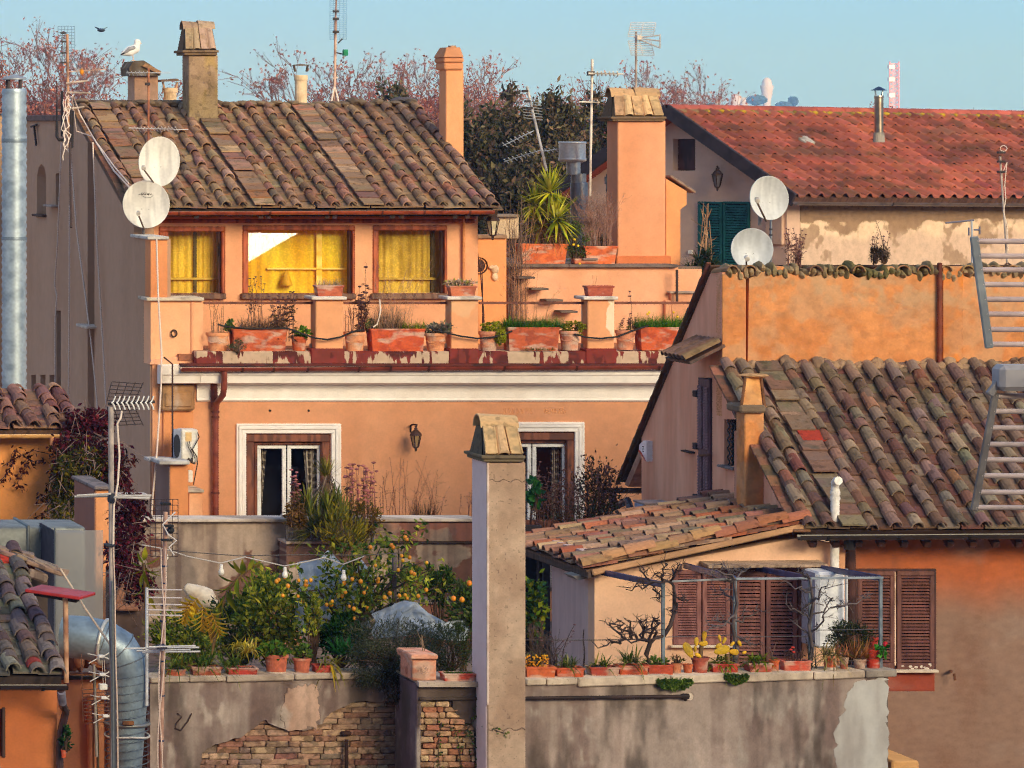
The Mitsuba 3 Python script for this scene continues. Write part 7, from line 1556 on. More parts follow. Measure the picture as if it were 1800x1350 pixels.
def pot(label, x0, x1, y0, y1, Y, c=(222, 148, 104), c2=(196, 120, 84), garland=False, taper=0.72, rim=True, t=None, name='terracotta_pot', bands=0, white=False):
 t = thing(name, label, 'flower pot')
 r, h = M((x1 - x0) / 2, Y), M(y1 - y0, Y)
 o = P((x0 + x1) / 2, y1, Y)
 rb = r * taper
 prof = [(0.0, 0.0), (rb, 0.0), (rb * 1.01, 0.006)]
 body = r * 0.9
 for k in range(1, bands + 1):
  z = h * (0.1 + 0.14 * k); rr = rb + (body - rb) * z / h
  prof += [(rr, z - 0.006), (rr + 0.006, z - 0.003), (rr + 0.006, z + 0.003), (rr, z + 0.006)]
 if rim: prof += [(body * 0.97, h * 0.8), (body, h * 0.82), (r * 0.99, h * 0.83), (r, h * 0.86), (r, h * 0.97), (r * 0.97, h), (r * 0.88, h), (r * 0.86, h * 0.92), (0.0, h * 0.91)]
 else: prof += [(r * 0.99, h * 0.98), (r, h), (r * 0.9, h), (r * 0.88, h * 0.92), (0.0, h * 0.91)]
 part(t, 'body', lathe(prof, o, 26), 'pot', c, c2)
 part(t, 'soil', lathe([(r * 0.88, h * 0.925), (0.0, h * 0.94)], o, 16), 'flat', (70, 54, 44), (50, 40, 34))
 if garland:
  zz = h * 0.52; rr = rb + (body - rb) * 0.55 + 0.004
  g = []
  for a in np.linspace(-2.9, -0.25, 40):
   sag = 0.028 * abs(math.sin((a + 2.9) * 2.4)) - 0.014
   g.append(blob(o + [rr * math.cos(a), rr * math.sin(a), zz - sag], (0.009, 0.007, 0.009), 1, 1, 0.2))
  part(t, 'garland_relief', cat(g), 'pot', tuple(np.array(c) * 0.96), c2)
 if white:
  part(t, 'lime_bloom', lathe([(rb * 1.012 + 0.002, 0.004), (rb * 1.06 + 0.002, h * 0.2)], o, 26), 'flat', (206, 190, 176), (186, 160, 140))
 return t
def f_pot(p, n, uv):
 a, b = unpack(uv.x), unpack(uv.y)
 c = mix(a, b, smoothstep(0.38, 0.7, fbm(p.x * 9, p.y * 9, p.z * 9, 3)))
 c = mix(c, mi.Color3f(0.6, 0.46, 0.36), 0.6 * smoothstep(0.5, 0.7, fbm(p.x * 5, p.y * 5, p.z * 11 + 4, 3)))
 c = mix(c, mi.Color3f(0.09, 0.04, 0.03), 0.35 * smoothstep(0.6, 0.75, fbm(p.x * 11, p.y * 11, p.z * 4 + 9, 3)))
 return c * (0.85 + 0.22 * noise(p.x * 50, p.y * 50, p.z * 50))
scene['m_pot'] = rough(f_pot, 0.85)
def planter(label, x0, x1, y0, y1, Y, d=0.24, c=TC, c2=TC2, ribs=0, taper=0.06, name='planter_box', foot=False, ob=None):
 t = thing(name, label, 'planter')
 w, h = M(x1 - x0, Y), M(y1 - y0, Y)
 o = np.array([X(x0, Y), Y - d / 2, Z(y1, Y)])
 k = taper * min(w, 0.4)
 v = np.array([[k, k * .4, 0], [w - k, k * .4, 0], [w - k, d - k * .4, 0], [k, d - k * .4, 0], [0, 0, h], [w, 0, h], [w, d, h], [0, d, h]])
 part(t, 'body', (o + v, np.array([[0, 1, 5], [0, 5, 4], [1, 2, 6], [1, 6, 5], [2, 3, 7], [2, 7, 6], [3, 0, 4], [3, 4, 7], [0, 2, 1], [0, 3, 2]])), 'pot', c, c2)
 rh = min(0.03, h * 0.18)
 lo, hi = o + [-0.012, -0.012, h - rh], o + [w + 0.012, d + 0.012, h]
 b = [box(lo[0], hi[0], lo[1], lo[1] + 0.03, lo[2], hi[2], 0.006), box(lo[0], hi[0], hi[1] - 0.03, hi[1], lo[2], hi[2], 0.006), box(lo[0], lo[0] + 0.03, lo[1] + 0.03, hi[1] - 0.03, lo[2], hi[2], 0.006), box(hi[0] - 0.03, hi[0], lo[1] + 0.03, hi[1] - 0.03, lo[2], hi[2], 0.006)]
 part(t, 'rim', cat(b), 'pot', c, c2)
 part(t, 'soil', box(o[0] + 0.02, o[0] + w - 0.02, o[1] + 0.02, o[1] + d - 0.02, o[2] + h - rh - 0.01, o[2] + h - rh + 0.004, 0), 'flat', (70, 54, 44), (50, 40, 34))
 for q in range(ribs):
  z = o[2] + h * (0.12 + 0.66 * (q + 0.5) / ribs)
  part(t, 'rib', box(o[0] + k * .5, o[0] + w - k * .5, o[1] - 0.006 + k * .2, o[1] + 0.02, z - h * 0.035, z + h * 0.035, 0.004), 'pot', tuple(np.array(c) * 1.03), c2)
 if foot:
  part(t, 'foot_slot', box(o[0] + w * 0.3, o[0] + w * 0.7, o[1] - 0.004 + k * .3, o[1] + 0.02, o[2], o[2] + h * 0.06, 0), 'plain', (60, 34, 28))
 return t
KB = 59.88
K1, K2 = (224, 148, 100), (206, 124, 82)
pot('garlanded clay pot beside the left terrace pier', 362, 403, 584, 618.5, KB, garland=True)
planter('long clay trough overgrown with dead stems, left of the first pillar', 406, 500, 577, 617.5, KB, 0.3, (196, 92, 56), (150, 70, 48))
pot('small plain clay pot just left of the first pillar', 511, 540, 591, 617.5, KB, (204, 100, 60), (176, 80, 50))
pot('garlanded clay pot just right of the first pillar', 604, 643, 583, 617.5, KB, garland=True)
planter('long clay trough with dry grass below the right golden window', 648, 742, 577, 617.5, KB, 0.3, (204, 88, 52), (176, 72, 46))
pot('garlanded clay pot with grey succulents left of the second pillar', 746, 785, 585, 617.5, KB, garland=True)
pot('ribbed clay pot with lime green sedum right of the second pillar', 841, 876, 582, 617, KB, (212, 140, 108), (180, 112, 88), bands=3)
planter('long clay trough with thick green grass below the floating stairs', 888, 978, 574, 616, KB, 0.3, (190, 92, 60), (158, 76, 54))
pot('garlanded clay pot with yellow sedum left of the third pillar', 982, 1020, 581, 615.5, KB, (212, 144, 116), (182, 116, 92), garland=True)
pot('garlanded clay pot right of the third pillar', 1081, 1117, 580, 614.5, KB, (214, 140, 108), (188, 116, 88), garland=True)
planter('long clay trough with tall green grass next to the mauve gable', 1120, 1212, 574, 615, KB, 0.3, (204, 92, 54), (176, 74, 46))
PT = 59.98
planter('brown plastic planter box on the first pillar', 554, 601, 501, 521, PT, 0.2, (186, 100, 72), (164, 84, 62), name='pillar_planter', foot=True)
planter('brown plastic planter box with pale succulents on the second pillar', 788, 834, 502, 521.5, PT, 0.2, (196, 112, 80), (170, 92, 68), name='pillar_planter', foot=True)
planter('brown plastic planter box on the patchy third pillar', 1029, 1075, 502, 522, PT, 0.2, (168, 86, 66), (146, 72, 58), name='pillar_planter', foot=True)
grass('dry_grass', 'wisps of pale dry grass in the planter on the first pillar', 558, 598, 502, PT, 0.08, 160, 18, [(196, 166, 130), (214, 186, 150)], 1, droop=0.2)
bush('pale_succulent', 'pale pink succulents spilling from the planter on the second pillar', 811, 500, PT, 26, 7, 0.1, 260, 0.05, 0.035, [(196, 164, 140), (170, 150, 110), (206, 176, 150), (160, 150, 70)], 2, 'succulent', 18)
stalks('thin_twig', 'two thin twigs standing in the planter on the third pillar', 1040, 1064, 503, PT, 0.05, 2, 20, 3, r=0.003)
stalks('dry_tuft', 'sparse dry stems in the garlanded pot beside the left terrace pier', 370, 396, 586, KB, 0.08, 9, 60, 5, c=(150, 112, 84), lean=0.2, twigs=1)
t = grass('dead_border', 'dead grey brown growth and thistles in the left long trough', 420, 500, 578, KB, 0.12, 520, 34, DRY + [(110, 100, 90)], 6, 'dry plant', droop=0.3)
stalks('', '', 436, 470, 578, KB, 0.1, 12, 96, 7, c=(120, 84, 66), heads=0.014, twigs=3, t=t, head_c=(110, 76, 74))
stalks('', '', 478, 515, 600, KB - 0.05, 0.1, 16, 92, 8, c=(104, 72, 56), heads=0.018, twigs=3, t=t, head_c=(104, 72, 72), leaf=(20, 0.09, DEAD + [(110, 92, 50)]))
bush('leafy_sprig', 'small green sprig behind the left long trough', 404, 572, KB, 11, 9, 0.08, 240, 0.04, 0.03, GREEN, 9, 'plant', 12)
bush('nasturtium', 'round bright green leaves in the small pot left of the first pillar', 532, 587, KB, 17, 9, 0.1, 170, 0.055, 0.05, [(104, 140, 40), (130, 160, 50), (84, 118, 38)], 10, 'plant', 14)
bush('wall_weed', 'dark weed growing against the left long trough', 418, 606, KB - 0.2, 14, 12, 0.05, 160, 0.05, 0.012, DARKG, 11, 'plant', 10)
t = stalks('dead_sedum', 'tall dead flower stems right of the first pillar', 606, 645, 586, KB, 0.12, 26, 70, 12, c=(110, 66, 52), heads=None, twigs=4, lean=0.15)
stalks('', '', 626, 648, 586, KB, 0.06, 4, 122, 13, c=(104, 70, 56), heads=0.03, twigs=1, t=t, head_c=(92, 60, 60), leaf=(26, 0.1, DEAD), lean=0.05)
t = grass('trough_grass', 'tall dry beige grass with a green tuft in the trough below the right golden window', 655, 705, 578, KB, 0.1, 420, 58, [(170, 136, 108), (150, 116, 92), (190, 156, 124), (120, 100, 80)], 14, droop=0.25, lean=0.3)
stalks('', '', 664, 720, 578, KB, 0.1, 26, 120, 15, c=(176, 132, 104), r=0.003, lean=0.22, twigs=4, t=t)
grass('', '', 700, 746, 579, KB, 0.12, 420, 24, [(130, 140, 44), (160, 164, 60), (106, 120, 40)], 16, t=t, part_name='green_tuft')
bush('', '', 652, 572, KB, 14, 9, 0.08, 200, 0.03, 0.025, GREEN + OLIVE, 17, t=t, part_name='herb')
part(t, 'white_hose', tube([P(x, y, KB - 0.1) for x, y in ((667, 526), (669, 545), (666, 560), (663, 570), (656, 575))], 0.012, 6), 'flat', (226, 206, 190), smooth=True)
bush('grey_succulent', 'grey rosette succulents in the pot left of the second pillar', 768, 577, KB, 24, 9, 0.14, 420, 0.06, 0.03, [(146, 138, 126), (118, 116, 104), (170, 160, 144), (110, 120, 84)], 18, 'succulent', 16)
def sedum(label, px, py, Y, rx, ry, seed, pal):
 R = np.random.default_rng(seed)
 t = thing('sedum', label, 'succulent')
 c = P(px, py, Y); r = np.array([M(rx, Y), 0.14, M(ry, Y)])
 k = unit(R.normal(size=(90, 3))) * R.uniform(0.4, 1, (90, 1)) ** 0.5
 K = c + k * r
 idx = np.repeat(np.arange(90), 12)
 d = dirs(len(idx), R, 0.6)
 foliage(t, 'foliage', K[idx] + d * 0.006, d, 0.034, 0.022, pal, R, 0.3)
 tw = [tube([c - [0, 0, r[2]], q], 0.005, 4, False) for q in K[:40]]
 part(t, 'stem', cat(tw), 'flat', (110, 84, 56))
 return t
SED = [(160, 160, 46), (180, 176, 60), (134, 140, 40)]
sedum('lime green sedum spilling from the ribbed pot', 866, 578, KB - 0.02, 22, 12, 20, SED)
sedum('lime green sedum trailing down the right side of the ribbed pot', 879, 592, KB - 0.1, 8, 14, 21, SED)
sedum('yellow green sedum in the pot left of the third pillar', 1008, 579, KB - 0.02, 22, 14, 22, [(170, 160, 50), (140, 140, 40), (120, 120, 44)])
t = grass('green_grass', 'thick green grass in the trough below the floating stairs', 886, 985, 577, KB, 0.16, 2200, 34, GRASS + [(52, 84, 36)], 23, W=0.007, droop=0.5)
stalks('', '', 905, 960, 577, KB, 0.1, 16, 110, 24, c=(170, 116, 84), r=0.003, lean=0.25, twigs=2, t=t)
grass('kerb_weed', 'low weeds on the kerb before the green grass trough', 920, 975, 616, KB - 0.22, 0.02, 160, 10, OLIVE, 25, 'plant')
t = grass('green_grass', 'tall green grass with small yellow flowers next to the mauve gable', 1118, 1215, 577, KB, 0.16, 2200, 38, GRASS, 26, W=0.007, droop=0.5)
for x, y in ((1138, 552), (1141, 549), (1184, 549), (1191, 557), (1213, 565)): part(t, 'flower', blob(P(x, y, KB - 0.15), (0.018,) * 3, 1, x, 0.3), 'flat', (236, 190, 40), (226, 160, 30))
t = stalks('brown_stalk', 'brown dry stalks in the pot right of the third pillar', 1086, 1116, 583, KB, 0.08, 9, 34, 27, c=(96, 70, 54), heads=0.014, twigs=3, leaf=(12, 0.06, DEAD + OLIVE))
stalks('', '', 1108, 1113, 583, KB, 0.02, 1, 76, 28, c=(110, 76, 60), heads=0.02, t=t)
stalks('sprout', 'thin dark climber stem on the mask wall', 848, 856, 575, 62.5, 0.02, 2, 150, 29, c=(84, 56, 46), r=0.012, lean=0.04)
rosette(thing('spiky_weed', 'small dark spiky plant on the right end of the kerb', 'plant'), 'leaf', P(1190, 613, KB - 0.2), 26, 0.11, 0.014, DEAD, 30)
UP = 63.3
planter('long orange planter holding the yucca', 910, 992, 428, 464.5, UP, 0.35, (220, 112, 66), (196, 92, 54), taper=0.1)
planter('orange planter holding the dry shrub beside the orange chimney', 1022, 1079, 432, 465, UP, 0.35, (216, 108, 64), (190, 90, 54), taper=0.1)
t = thing('small_planters', 'stacked shallow clay saucers between the two upper planters', 'planter')
part(t, 'saucer', pbox(1010, 455, 1052, 464, UP - 0.25, 0.2, 0.01), 'pot', TC, TC2)
part(t, 'slate', pbox(1025, 454, 1051, 457, UP - 0.3, 0.15, 0.005), 'flat', (130, 110, 104))
yu = thing('yucca', 'bright yellow green yucca with four spiky heads on the upper terrace', 'plant')
YPAL = [(192, 190, 50), (214, 204, 62), (160, 168, 52), (226, 212, 90), (130, 146, 52)]
for i, (px, py, L, n) in enumerate(((967, 338, 0.5, 90), (941, 360, 0.42, 70), (979, 384, 0.52, 110), (950, 392, 0.42, 70))):
 c = P(px, py, UP + (0.1 if i % 2 else -0.12))
 rosette(yu, 'leaf_head', c, n, L, 0.062, YPAL, 40 + i, lo=-0.75, hi=1.45, droop=0.12)
 part(yu, 'trunk', tube([P(955 + i * 4, 432, UP), (P(955 + i * 4, 432, UP) + c) / 2 + [0.02, 0, 0], c], [0.05, 0.045, 0.05], 8), 'flat', (120, 90, 66), (84, 64, 50))
R = np.random.default_rng(44)
pp = np.stack([X(R.uniform(935, 990, 90), UP), UP - R.uniform(0, 0.2, 90), Z(R.uniform(385, 420, 90), UP)], 1)
strap(yu, 'dead_foliage', pp, np.stack([R.normal(0, .5, 90), R.normal(-0.2, .3, 90), -np.ones(90)], 1), 0.34, 0.02, 0.05, [(170, 126, 84), (140, 100, 70)], R)
t = stalks('dry_shrub', 'tangled pinkish dry shrub left of the orange chimney', 1026, 1072, 434, UP, 0.14, 110, 96, 45, c=(164, 120, 104), r=0.004, lean=0.22, twigs=7)
bush('', '', 1060, 422, UP, 14, 12, 0.12, 200, 0.05, 0.015, OLIVE + DRY, 46, t=t, part_name='lower_leaf')
t = bush('dark_herb', 'dark green bush with tiny yellow flowers between the upper planters', 1012, 424, UP - 0.1, 22, 34, 0.16, 1500, 0.05, 0.012, DARKG + GREEN, 47, 'shrub', 40)
for x, y in ((1008, 430), (1016, 432), (1019, 464), (1010, 421)): part(t, 'flower', blob(P(x, y, UP - 0.3), (0.02,) * 3, 1, x, 0.3), 'flat', (236, 190, 40))
stalks('dry_climber', 'grey tangle of bare climber stems at the gap beside the mask wall', 888, 924, 600, 62.85, 0.06, 34, 250, 48, c=(130, 104, 92), r=0.005, lean=0.06, twigs=5)
stalks('thin_weed', 'wispy dry weeds in front of the long orange planter', 900, 935, 560, 62.7, 0.1, 14, 200, 49, c=(196, 140, 104), r=0.003, lean=0.1, twigs=3)
dr_t = thing('dracaena', 'dark spiky dracaena with bare canes before the green shutters', 'plant')
DRY_Y = 63.6
for i, (px, py) in enumerate(((1216, 478), (1228, 462), (1242, 452), (1206, 492), (1234, 486), (1252, 470))):
 rosette(dr_t, 'leaf_head', P(px, py, DRY_Y), 60, 0.34, 0.035, [(46, 60, 44), (60, 72, 50), (84, 88, 56)], 60 + i, lo=-0.9, hi=1.2, droop=0.3)
 part(dr_t, 'cane', tube([P(1228 + i * 4, 540, DRY_Y), P(px, py, DRY_Y)], 0.02, 6), 'flat', (150, 120, 90), (110, 88, 70))
stalks('', '', 1226, 1252, 500, DRY_Y + 0.1, 0.08, 11, 150, 66, c=(176, 136, 104), r=0.011, lean=0.06, twigs=3, t=dr_t)
pot('clay pot under the dracaena at the gable edge', 1222, 1246, 520, 560, 63.2, (206, 126, 90), (180, 104, 74))
for i, (x, lab) in enumerate(((1538, 'left of two dark fluffy weeds on the ochre wall top'), (1553, 'right of two dark fluffy weeds on the ochre wall top'))):
 bush('wall_weed', lab, x, 448 - 0 * i, 51.4, 8, 12, 0.08, 420, 0.05, 0.008, [(70, 56, 46), (90, 74, 60), (54, 44, 38)], 70 + i, 'plant', 16)
 stalks('weed_stalk', 'dry stalk of the ' + ('left' if i == 0 else 'right') + ' dark weed on the ochre wall top', x - 5, x + 3, 462, 51.4, 0.03, 3, 72, 72 + i, c=(84, 60, 50), heads=0.012, twigs=4)
stalks('reddish_weed', 'reddish dry weeds rising behind the ochre wall top beside the dishes', 1384, 1408, 470, 51.5, 0.05, 22, 66, 74, c=(140, 96, 84), heads=0.012, twigs=3, lean=0.12, leaf=(10, 0.05, DEAD))
MT = 54.8
def fan(t, c, face, L, n, pal, seed, spread=2.6):
 """A palm fan: narrow pleats radiating from the stalk's end."""
 R = np.random.default_rng(seed)
 u, s, w = frame_axes(face)
 u0 = np.array([0, 0, 1.0]) * 0.6 + np.asarray(face) * 0.7
 u0 /= np.linalg.norm(u0)
 side = np.cross(u0, [0, -1.0, 0.2]); side /= np.linalg.norm(side)
 a = np.linspace(-spread / 2, spread / 2, n)
 d = np.cos(a)[:, None] * u0 + np.sin(a)[:, None] * side + R.normal(0, 0.04, (n, 3))
 strap(t, 'leaflet', np.tile(c, (n, 1)), d, L * R.uniform(0.85, 1.08, n), L * 0.11, 0.08 + 0.1 * R.random(n), pal, R, 3)
pm = thing('fan_palm', 'fan palm with a shaggy trunk before the left white window', 'palm')
part(pm, 'trunk', tube([P(577, 960, MT), P(576, 900, MT), P(575, 850, MT)], [0.1, 0.11, 0.09], 10), 'flat', (110, 84, 66), (80, 62, 52))
PPAL = [(112, 124, 60), (140, 140, 62), (90, 104, 56), (164, 156, 68)]
for i, (px, py, fx, fz, L) in enumerate(((575, 835, -0.1, 1.0, 0.34), (577, 840, 0.8, 0.7, 0.34), (572, 838, -0.8, 0.7, 0.34))):
 fan(pm, P(px, py, MT), (fx, -0.3, fz), L, 16, [(190, 178, 70), (160, 156, 66), (140, 130, 76)], 80 + i, 1.5)
R = np.random.default_rng(83)
pp = P(576, 842, MT) + R.normal(0, 0.03, (110, 3))
strap(pm, 'dead_foliage', pp, np.stack([R.normal(0, .55, 110), R.normal(0, .4, 110), -np.abs(R.normal(0.8, .2, 110))], 1), 0.42, 0.022, 0.15, [(170, 146, 124), (130, 106, 92), (150, 124, 100)], R)
fl = thing('low_fan_palm', 'low dense fan palm spreading over the terrace edge', 'palm')
for i, (px, py, fx, fz, L) in enumerate(((545, 905, -0.7, 0.9, 0.42), (575, 900, 0.1, 1.0, 0.45), (600, 905, 0.6, 0.8, 0.42), (560, 925, -0.9, 0.3, 0.42), (585, 925, -0.3, 0.5, 0.45), (540, 890, -0.2, 1.0, 0.4), (610, 920, 0.9, 0.4, 0.42), (550, 935, -1.0, 0.0, 0.4), (590, 890, 0.3, 1.0, 0.4))):
 q = P(px, py, MT - 0.25)
 fan(fl, q, (fx, -0.5, fz), L, 26, PPAL, 90 + i, 2.6)
 part(fl, 'leaf_stalk', tube([P(572, 965, MT - 0.2), q], 0.01, 5), 'flat', (104, 100, 52))
stalks('pink_sedum', 'tall dusty pink flower spikes before the left white window', 514, 528, 918, MT - 0.2, 0.06, 8, 86, 100, c=(130, 84, 80), heads=0.024, head_c=(176, 110, 116), r=0.006, lean=0.03, leaf=(20, 0.07, DEAD))
stalks('rusty_succulent', 'upright rusty feathered succulent left of the palms', 508, 532, 925, MT - 0.3, 0.06, 12, 56, 101, c=(140, 104, 70), r=0.006, lean=0.1, leaf=(40, 0.1, [(150, 110, 70), (130, 96, 60), (110, 90, 50)]))
stalks('pink_sedum', 'row of dusty pink flower stems between the palms and the wall lantern', 604, 660, 915, MT - 0.1, 0.1, 24, 98, 102, c=(150, 96, 86), heads=0.026, head_c=(170, 100, 100), r=0.006, lean=0.03, leaf=(14, 0.06, DEAD + [(150, 110, 90)]))
bush('oleander', 'bronze green oleander growing up to the coping beside the palms', 604, 938, MT - 0.8, 36, 38, 0.25, 620, 0.13, 0.024, [(150, 136, 48), (172, 152, 56), (124, 118, 48), (108, 108, 52)], 103, 'shrub', 34, up=1.2)
bush('bronze_bush', 'bronze leaved bush right of the palms', 640, 912, MT - 0.5, 26, 34, 0.2, 700, 0.06, 0.02, [(130, 100, 44), (110, 90, 42), (90, 84, 44)], 104, 'shrub', 30)
t = stalks('dry_weeds', 'bare dry stems before the facade under the wall lantern', 668, 770, 918, MT + 1.2, 0.1, 24, 110, 105, c=(130, 78, 58), r=0.004, lean=0.15, twigs=5, heads=0.006)
grass('', '', 726, 764, 918, MT + 1.2, 0.06, 260, 48, [(96, 74, 50), (80, 64, 46), (110, 90, 60)], 106, t=t, part_name='rush_tuft', droop=0.08, lean=0.15)
stalks('dry_weeds', 'few thin dry stems just left of the stone chimney', 806, 832, 916, MT + 1.2, 0.05, 7, 70, 107, c=(150, 96, 76), r=0.004, lean=0.1, twigs=2, heads=0.008)
t = bush('rambling_shrub', 'dark rambling shrub of dead flower stems before the right white window', 1045, 872, 54.2, 46, 60, 0.3, 1400, 0.06, 0.022, [(74, 56, 46), (60, 50, 40), (92, 66, 54), (70, 74, 44)], 108, 'shrub', 60)
stalks('', '', 938, 1085, 930, 54.0, 0.3, 60, 110, 109, c=(112, 78, 70), heads=0.018, twigs=5, r=0.005, head_c=(120, 84, 80), t=t, leaf=(12, 0.06, DEAD), lean=0.14)
bush('', '', 1040, 905, 54.0, 70, 28, 0.3, 900, 0.05, 0.016, DARKG + DEAD, 110, t=t, part_name='low_leaf', clumps=40)
bush('broad_leaf_plant', 'green broad leaved plant with yellow blooms right of the stone chimney', 941, 868, 53.6, 9, 26, 0.1, 60, 0.12, 0.1, [(56, 110, 66), (70, 126, 60), (44, 90, 54)], 111, 'plant', 10)
def big_leaf(c, d, L, W, R, curl=0.15):
 """A thick glossy leaf: two rows of four quads with a keel."""
 d = np.asarray(d, float); d = d / np.linalg.norm(d)
 s = np.cross(d, [0, 0.3, 1.0]); s /= np.linalg.norm(s); n = np.cross(s, d)
 if n[1] > 0: n = -n
 v, f, seg = [], [], 6
 for k in range(seg + 1):
  t = k / seg
  w = W / 2 * math.sin(math.pi * (0.04 + 0.96 * t) ** 0.85) if k < seg else 0.002
  q = np.asarray(c) + d * L * t + n * (-curl * L * t * t)
  v += [q - s * w + n * w * 0.3, q, q + s * w + n * w * 0.3]
 for k in range(seg):
  a = 3 * k
  f += [[a, a + 3, a + 4], [a, a + 4, a + 1], [a + 1, a + 4, a + 5], [a + 1, a + 5, a + 2]]
 return np.array(v), np.array(f)
def rubber(label, Y, stem, leaves, seed, pal):
 R = np.random.default_rng(seed)
 t = thing('rubber_plant', label, 'plant')
 part(t, 'stem', tube([P(x, y, Y) for x, y in stem], 0.02, 7), 'flat', (110, 84, 56), (84, 66, 48), smooth=True)
 for (x, y, a, L) in leaves:
  d = np.array([math.cos(math.radians(a)), R.normal(-0.3, 0.25), math.sin(math.radians(a))])
  part(t, 'leaf', big_leaf(P(x, y, Y - R.uniform(0, 0.25)), d, M(L, Y), M(L * 0.4, Y), R), 'leaf', jit(pal[R.integers(len(pal))], 0.08, R), jit((150, 140, 44), 0.08, R), smooth=True)
 return t
RP = [(104, 122, 46), (130, 138, 50), (88, 106, 44), (160, 148, 54)]
rubber('rubber plant with big yellow edged leaves beside the creeper', 46.8, [(258, 1120), (256, 1050), (252, 990)], [(253, 985, 88, 26), (252, 990, 125, 22), (254, 992, 20, 30), (255, 998, -35, 32), (252, 1000, -150, 26), (253, 1002, -80, 34), (258, 1004, -5, 26), (250, 994, 170, 24), (252, 1008, -110, 30), (262, 1010, -60, 24), (256, 1030, -20, 26), (250, 1036, -140, 24), (262, 1046, -70, 28)], 120, RP)
rubber('leaning rubber plant with large glossy leaves above the yellow monstera', 47.2, [(372, 1150), (385, 1080), (402, 1035), (425, 1010), (446, 992)], [(428, 1008, 100, 26), (426, 1010, 130, 30), (436, 1002, 70, 28), (440, 998, 15, 24), (446, 994, 40, 20), (430, 1012, -20, 34), (424, 1014, -60, 36), (418, 1018, -100, 34), (412, 1022, 165, 32), (408, 1026, -140, 36), (404, 1030, -95, 40), (398, 1034, 190, 34), (400, 1040, -70, 38), (394, 1046, -120, 42), (390, 1052, -95, 40), (446, 1000, -40, 28), (438, 1010, -75, 34), (384, 1066, -100, 42), (390, 1066, -60, 34), (378, 1084, -80, 36), (420, 1002, 150, 26)], 121, RP)
mo = thing('yellow_monstera', 'yellowing monstera with deeply split leaves in the lemon garden', 'plant')
MSY = 46.2
for (cx, cy, ang0, L) in ((332, 1058, 250, 44), (356, 1066, 265, 48), (372, 1078, 290, 46), (346, 1052, 230, 38)):
 R = np.random.default_rng(cx)
 ca, sa = math.cos(math.radians(ang0)), math.sin(math.radians(ang0))
 ax, sd = np.array([ca, -0.15, sa]), np.array([-sa, 0, ca])
 b = P(cx, cy, MSY - 0.1)
 for k in range(6):
  for s in (-1, 1):
   q = b + ax * M(L, MSY) * (k / 7)
   d = ax * (0.45 + 0.12 * k) + sd * s * (1.05 - 0.12 * k) + [0, -0.2, -0.12]
   part(mo, 'leaf_lobe', big_leaf(q, d, M(L * 0.6 * math.sin(math.pi * (k + 2) / 8.5), MSY), M(L * 0.34, MSY), R, 0.3), 'leaf', jit((246, 212, 76), 0.05, R), jit((226, 196, 70), 0.06, R), smooth=True)
 part(mo, 'leaf_stalk', tube([P(372, 1130, MSY), (P(372, 1130, MSY) + b) / 2 + [0.05, 0, 0.05], b, b + ax * M(L * 0.9, MSY)], 0.009, 6), 'flat', (170, 130, 60), smooth=True)
bush('citrus_bush', 'dense yellow green citrus bush in the middle of the lemon garden', 478, 1085, 47.6, 52, 78, 0.5, 2300, 0.085, 0.04, YGREEN + YGREEN[:2] + GREEN, 122, 'shrub', 90, base=(480, 1180))
bush('dark_citrus', 'dark citrus foliage behind the rubber plants', 420, 1110, 48.3, 60, 54, 0.5, 1600, 0.08, 0.038, DARKG + GREEN + YGREEN[2:], 123, 'shrub', 70, base=(420, 1180))
bush('orange_bush', 'green bush behind the left pots', 330, 1125, 48.0, 60, 44, 0.4, 1700, 0.08, 0.034, GREEN + YGREEN, 124, 'shrub', 50, base=(330, 1180))
# lemon tree with branches, leaves and fruit
lt_ = thing('lemon_tree', 'spreading lemon tree full of orange yellow fruit', 'tree')
LTY = 47.0
R = np.random.default_rng(125)
trunk0, fork = P(640, 1180, LTY), P(628, 1095, LTY)
part(lt_, 'trunk', tube([trunk0, P(636, 1140, LTY), fork], [0.05, 0.045, 0.04], 8), 'flat', (84, 66, 58), (60, 50, 46), smooth=True)
tips = [(545, 1015), (570, 985), (600, 1000), (640, 965), (672, 955), (700, 960), (715, 945), (740, 990), (760, 1000), (770, 1030), (750, 1060), (700, 1030), (670, 1020), (640, 1040), (600, 1050), (560, 1060), (530, 1040), (500, 1020), (560, 1110), (530, 1090), (610, 1085), (590, 1150), (700, 1070), (670, 1060), (655, 990), (620, 975), (585, 1030), (720, 1000), (556, 1140), (625, 1020)]
pts_all = []
for i, (x, y) in enumerate(tips):
 e = P(x, y, LTY + R.uniform(-0.55, 0.55))
 m1 = fork + (e - fork) * 0.4 + R.normal(0, 0.06, 3) + [0, 0, 0.05]
 m2 = fork + (e - fork) * 0.75 + R.normal(0, 0.06, 3)
 part(lt_, 'branch', tube([fork, m1, m2, e], [0.022, 0.016, 0.01, 0.004], 5), 'flat', (80, 64, 58), (60, 50, 46), smooth=True)
 for k in range(7):
  a = m1 + (e - m1) * R.uniform(0.3, 1.1) + R.normal(0, 0.09, 3)
  pts_all.append(a)
K = np.array(pts_all)
n = 2300
idx = R.integers(len(K), size=n)
p = K[idx] + R.normal(0, 0.055, (n, 3))
foliage(lt_, 'foliage', p, dirs(n, R, 0.1), 0.085 * R.uniform(.7, 1.2, n), 0.04 * R.uniform(.8, 1.2, n), YGREEN + GREEN + [(150, 140, 40), (60, 76, 36)], R)
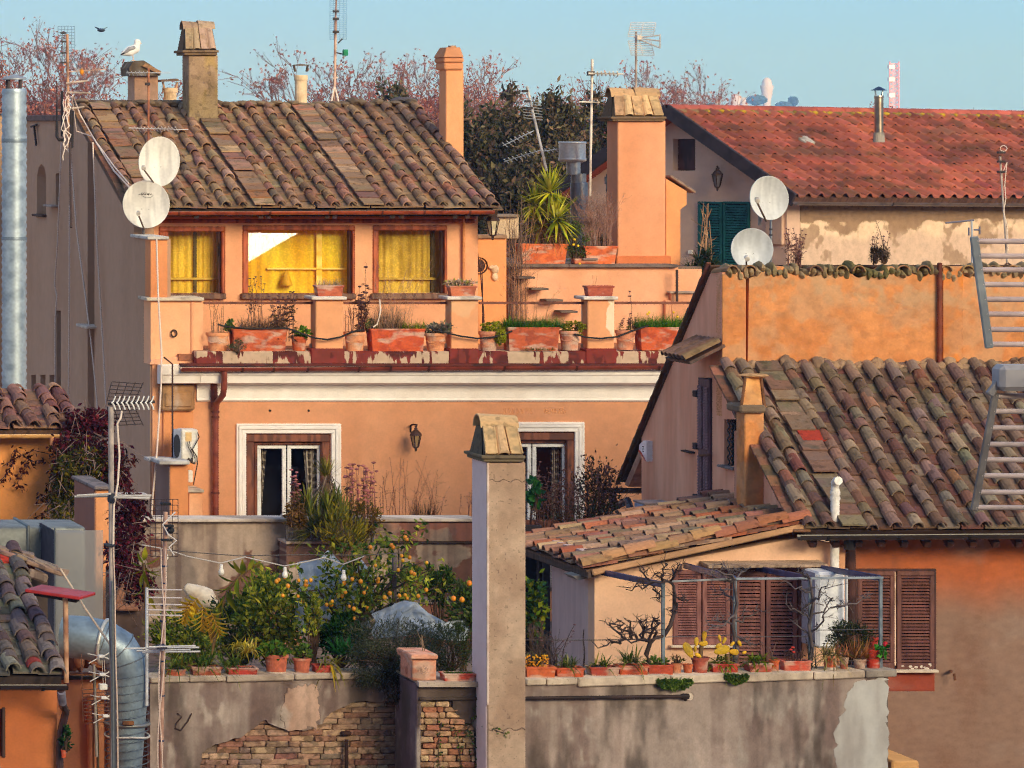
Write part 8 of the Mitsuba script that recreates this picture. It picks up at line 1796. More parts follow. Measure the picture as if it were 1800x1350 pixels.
fruit = [(538, 1022), (546, 1019), (538, 1028), (502, 1010), (500, 1015), (506, 1030), (497, 1047), (524, 1048), (532, 1057), (546, 1020), (574, 1063), (584, 1057), (582, 1063), (602, 1048), (607, 1041), (594, 1046), (614, 1066), (619, 1018), (622, 1070), (623, 1087), (640, 1042), (646, 1069), (645, 1034), (664, 1022), (665, 1018), (676, 1050), (685, 1043), (702, 1047), (712, 1046), (708, 985), (706, 977), (688, 958), (691, 962), (715, 948), (712, 944), (720, 980), (723, 1006), (728, 1009), (727, 1068), (716, 1052), (750, 989), (749, 1037), (735, 1048), (700, 1002), (812, 1055), (824, 1025), (571, 1115), (486, 1022), (490, 1019), (525, 1020), (651, 962), (605, 1025), (634, 1022), (660, 994)]
for i, (x, y) in enumerate(fruit[:-10] + fruit[-7:]):
 if 800 < x: continue
 part(lt_, 'fruit', blob(P(x, y, LTY - R.uniform(0.25, 0.6)), np.array((1, 1, 1.12)) * R.uniform(0.018, 0.026), 2, i, 0.06), 'fruit', jit((240, 172 - 30 * R.random(), 40), .04, R), jit((226, 140, 34), .05, R), smooth=True)
scene['m_fruit'] = rough(f_flat, 0.4, 0.5)
gv_ = bush('lemon_shrub', 'small lemon shrub in fruit beside the foreground chimney', 815, 1075, 46.6, 24, 52, 0.3, 1100, 0.075, 0.032, DARKG + GREEN + [(110, 120, 44)], 126, 'shrub', 36, base=(815, 1180))
for x, y in ((825, 1025), (812, 1054), (797, 1052)): part(gv_, 'fruit', blob(P(x, y, 46.2), (0.03, 0.03, 0.033), 2, x, 0.06), 'fruit', (236, 150, 36), (220, 120, 30), smooth=True)
bush('bay_plant', 'upright bay with dark pointed leaves before the brown wall', 770, 1030, 48.0, 20, 34, 0.2, 420, 0.09, 0.034, [(54, 74, 40), (70, 88, 44), (44, 62, 36), (96, 104, 46)], 127, 'shrub', 22, base=(772, 1140), up=0.9)
bush('leafy_shoot', 'upright bright green shoot at the fleece edge', 550, 1085, 46.5, 13, 44, 0.12, 420, 0.06, 0.03, YGREEN, 128, 'shrub', 22, base=(552, 1170), up=0.9)
bush('green_camellia', 'dark green glossy shrub below the lemon tree', 600, 1120, 46.5, 36, 34, 0.3, 1300, 0.07, 0.034, [(40, 74, 36), (54, 90, 40), (34, 58, 32)], 129, 'shrub', 40, base=(600, 1180))
t = bush('rosemary', 'huge dark rosemary spilling over the terrace edge', 690, 1134, 45.7, 80, 46, 0.5, 6500, 0.05, 0.009, [(84, 90, 70), (100, 102, 80), (70, 78, 62), (118, 116, 92)], 130, 'shrub', 170, base=(700, 1190), up=0.6, branch=(96, 80, 72))
bush('', '', 655, 1165, 45.25, 42, 38, 0.22, 3600, 0.05, 0.008, [(78, 84, 64), (94, 96, 72), (64, 70, 56)], 131, t=t, part_name='trailing_foliage', clumps=80, base=(690, 1160), up=0.0)
bush('', '', 688, 1206, 45.2, 20, 30, 0.14, 700, 0.06, 0.008, [(50, 48, 38), (66, 60, 46)], 132, t=t, part_name='trailing_foliage', clumps=26, base=(690, 1170), up=-0.8, branch=(60, 50, 46))
bush('', '', 790, 1140, 45.9, 36, 46, 0.3, 2600, 0.05, 0.01, [(76, 88, 58), (92, 102, 66), (62, 74, 52)], 133, t=t, part_name='side_foliage', clumps=70, base=(790, 1190))
# pots along the left coping
CYL = 44.95
def cyl(px): return 44.9 + (px - 262) / 442 * 0.6 + 0.12
pot('shallow clay bowl pot at the left end of the coping', 292, 328, 1175, 1193, cyl(310), (190, 96, 70), (150, 120, 100), taper=0.85)
planter('brown trough under the strap leaves on the left coping', 335, 386, 1170, 1192, cyl(360), 0.2, (160, 84, 62), (136, 70, 54), taper=0.04)
planter('red ribbed trough on the left coping', 398, 449, 1172, 1190, cyl(424), 0.2, (176, 66, 54), (150, 58, 48), ribs=4, taper=0.02)
pot('large worn clay pot with pale foot on the left coping', 464, 507, 1149, 1187, cyl(486), (196, 106, 80), (170, 92, 72), white=True, taper=0.74)
pot('small clay pot right of the large worn pot', 514, 547, 1156, 1186, cyl(530), (190, 106, 82), (160, 88, 70))
planter('short red trough with aloe right of the small clay pot', 551, 578, 1168, 1186, cyl(565), 0.18, (164, 66, 54), (140, 56, 48), ribs=3, taper=0.02)
def straps(label, px, py, Y, n, L, seed, pal, W=0.022, hi=1.3, lo=0.2, droop=0.6, name='strap_leaf_plant'):
 t = thing(name, label, 'plant')
 for k in range(3):
  rosette(t, 'leaf', P(px + (k - 1) * 9, py, Y), n // 3, L, W, pal, seed + k, lo, hi, droop)
 return t
AG = [(84, 110, 44), (112, 130, 50), (66, 90, 40), (160, 150, 60)]
straps('dark strap leaves in the shallow bowl pot', 310, 1176, cyl(310), 60, 0.36, 140, GREEN + [(140, 120, 50)])
straps('arching strap leaves over the brown trough', 360, 1170, cyl(360), 90, 0.36, 143, AG)
straps('green strap leaves at the left of the red ribbed trough', 404, 1172, cyl(404) + 0.1, 60, 0.34, 146, GREEN)
straps('yellow spider plant above the red ribbed trough', 440, 1148, cyl(440) + 0.1, 80, 0.28, 149, [(214, 186, 70), (196, 166, 60), (226, 204, 110)], 0.024)
straps('second yellow spider plant beside the large worn pot', 425, 1140, cyl(440) + 0.3, 50, 0.26, 152, [(206, 180, 66), (180, 156, 60)], 0.024)
bush('pot_greens', 'green leaves in the large worn pot', 484, 1141, cyl(486), 24, 12, 0.15, 260, 0.07, 0.05, [(70, 110, 44), (92, 126, 50), (120, 130, 50)], 155, 'plant', 18)
bush('pot_greens', 'green sprigs in the small clay pot', 530, 1146, cyl(530), 14, 12, 0.1, 130, 0.06, 0.04, GREEN, 156, 'plant', 10)
straps('yellowing bromeliad leaning from the short red trough', 580, 1166, cyl(580) - 0.05, 42, 0.26, 157, [(150, 140, 60), (120, 124, 54), (206, 170, 50)], 0.03, 1.0, -0.5)
straps('fresh green aloe behind the bromeliad', 604, 1150, cyl(600) + 0.15, 40, 0.3, 160, [(60, 120, 60), (80, 140, 66), (50, 100, 50)], 0.04, 1.3, 0.1, 0.2)
# square relief pot and low planter on the pier
sp = thing('square_relief_pot', 'square pink terracotta pot with round medallions on the stone slab', 'flower pot')
sq = (219, 152, 124); sq2 = (198, 130, 104)
part(sp, 'body', pbox(725, 1160, 767, 1196, 44.45, 0.5, 0.01), 'pot', sq, sq2)
part(sp, 'left_lip', box(X(725, 44.45) - 0.02, X(725, 44.45), 44.44, 45.0, Z(1160, 44.45) - 0.01, Z(1151, 44.45), 0.01), 'pot', sq, sq2)
part(sp, 'rim', pbox(722, 1150.5, 770.5, 1159, 44.4, 0.6, 0.015), 'pot', (226, 160, 132), sq2)
for r_ in (0.042, 0.026):
 part(sp, 'medallion', tube([P(746, 1178, 44.447) + r_ * np.array([math.cos(a), 0, math.sin(a)]) for a in np.linspace(0, 6.2832, 25)], 0.006, 6), 'pot', sq, sq2, smooth=True)
part(sp, 'side_medallion', tube([np.array([X(725, 44.45) - 0.004, 44.7, Z(1178, 44.7)]) + 0.035 * np.array([0, math.cos(a), math.sin(a)]) for a in np.linspace(0, 6.2832, 21)], 0.006, 6), 'pot', sq, sq2, smooth=True)
part(sp, 'soil', pbox(727, 1151.5, 766, 1153, 44.5, 0.4, 0), 'flat', (64, 50, 42))
stalks('bare_twig', 'bare dead twig standing in the square relief pot', 742, 748, 1152, 44.7, 0.03, 3, 46, 165, c=(150, 124, 100), r=0.006, twigs=3, lean=0.25)
planter('flat red trough with peeling paint on the stone slab', 777, 832, 1182, 1196, 44.5, 0.2, (180, 70, 56), (206, 170, 150), ribs=2, taper=0.02)
grass('moss_tuft', 'low green shoots in the flat red trough', 780, 830, 1184, 44.5, 0.08, 260, 7, OLIVE + GRASS, 166, 'plant')
def cr(px): return 45.3 + (px - 922) / 639 * 1.1 + 0.16
RB, RB2 = (196, 90, 58), (168, 72, 50)
planter('woven pattern clay trough at the left end of the right coping', 921, 972, 1170, 1193.5, cr(946), 0.2, (204, 104, 64), (176, 84, 56), ribs=0, taper=0.04)
planter('ribbed trough second from the foreground chimney', 974, 1022, 1172, 1192, cr(998), 0.2, RB, RB2, ribs=4, taper=0.04)
planter('smooth dark red trough with a pale foot', 1034, 1084, 1171, 1189, cr(1058), 0.2, (166, 72, 58), (190, 150, 130), taper=0.05)
planter('ribbed trough left of the first pergola post', 1085, 1134, 1168, 1188, cr(1110), 0.2, RB, RB2, ribs=4, taper=0.02)
planter('ribbed trough standing behind the first pergola post', 1135, 1178, 1167, 1186, cr(1157), 0.2, (190, 84, 60), RB2, ribs=4, taper=0.02)
pot('left of two small plain clay pots near the first pergola post', 1180, 1199, 1165, 1184, cr(1190), (196, 120, 84), (170, 100, 72))
pot('right of two small plain clay pots near the first pergola post', 1200, 1218, 1167, 1184, cr(1209), (206, 110, 70), (180, 92, 60))
pot('clay pot with the prickly pear', 1215, 1246, 1155, 1183, cr(1230), (180, 92, 72), (150, 76, 62), bands=1, taper=0.74)
planter('ribbed trough left of the second pergola post', 1248, 1292, 1165, 1182, cr(1270), 0.2, (190, 70, 52), (160, 60, 46), ribs=4, taper=0.02)
planter('plain clay trough right of the second pergola post', 1312, 1352, 1164, 1180.5, cr(1332), 0.2, (184, 88, 66), (160, 74, 58), taper=0.04)
pot('small orange pot between two troughs', 1352, 1370, 1160, 1179, cr(1361), (212, 100, 60), (186, 84, 52), taper=0.8)
planter('ribbed red trough left of the third pergola post', 1373, 1420, 1160, 1178.5, cr(1396), 0.2, (196, 80, 60), (206, 140, 116), ribs=4, taper=0.02)
pot('two tone clay pot with variegated leaves right of the third pergola post', 1447, 1470, 1152, 1177, cr(1458), (210, 102, 62), (180, 84, 56), white=True, taper=0.85)
pot('slim clay pot with a reddish aloe', 1475, 1492, 1155, 1176, cr(1483), (186, 110, 86), (160, 92, 74))
pot('grey washed pot with a bronze aloe', 1500, 1523, 1158, 1175, cr(1511), (190, 164, 148), (166, 120, 100))
pot('tall red pot in front of another by the last pergola post', 1523, 1547, 1141, 1174, cr(1535), (190, 62, 46), (164, 54, 42), taper=0.85)
pot('red pot behind the tall red pot', 1526, 1545, 1120, 1141, cr(1535) + 0.3, (176, 60, 50), (150, 52, 44), taper=0.85)
straps('green and cream strap leaves in the ribbed trough second from the chimney', 998, 1172, cr(998), 60, 0.26, 170, AG + [(196, 186, 120)])
straps('thin strap leaves in the smooth dark red trough', 1056, 1171, cr(1058), 50, 0.26, 173, AG)
straps('lush strap leaves with trailing white roots before the vine stem', 1108, 1166, cr(1110), 90, 0.32, 176, AG + [(196, 176, 140)])
bush('low_greens', 'low green leaves in the trough behind the first pergola post', 1154, 1164, cr(1157), 20, 7, 0.08, 220, 0.05, 0.02, GREEN, 179, 'plant', 14)
bush('small_succulent', 'tiny dry succulent in the left small clay pot', 1189, 1158, cr(1190), 11, 7, 0.07, 70, 0.035, 0.02, DRY + OLIVE, 180, 'succulent', 8)
straps('yellow green drooping leaves below the second prickly pear', 1268, 1163, cr(1270), 60, 0.24, 181, [(130, 140, 50), (170, 170, 60), (96, 116, 46)], 0.026, 1.0, -0.4)
straps('lily leaves in the plain trough right of the second pergola post', 1332, 1162, cr(1332), 54, 0.26, 184, [(110, 130, 40), (140, 150, 50), (84, 110, 40)], 0.03, 1.0, -0.1)
t = stalks('red_shrublet', 'dead twiggy plant with a red tip in the ribbed red trough', 1378, 1412, 1162, cr(1396), 0.06, 22, 20, 187, c=(96, 66, 58), twigs=3, lean=0.3)
for x, y in ((1390, 1142), (1395, 1146), (1394, 1138)): part(t, 'red_leaf', blob(P(x, y, cr(1396) - 0.05), (0.02, 0.02, 0.012), 1, x, 0.3), 'flat', (206, 70, 56), (186, 56, 46))
stalks('bare_twig', 'bare forked twig in the small orange pot', 1357, 1364, 1162, cr(1361), 0.03, 4, 34, 188, c=(110, 84, 76), r=0.005, twigs=2, lean=0.3)
straps('variegated striped leaves in the two tone pot', 1458, 1152, cr(1458), 90, 0.3, 189, [(150, 130, 70), (176, 156, 96), (110, 110, 60), (196, 170, 110)], 0.02, 1.3, -0.3, 0.7)
straps('small reddish aloe in the slim clay pot', 1483, 1155, cr(1483), 36, 0.2, 192, [(190, 120, 90), (206, 140, 104), (160, 100, 76)], 0.024, 1.4, 0.2, 0.1, 'red_aloe')
straps('large bronze aloe in the grey washed pot', 1511, 1158, cr(1511), 66, 0.27, 195, [(190, 124, 84), (206, 146, 100), (160, 106, 70), (150, 120, 60)], 0.026, 1.4, 0.2, 0.1, 'red_aloe')
bush('heath_bush', 'dark green heath bush behind the bronze aloe', 1495, 1120, cr(1495) + 0.35, 36, 26, 0.2, 2400, 0.045, 0.012, [(56, 66, 48), (72, 78, 52), (44, 52, 42), (92, 96, 60)], 198, 'shrub', 60, base=(1490, 1165))
t = bush('geranium', 'geranium with one red bloom beside the last pergola post', 1550, 1140, cr(1548) - 0.1, 12, 12, 0.08, 60, 0.06, 0.06, [(60, 130, 50), (80, 150, 60), (50, 104, 46)], 199, 'plant', 10)
part(t, 'bloom', blob(P(1556, 1132, cr(1548) - 0.15), (0.025, 0.025, 0.03), 2, 4, 0.3), 'flat', (206, 50, 56), (180, 40, 50))
def prickly(label, pads, Y, seed, trunk):
 R = np.random.default_rng(seed)
 t = thing('prickly_pear', label, 'cactus')
 part(t, 'trunk', tube([P(x, y, Y) for x, y in trunk], 0.025, 8), 'flat', (110, 86, 60), (84, 66, 50), smooth=True)
 for (x, y, a, L, w) in pads:
  ca, sa = math.cos(math.radians(a)), math.sin(math.radians(a))
  v, f = blob((0, 0, 0), (1, 1, 1), 2, x, 0.06)
  tt = (v[:, 0] + 1) / 2
  v = np.stack([v[:, 0] * M(L / 2, Y), v[:, 1] * 0.018, v[:, 2] * M(w / 2, Y) * (0.7 + 0.4 * tt)], 1)
  yaw = R.normal(0, 0.4)
  q = np.stack([v[:, 0] * ca - v[:, 2] * sa, v[:, 1] + v[:, 0] * math.sin(yaw) * 0.4, v[:, 0] * sa + v[:, 2] * ca], 1)
  part(t, 'pad', (P(x, y, Y - R.uniform(0, 0.1)) + q, f), 'flat', jit((222, 170, 40), .06, R), jit((170, 140, 50), .08, R), smooth=True)
 return t
prickly('yellow prickly pear growing from a clay pot', [(1210, 1143, 118, 30, 16), (1224, 1128, 82, 16, 9), (1236, 1131, 5, 17, 11), (1238, 1118, 80, 18, 9), (1227, 1152, 150, 13, 8), (1222, 1141, 88, 12, 6)], cr(1230) - 0.02, 200, [(1231, 1160), (1232, 1145), (1234, 1130)])
prickly('second yellow prickly pear with broad pads beside the second pergola post', [(1269, 1143, 12, 32, 17), (1263, 1135, 30, 13, 8), (1290, 1146, -10, 19, 12), (1273, 1126, 60, 13, 7), (1265, 1122, 100, 13, 6), (1300, 1131, 120, 12, 7), (1287, 1132, 40, 12, 6), (1308, 1147, 20, 9, 6)], cr(1280) - 0.04, 201, [(1280, 1165), (1278, 1150)])
# climber in the porch corner, yellow ground flowers, dry twigs
t = bush('porch_climber', 'yellow green climber on a stake in the dark porch', 940, 1075, 47.2, 15, 62, 0.15, 330, 0.075, 0.06, [(110, 126, 40), (140, 146, 46), (70, 100, 50), (60, 96, 66)], 202, 'climber', 30, base=(945, 1190))
part(t, 'stake', tube([P(948, 1190, 47.2), P(949, 1030, 47.2)], 0.012, 6), 'flat', (110, 90, 76))
t = bush('yellow_flowers', 'low cushion of tiny yellow flowers in the woven trough', 942, 1162, cr(944), 24, 12, 0.12, 500, 0.03, 0.01, OLIVE + DEAD, 203, 'flowers', 20)
R = np.random.default_rng(204)
part(t, 'flower', cat([blob(P(R.uniform(921, 964), R.uniform(1152, 1172), cr(944) - R.uniform(0, .14)), (0.011,) * 3, 1, i, 0.3) for i in range(70)]), 'flat', (232, 166, 40), (206, 130, 30), kind='stuff')
stalks('twig_tangle', 'tangle of bare grey twigs before the mauve annex wall', 940, 975, 1172, cr(950) + 0.2, 0.1, 34, 70, 205, c=(96, 80, 76), r=0.005, lean=0.35, twigs=6)
stalks('leaning_stalk', 'two leaning dark stalks left of the pink annex corner', 968, 990, 1172, cr(975), 0.05, 4, 72, 206, c=(80, 60, 56), r=0.007, lean=0.5, heads=0.012)
stalks('iron_rod', 'dark upright rod between the first troughs', 1026, 1028, 1190, cr(1027), 0.01, 1, 84, 207, c=(70, 56, 54), r=0.012, lean=0.0, cat_='rod')
# bare vines
def vine(label, trunk, Y, seed, tips, n=5, spread=26, r=0.03, c=(74, 60, 58)):
 R = np.random.default_rng(seed)
 t = thing('bare_vine', label, 'vine')
 tr = [P(x, y, Y) for x, y in trunk]
 part(t, 'trunk', tube(tr, np.linspace(r, r * 0.5, len(tr)), 7), 'flat', c, tuple(np.array(c) * 0.7), smooth=True)
 for (sx, sy, ex, ey) in tips:
  a, b = P(sx, sy, Y), P(ex, ey, Y + R.normal(-0.1, 0.25))
  k = [a + (b - a) * s + R.normal(0, M(4, Y), 3) * (0 < s < 1) for s in np.linspace(0, 1, 6)]
  part(t, 'cane', tube(k, np.linspace(r * 0.5, r * 0.2, 6), 5), 'flat', c, tuple(np.array(c) * 0.7), smooth=True)
  tw = []
  for q in range(n):
   s = R.uniform(0.2, 1.0); o = a + (b - a) * s
   d = R.normal(0, 1, 3); d[2] = abs(d[2]) * 0.8 - 0.1; d = d / np.linalg.norm(d) * M(spread, Y) * R.uniform(0.4, 1.1)
   p1, p2 = o + d * 0.5 + R.normal(0, 0.015, 3), o + d + R.normal(0, 0.02, 3)
   tw.append(tube([o, p1, p2], [r * 0.22, r * 0.17, r * 0.08], 4, False))
   for z in range(2):
    e = p1 + (p2 - p1) * R.random() + R.normal(0, M(spread * 0.3, Y), 3)
    tw.append(tube([p1, e], [r * 0.13, r * 0.07], 3, False))
  part(t, 'twig', cat(tw), 'flat', c, tuple(np.array(c) * 0.7))
 return t
vine('gnarled bare vine branching low before the pink annex', [(1141, 1165), (1136, 1150), (1143, 1130), (1152, 1121), (1166, 1118)], cr(1145), 210, [(1145, 1128, 1100, 1123), (1100, 1123, 1055, 1138), (1100, 1123, 1068, 1098), (1110, 1123, 1084, 1088), (1120, 1123, 1105, 1090), (1130, 1122, 1128, 1088), (1140, 1124, 1150, 1085), (1150, 1120, 1160, 1090), (1125, 1124, 1140, 1100)], 6, 22, 0.032)
vine('dark bare vine climbing to the first pergola beam', [(1166, 1118), (1178, 1100), (1184, 1080), (1186, 1050), (1184, 1030), (1178, 1022)], cr(1172), 211, [(1180, 1024, 1120, 1020), (1150, 1022, 1125, 1000), (1165, 1022, 1170, 990), (1178, 1022, 1195, 990), (1180, 1026, 1150, 1008), (1150, 1022, 1100, 1036), (1184, 1040, 1205, 1060), (1150, 1030, 1162, 1060), (1190, 1060, 1180, 1090)], 6, 24, 0.026)
vine('grey bare vine on the second pergola post', [(1290, 1178), (1296, 1140), (1288, 1100), (1296, 1060), (1290, 1020)], cr(1294) - 0.04, 212, [(1292, 1020, 1240, 1006), (1292, 1018, 1268, 990), (1292, 1018, 1320, 996), (1294, 1024, 1250, 1015), (1290, 1060, 1265, 1030), (1292, 1100, 1250, 1090), (1292, 1090, 1330, 1070), (1294, 1120, 1330, 1135), (1292, 1080, 1240, 1110)], 6, 26, 0.026, (104, 92, 92))
vine('grey bare vine on the third pergola post reaching over the white cabinet', [(1422, 1178), (1428, 1140), (1422, 1100), (1430, 1060), (1424, 1020)], cr(1426) - 0.04, 213, [(1424, 1090, 1380, 1060), (1426, 1110, 1460, 1068), (1460, 1068, 1490, 1064), (1426, 1060, 1455, 1030), (1424, 1040, 1390, 1028), (1428, 1080, 1465, 1050), (1424, 1060, 1400, 1080), (1424, 1120, 1390, 1090), (1470, 1064, 1530, 1050), (1424, 1020, 1400, 1005)], 5, 24, 0.026, (104, 92, 92))
stalks('leafy_shoot', 'dark leafy shoots climbing the third pergola post', 1408, 1436, 1176, cr(1424) - 0.05, 0.03, 6, 66, 214, c=(70, 60, 56), r=0.005, leaf=(10, 0.06, [(50, 60, 46), (70, 76, 50)]), cat_='plant')
# hanging moss on the retaining wall
for lab, x0, x1, y0, y1, sd in (('green creeping plant hanging from the coping left of the pipe end', 1155, 1216, 1194, 1214, 220), ('small green creeping plant hanging below the second pergola post', 1276, 1314, 1186, 1202, 221)):
 R = np.random.default_rng(sd)
 n = 1500
 u = R.uniform(-1, 1, n); yy = y0 + (y1 - y0) * R.beta(1.0, 1.6, n) * (1 - 0.6 * u * u)
 px = (x0 + x1) / 2 + u * (x1 - x0) / 2
 p = np.array([OR.at(a, b, 0.03 + 0.05 * R.random()) for a, b in zip(px, yy)])
 t = thing('hanging_creeper', lab, 'creeper')
 foliage(t, 'foliage', p, np.stack([R.normal(0, .5, n), R.normal(-.5, .4, n), R.normal(-.4, .5, n)], 1), 0.035, 0.022, GREEN + [(60, 90, 40)], R)
 part(t, 'stem', cat([tube([OR.at(a, y0 - 2, 0.04), OR.at(a + R.normal(0, 4), b, 0.03)], 0.003, 3, False) for a, b in zip(px[:26], yy[:26])]), 'flat', (80, 64, 50))
# ivy on the brick pier and stray stems on the foreground chimney's edge
R = np.random.default_rng(223)
t = thing('pier_ivy', 'thin ivy strands creeping over the brick pier', 'creeper')
sp_ = [[(838, 1350), (830, 1300), (822, 1282), (838, 1260), (842, 1230)], [(812, 1350), (806, 1310), (800, 1280), (772, 1276)], [(772, 1350), (770, 1310), (776, 1270)], [(842, 1280), (870, 1284), (892, 1290)]]
lp = []
for s in sp_:
 q = [P(x, y, PY - 0.02 if x < 850 else CY - 0.01) for x, y in s]
 part(t, 'stem', tube(q, 0.004, 4), 'flat', (74, 60, 50))
 for a, b in zip(q[:-1], q[1:]):
  for k in range(10): lp.append(a + (b - a) * R.random() + R.normal(0, 0.02, 3) * [1, 0.2, 1])
lp = np.array(lp)
foliage(t, 'foliage', lp, np.stack([R.normal(0, 1, len(lp)), np.full(len(lp), -0.4), R.normal(0, 1, len(lp))], 1), 0.035, 0.026, DARKG + GREEN, R)
vc = thing('virginia_creeper', 'dark purple creeper cascading between the left house and the brown wall', 'creeper')
R = np.random.default_rng(230)
VP = [(84, 40, 50), (104, 44, 56), (64, 36, 44), (120, 52, 60), (78, 50, 44)]
VG = [(96, 92, 40), (76, 80, 40), (130, 112, 40), (60, 60, 40)]
def creep(cx, cy, rx, ry, Y, dpt, n, pal, L, nm):
 k = R.normal(size=(40, 3)); k = unit(k) * R.uniform(0.2, 1, (40, 1)) ** 0.5
 K = P(cx, cy, Y) + k * [M(rx, Y), dpt, M(ry, Y)]
 i = R.integers(40, size=n)
 p = K[i] + R.normal(size=(n, 3)) * [M(rx * .2, Y), dpt * .25, M(ry * .2, Y)]
 foliage(vc, nm, p, np.stack([R.normal(0, .8, n), R.normal(-.4, .5, n), R.normal(-.5, .6, n)], 1), L, L * 0.5, pal, R)
 tw = [tube([q, q + R.normal(0, 0.09, 3), q + R.normal(0, 0.16, 3) - [0, 0, 0.1]], [0.006, 0.005, 0.003], 4, False) for q in K]
 part(vc, 'stem', cat(tw), 'flat', (150, 124, 116), (110, 88, 84))
for a in ((160, 740, 36, 26, 55.4, .25, 900, VP, .085, 'purple_foliage'), (150, 800, 55, 44, 55.2, .3, 2200, VP + VG[3:], .085, 'purple_foliage'), (195, 830, 28, 50, 55.0, .25, 1100, VP, .085, 'purple_foliage'), (118, 860, 30, 52, 54.8, .25, 1500, VG + [(70, 44, 44)], .07, 'olive_foliage'), (150, 820, 40, 40, 54.9, .25, 700, VG, .06, 'olive_foliage'), (105, 915, 22, 30, 54.6, .2, 600, VG, .06, 'olive_foliage'), (225, 920, 30, 50, 50.0, .25, 1500, VP, .075, 'purple_foliage'), (215, 985, 26, 48, 49.6, .2, 1100, VP, .075, 'purple_foliage'), (245, 1030, 22, 30, 48.2, .2, 500, VP, .07, 'purple_foliage')): creep(*a)
strands = [[(95, 800), (60, 792), (38, 800), (20, 810), (4, 820)], [(80, 808), (52, 812), (40, 830), (30, 850), (44, 862)], [(38, 800), (26, 790), (20, 800), (24, 825)], [(54, 800), (46, 815), (48, 832)], [(96, 860), (78, 880), (70, 870), (64, 886)], [(100, 890), (74, 905), (60, 910), (64, 922)], [(92, 820), (86, 850), (84, 880), (82, 925)], [(205, 800), (222, 806), (232, 812), (238, 806)], [(0, 845), (8, 838), (14, 830)]]
lp = []
for s in strands:
 q = [P(x, y, 55.75 if x < 120 else 55) for x, y in s]
 part(vc, 'strand', tube(q, 0.006, 4), 'flat', (84, 56, 50))
 for a, b in zip(q[:-1], q[1:]):
  for k in range(9): lp.append(a + (b - a) * R.random() + R.normal(0, 0.03, 3) * [1, 0.3, 1])
lp = np.array(lp)
foliage(vc, 'strand_foliage', lp, np.stack([R.normal(0, .8, len(lp)), np.full(len(lp), -0.5), R.normal(-.7, .4, len(lp))], 1), 0.075, 0.035, [(70, 36, 36), (56, 32, 34), (84, 44, 40)], R)
pot('orange pot tied to the corner house drain', 107, 117, 1318, 1332, 42.7, (220, 96, 60), (190, 80, 52))
bush('drain_plant', 'small green plant beside the corner house drain', 115, 1296, 42.7, 8, 18, 0.06, 150, 0.05, 0.03, [(50, 86, 50), (70, 104, 56), (40, 66, 44)], 231, 'plant', 14)
def bare_tree(label, px, Y, ptop, wpx, seed, density=1.0, c=(150, 112, 108), leafpal=((176, 100, 90), (190, 116, 102), (160, 90, 86), (206, 140, 120))):
 R = np.random.default_rng(seed)
 t = thing('bare_tree', label, 'tree', None)
 base = np.array([X(px, Y), Y, 0.0])
 zt = Z(ptop, Y); H = zt
 fork = base + [0, 0, H * 0.55]
 part(t, 'trunk', tube([base, base + [0.1, 0, H * 0.3], fork], [0.42, 0.32, 0.24], 8), 'flat', c, tuple(np.array(c) * 0.75), smooth=True)
 wm = M(wpx, Y)
 limbs, tips = [], []
 def grow(a, d, L, r, depth):
  d = d / np.linalg.norm(d)
  b = a + d * L + R.normal(0, 0.04 * L, 3)
  limbs.append((a, b, r, r * 0.62))
  if depth == 0:
   tips.append((a, b)); return
  for k in range(3 if R.random() < 0.6 * density else 2):
   nd = d + R.normal(0, 0.36, 3); nd[2] += 0.14
   grow(a + (b - a) * R.uniform(0.6, 1.0), nd, L * R.uniform(0.62, 0.84), max(r * 0.58, 0.011), depth - 1)
 nl = int(17 * density)
 for k in range(nl):
  az = R.uniform(0, 2 * math.pi)
  d = np.array([math.cos(az) * wm / H * 1.1, math.sin(az) * wm / H * 1.1, 0.85])
  grow(fork - [0, 0, R.uniform(0, H * 0.12)], d, H * 0.14 * R.uniform(0.8, 1.2), 0.1, 7)
 V, Fc, k = [], [], 0
 A = np.array([l[0] for l in limbs]); B = np.array([l[1] for l in limbs]); r0 = np.array([l[2] for l in limbs]); r1 = np.array([l[3] for l in limbs])
 over = max(B[:, 2].max() - zt, 0)
 sc = (zt - fork[2]) / max(B[:, 2].max() - fork[2], 1e-3)
 for q in (A, B): q[:, 2] = fork[2] + (q[:, 2] - fork[2]) * np.where(q[:, 2] > fork[2], sc, 1)
 d = unit(B - A); s = unit(np.cross(d, [0.3, 0.9, 0.2])); w = np.cross(s, d)
 th = np.array([0, 2.094, 4.189])
 vs = np.stack([A[:, None] + r0[:, None, None] * (np.cos(th)[None, :, None] * s[:, None] + np.sin(th)[None, :, None] * w[:, None]), B[:, None] + r1[:, None, None] * (np.cos(th)[None, :, None] * s[:, None] + np.sin(th)[None, :, None] * w[:, None])], 1).reshape(-1, 3)
 i = np.arange(len(A))[:, None] * 6
 f = np.concatenate([np.concatenate([i + [j, (j + 1) % 3, 3 + (j + 1) % 3], i + [j, 3 + (j + 1) % 3, 3 + j]], 0) for j in range(3)], 0)
 part(t, 'branches', (vs, f), 'flat', c, tuple(np.array(c) * 0.8))
 tp = np.array([x[1] for x in tips]); tp[:, 2] = fork[2] + (tp[:, 2] - fork[2]) * sc
 n = int(len(tp) * 3.6 * density)
 idx = R.integers(len(tp), size=n)
 p = tp[idx] + R.normal(0, 0.1, (n, 3))
 foliage(t, 'crown', p, dirs(n, R, -0.8), 0.1 * R.uniform(.5, 1.3, n), 0.06 * R.uniform(.6, 1.2, n), list(leafpal), R)
 return t
BT = 118.0
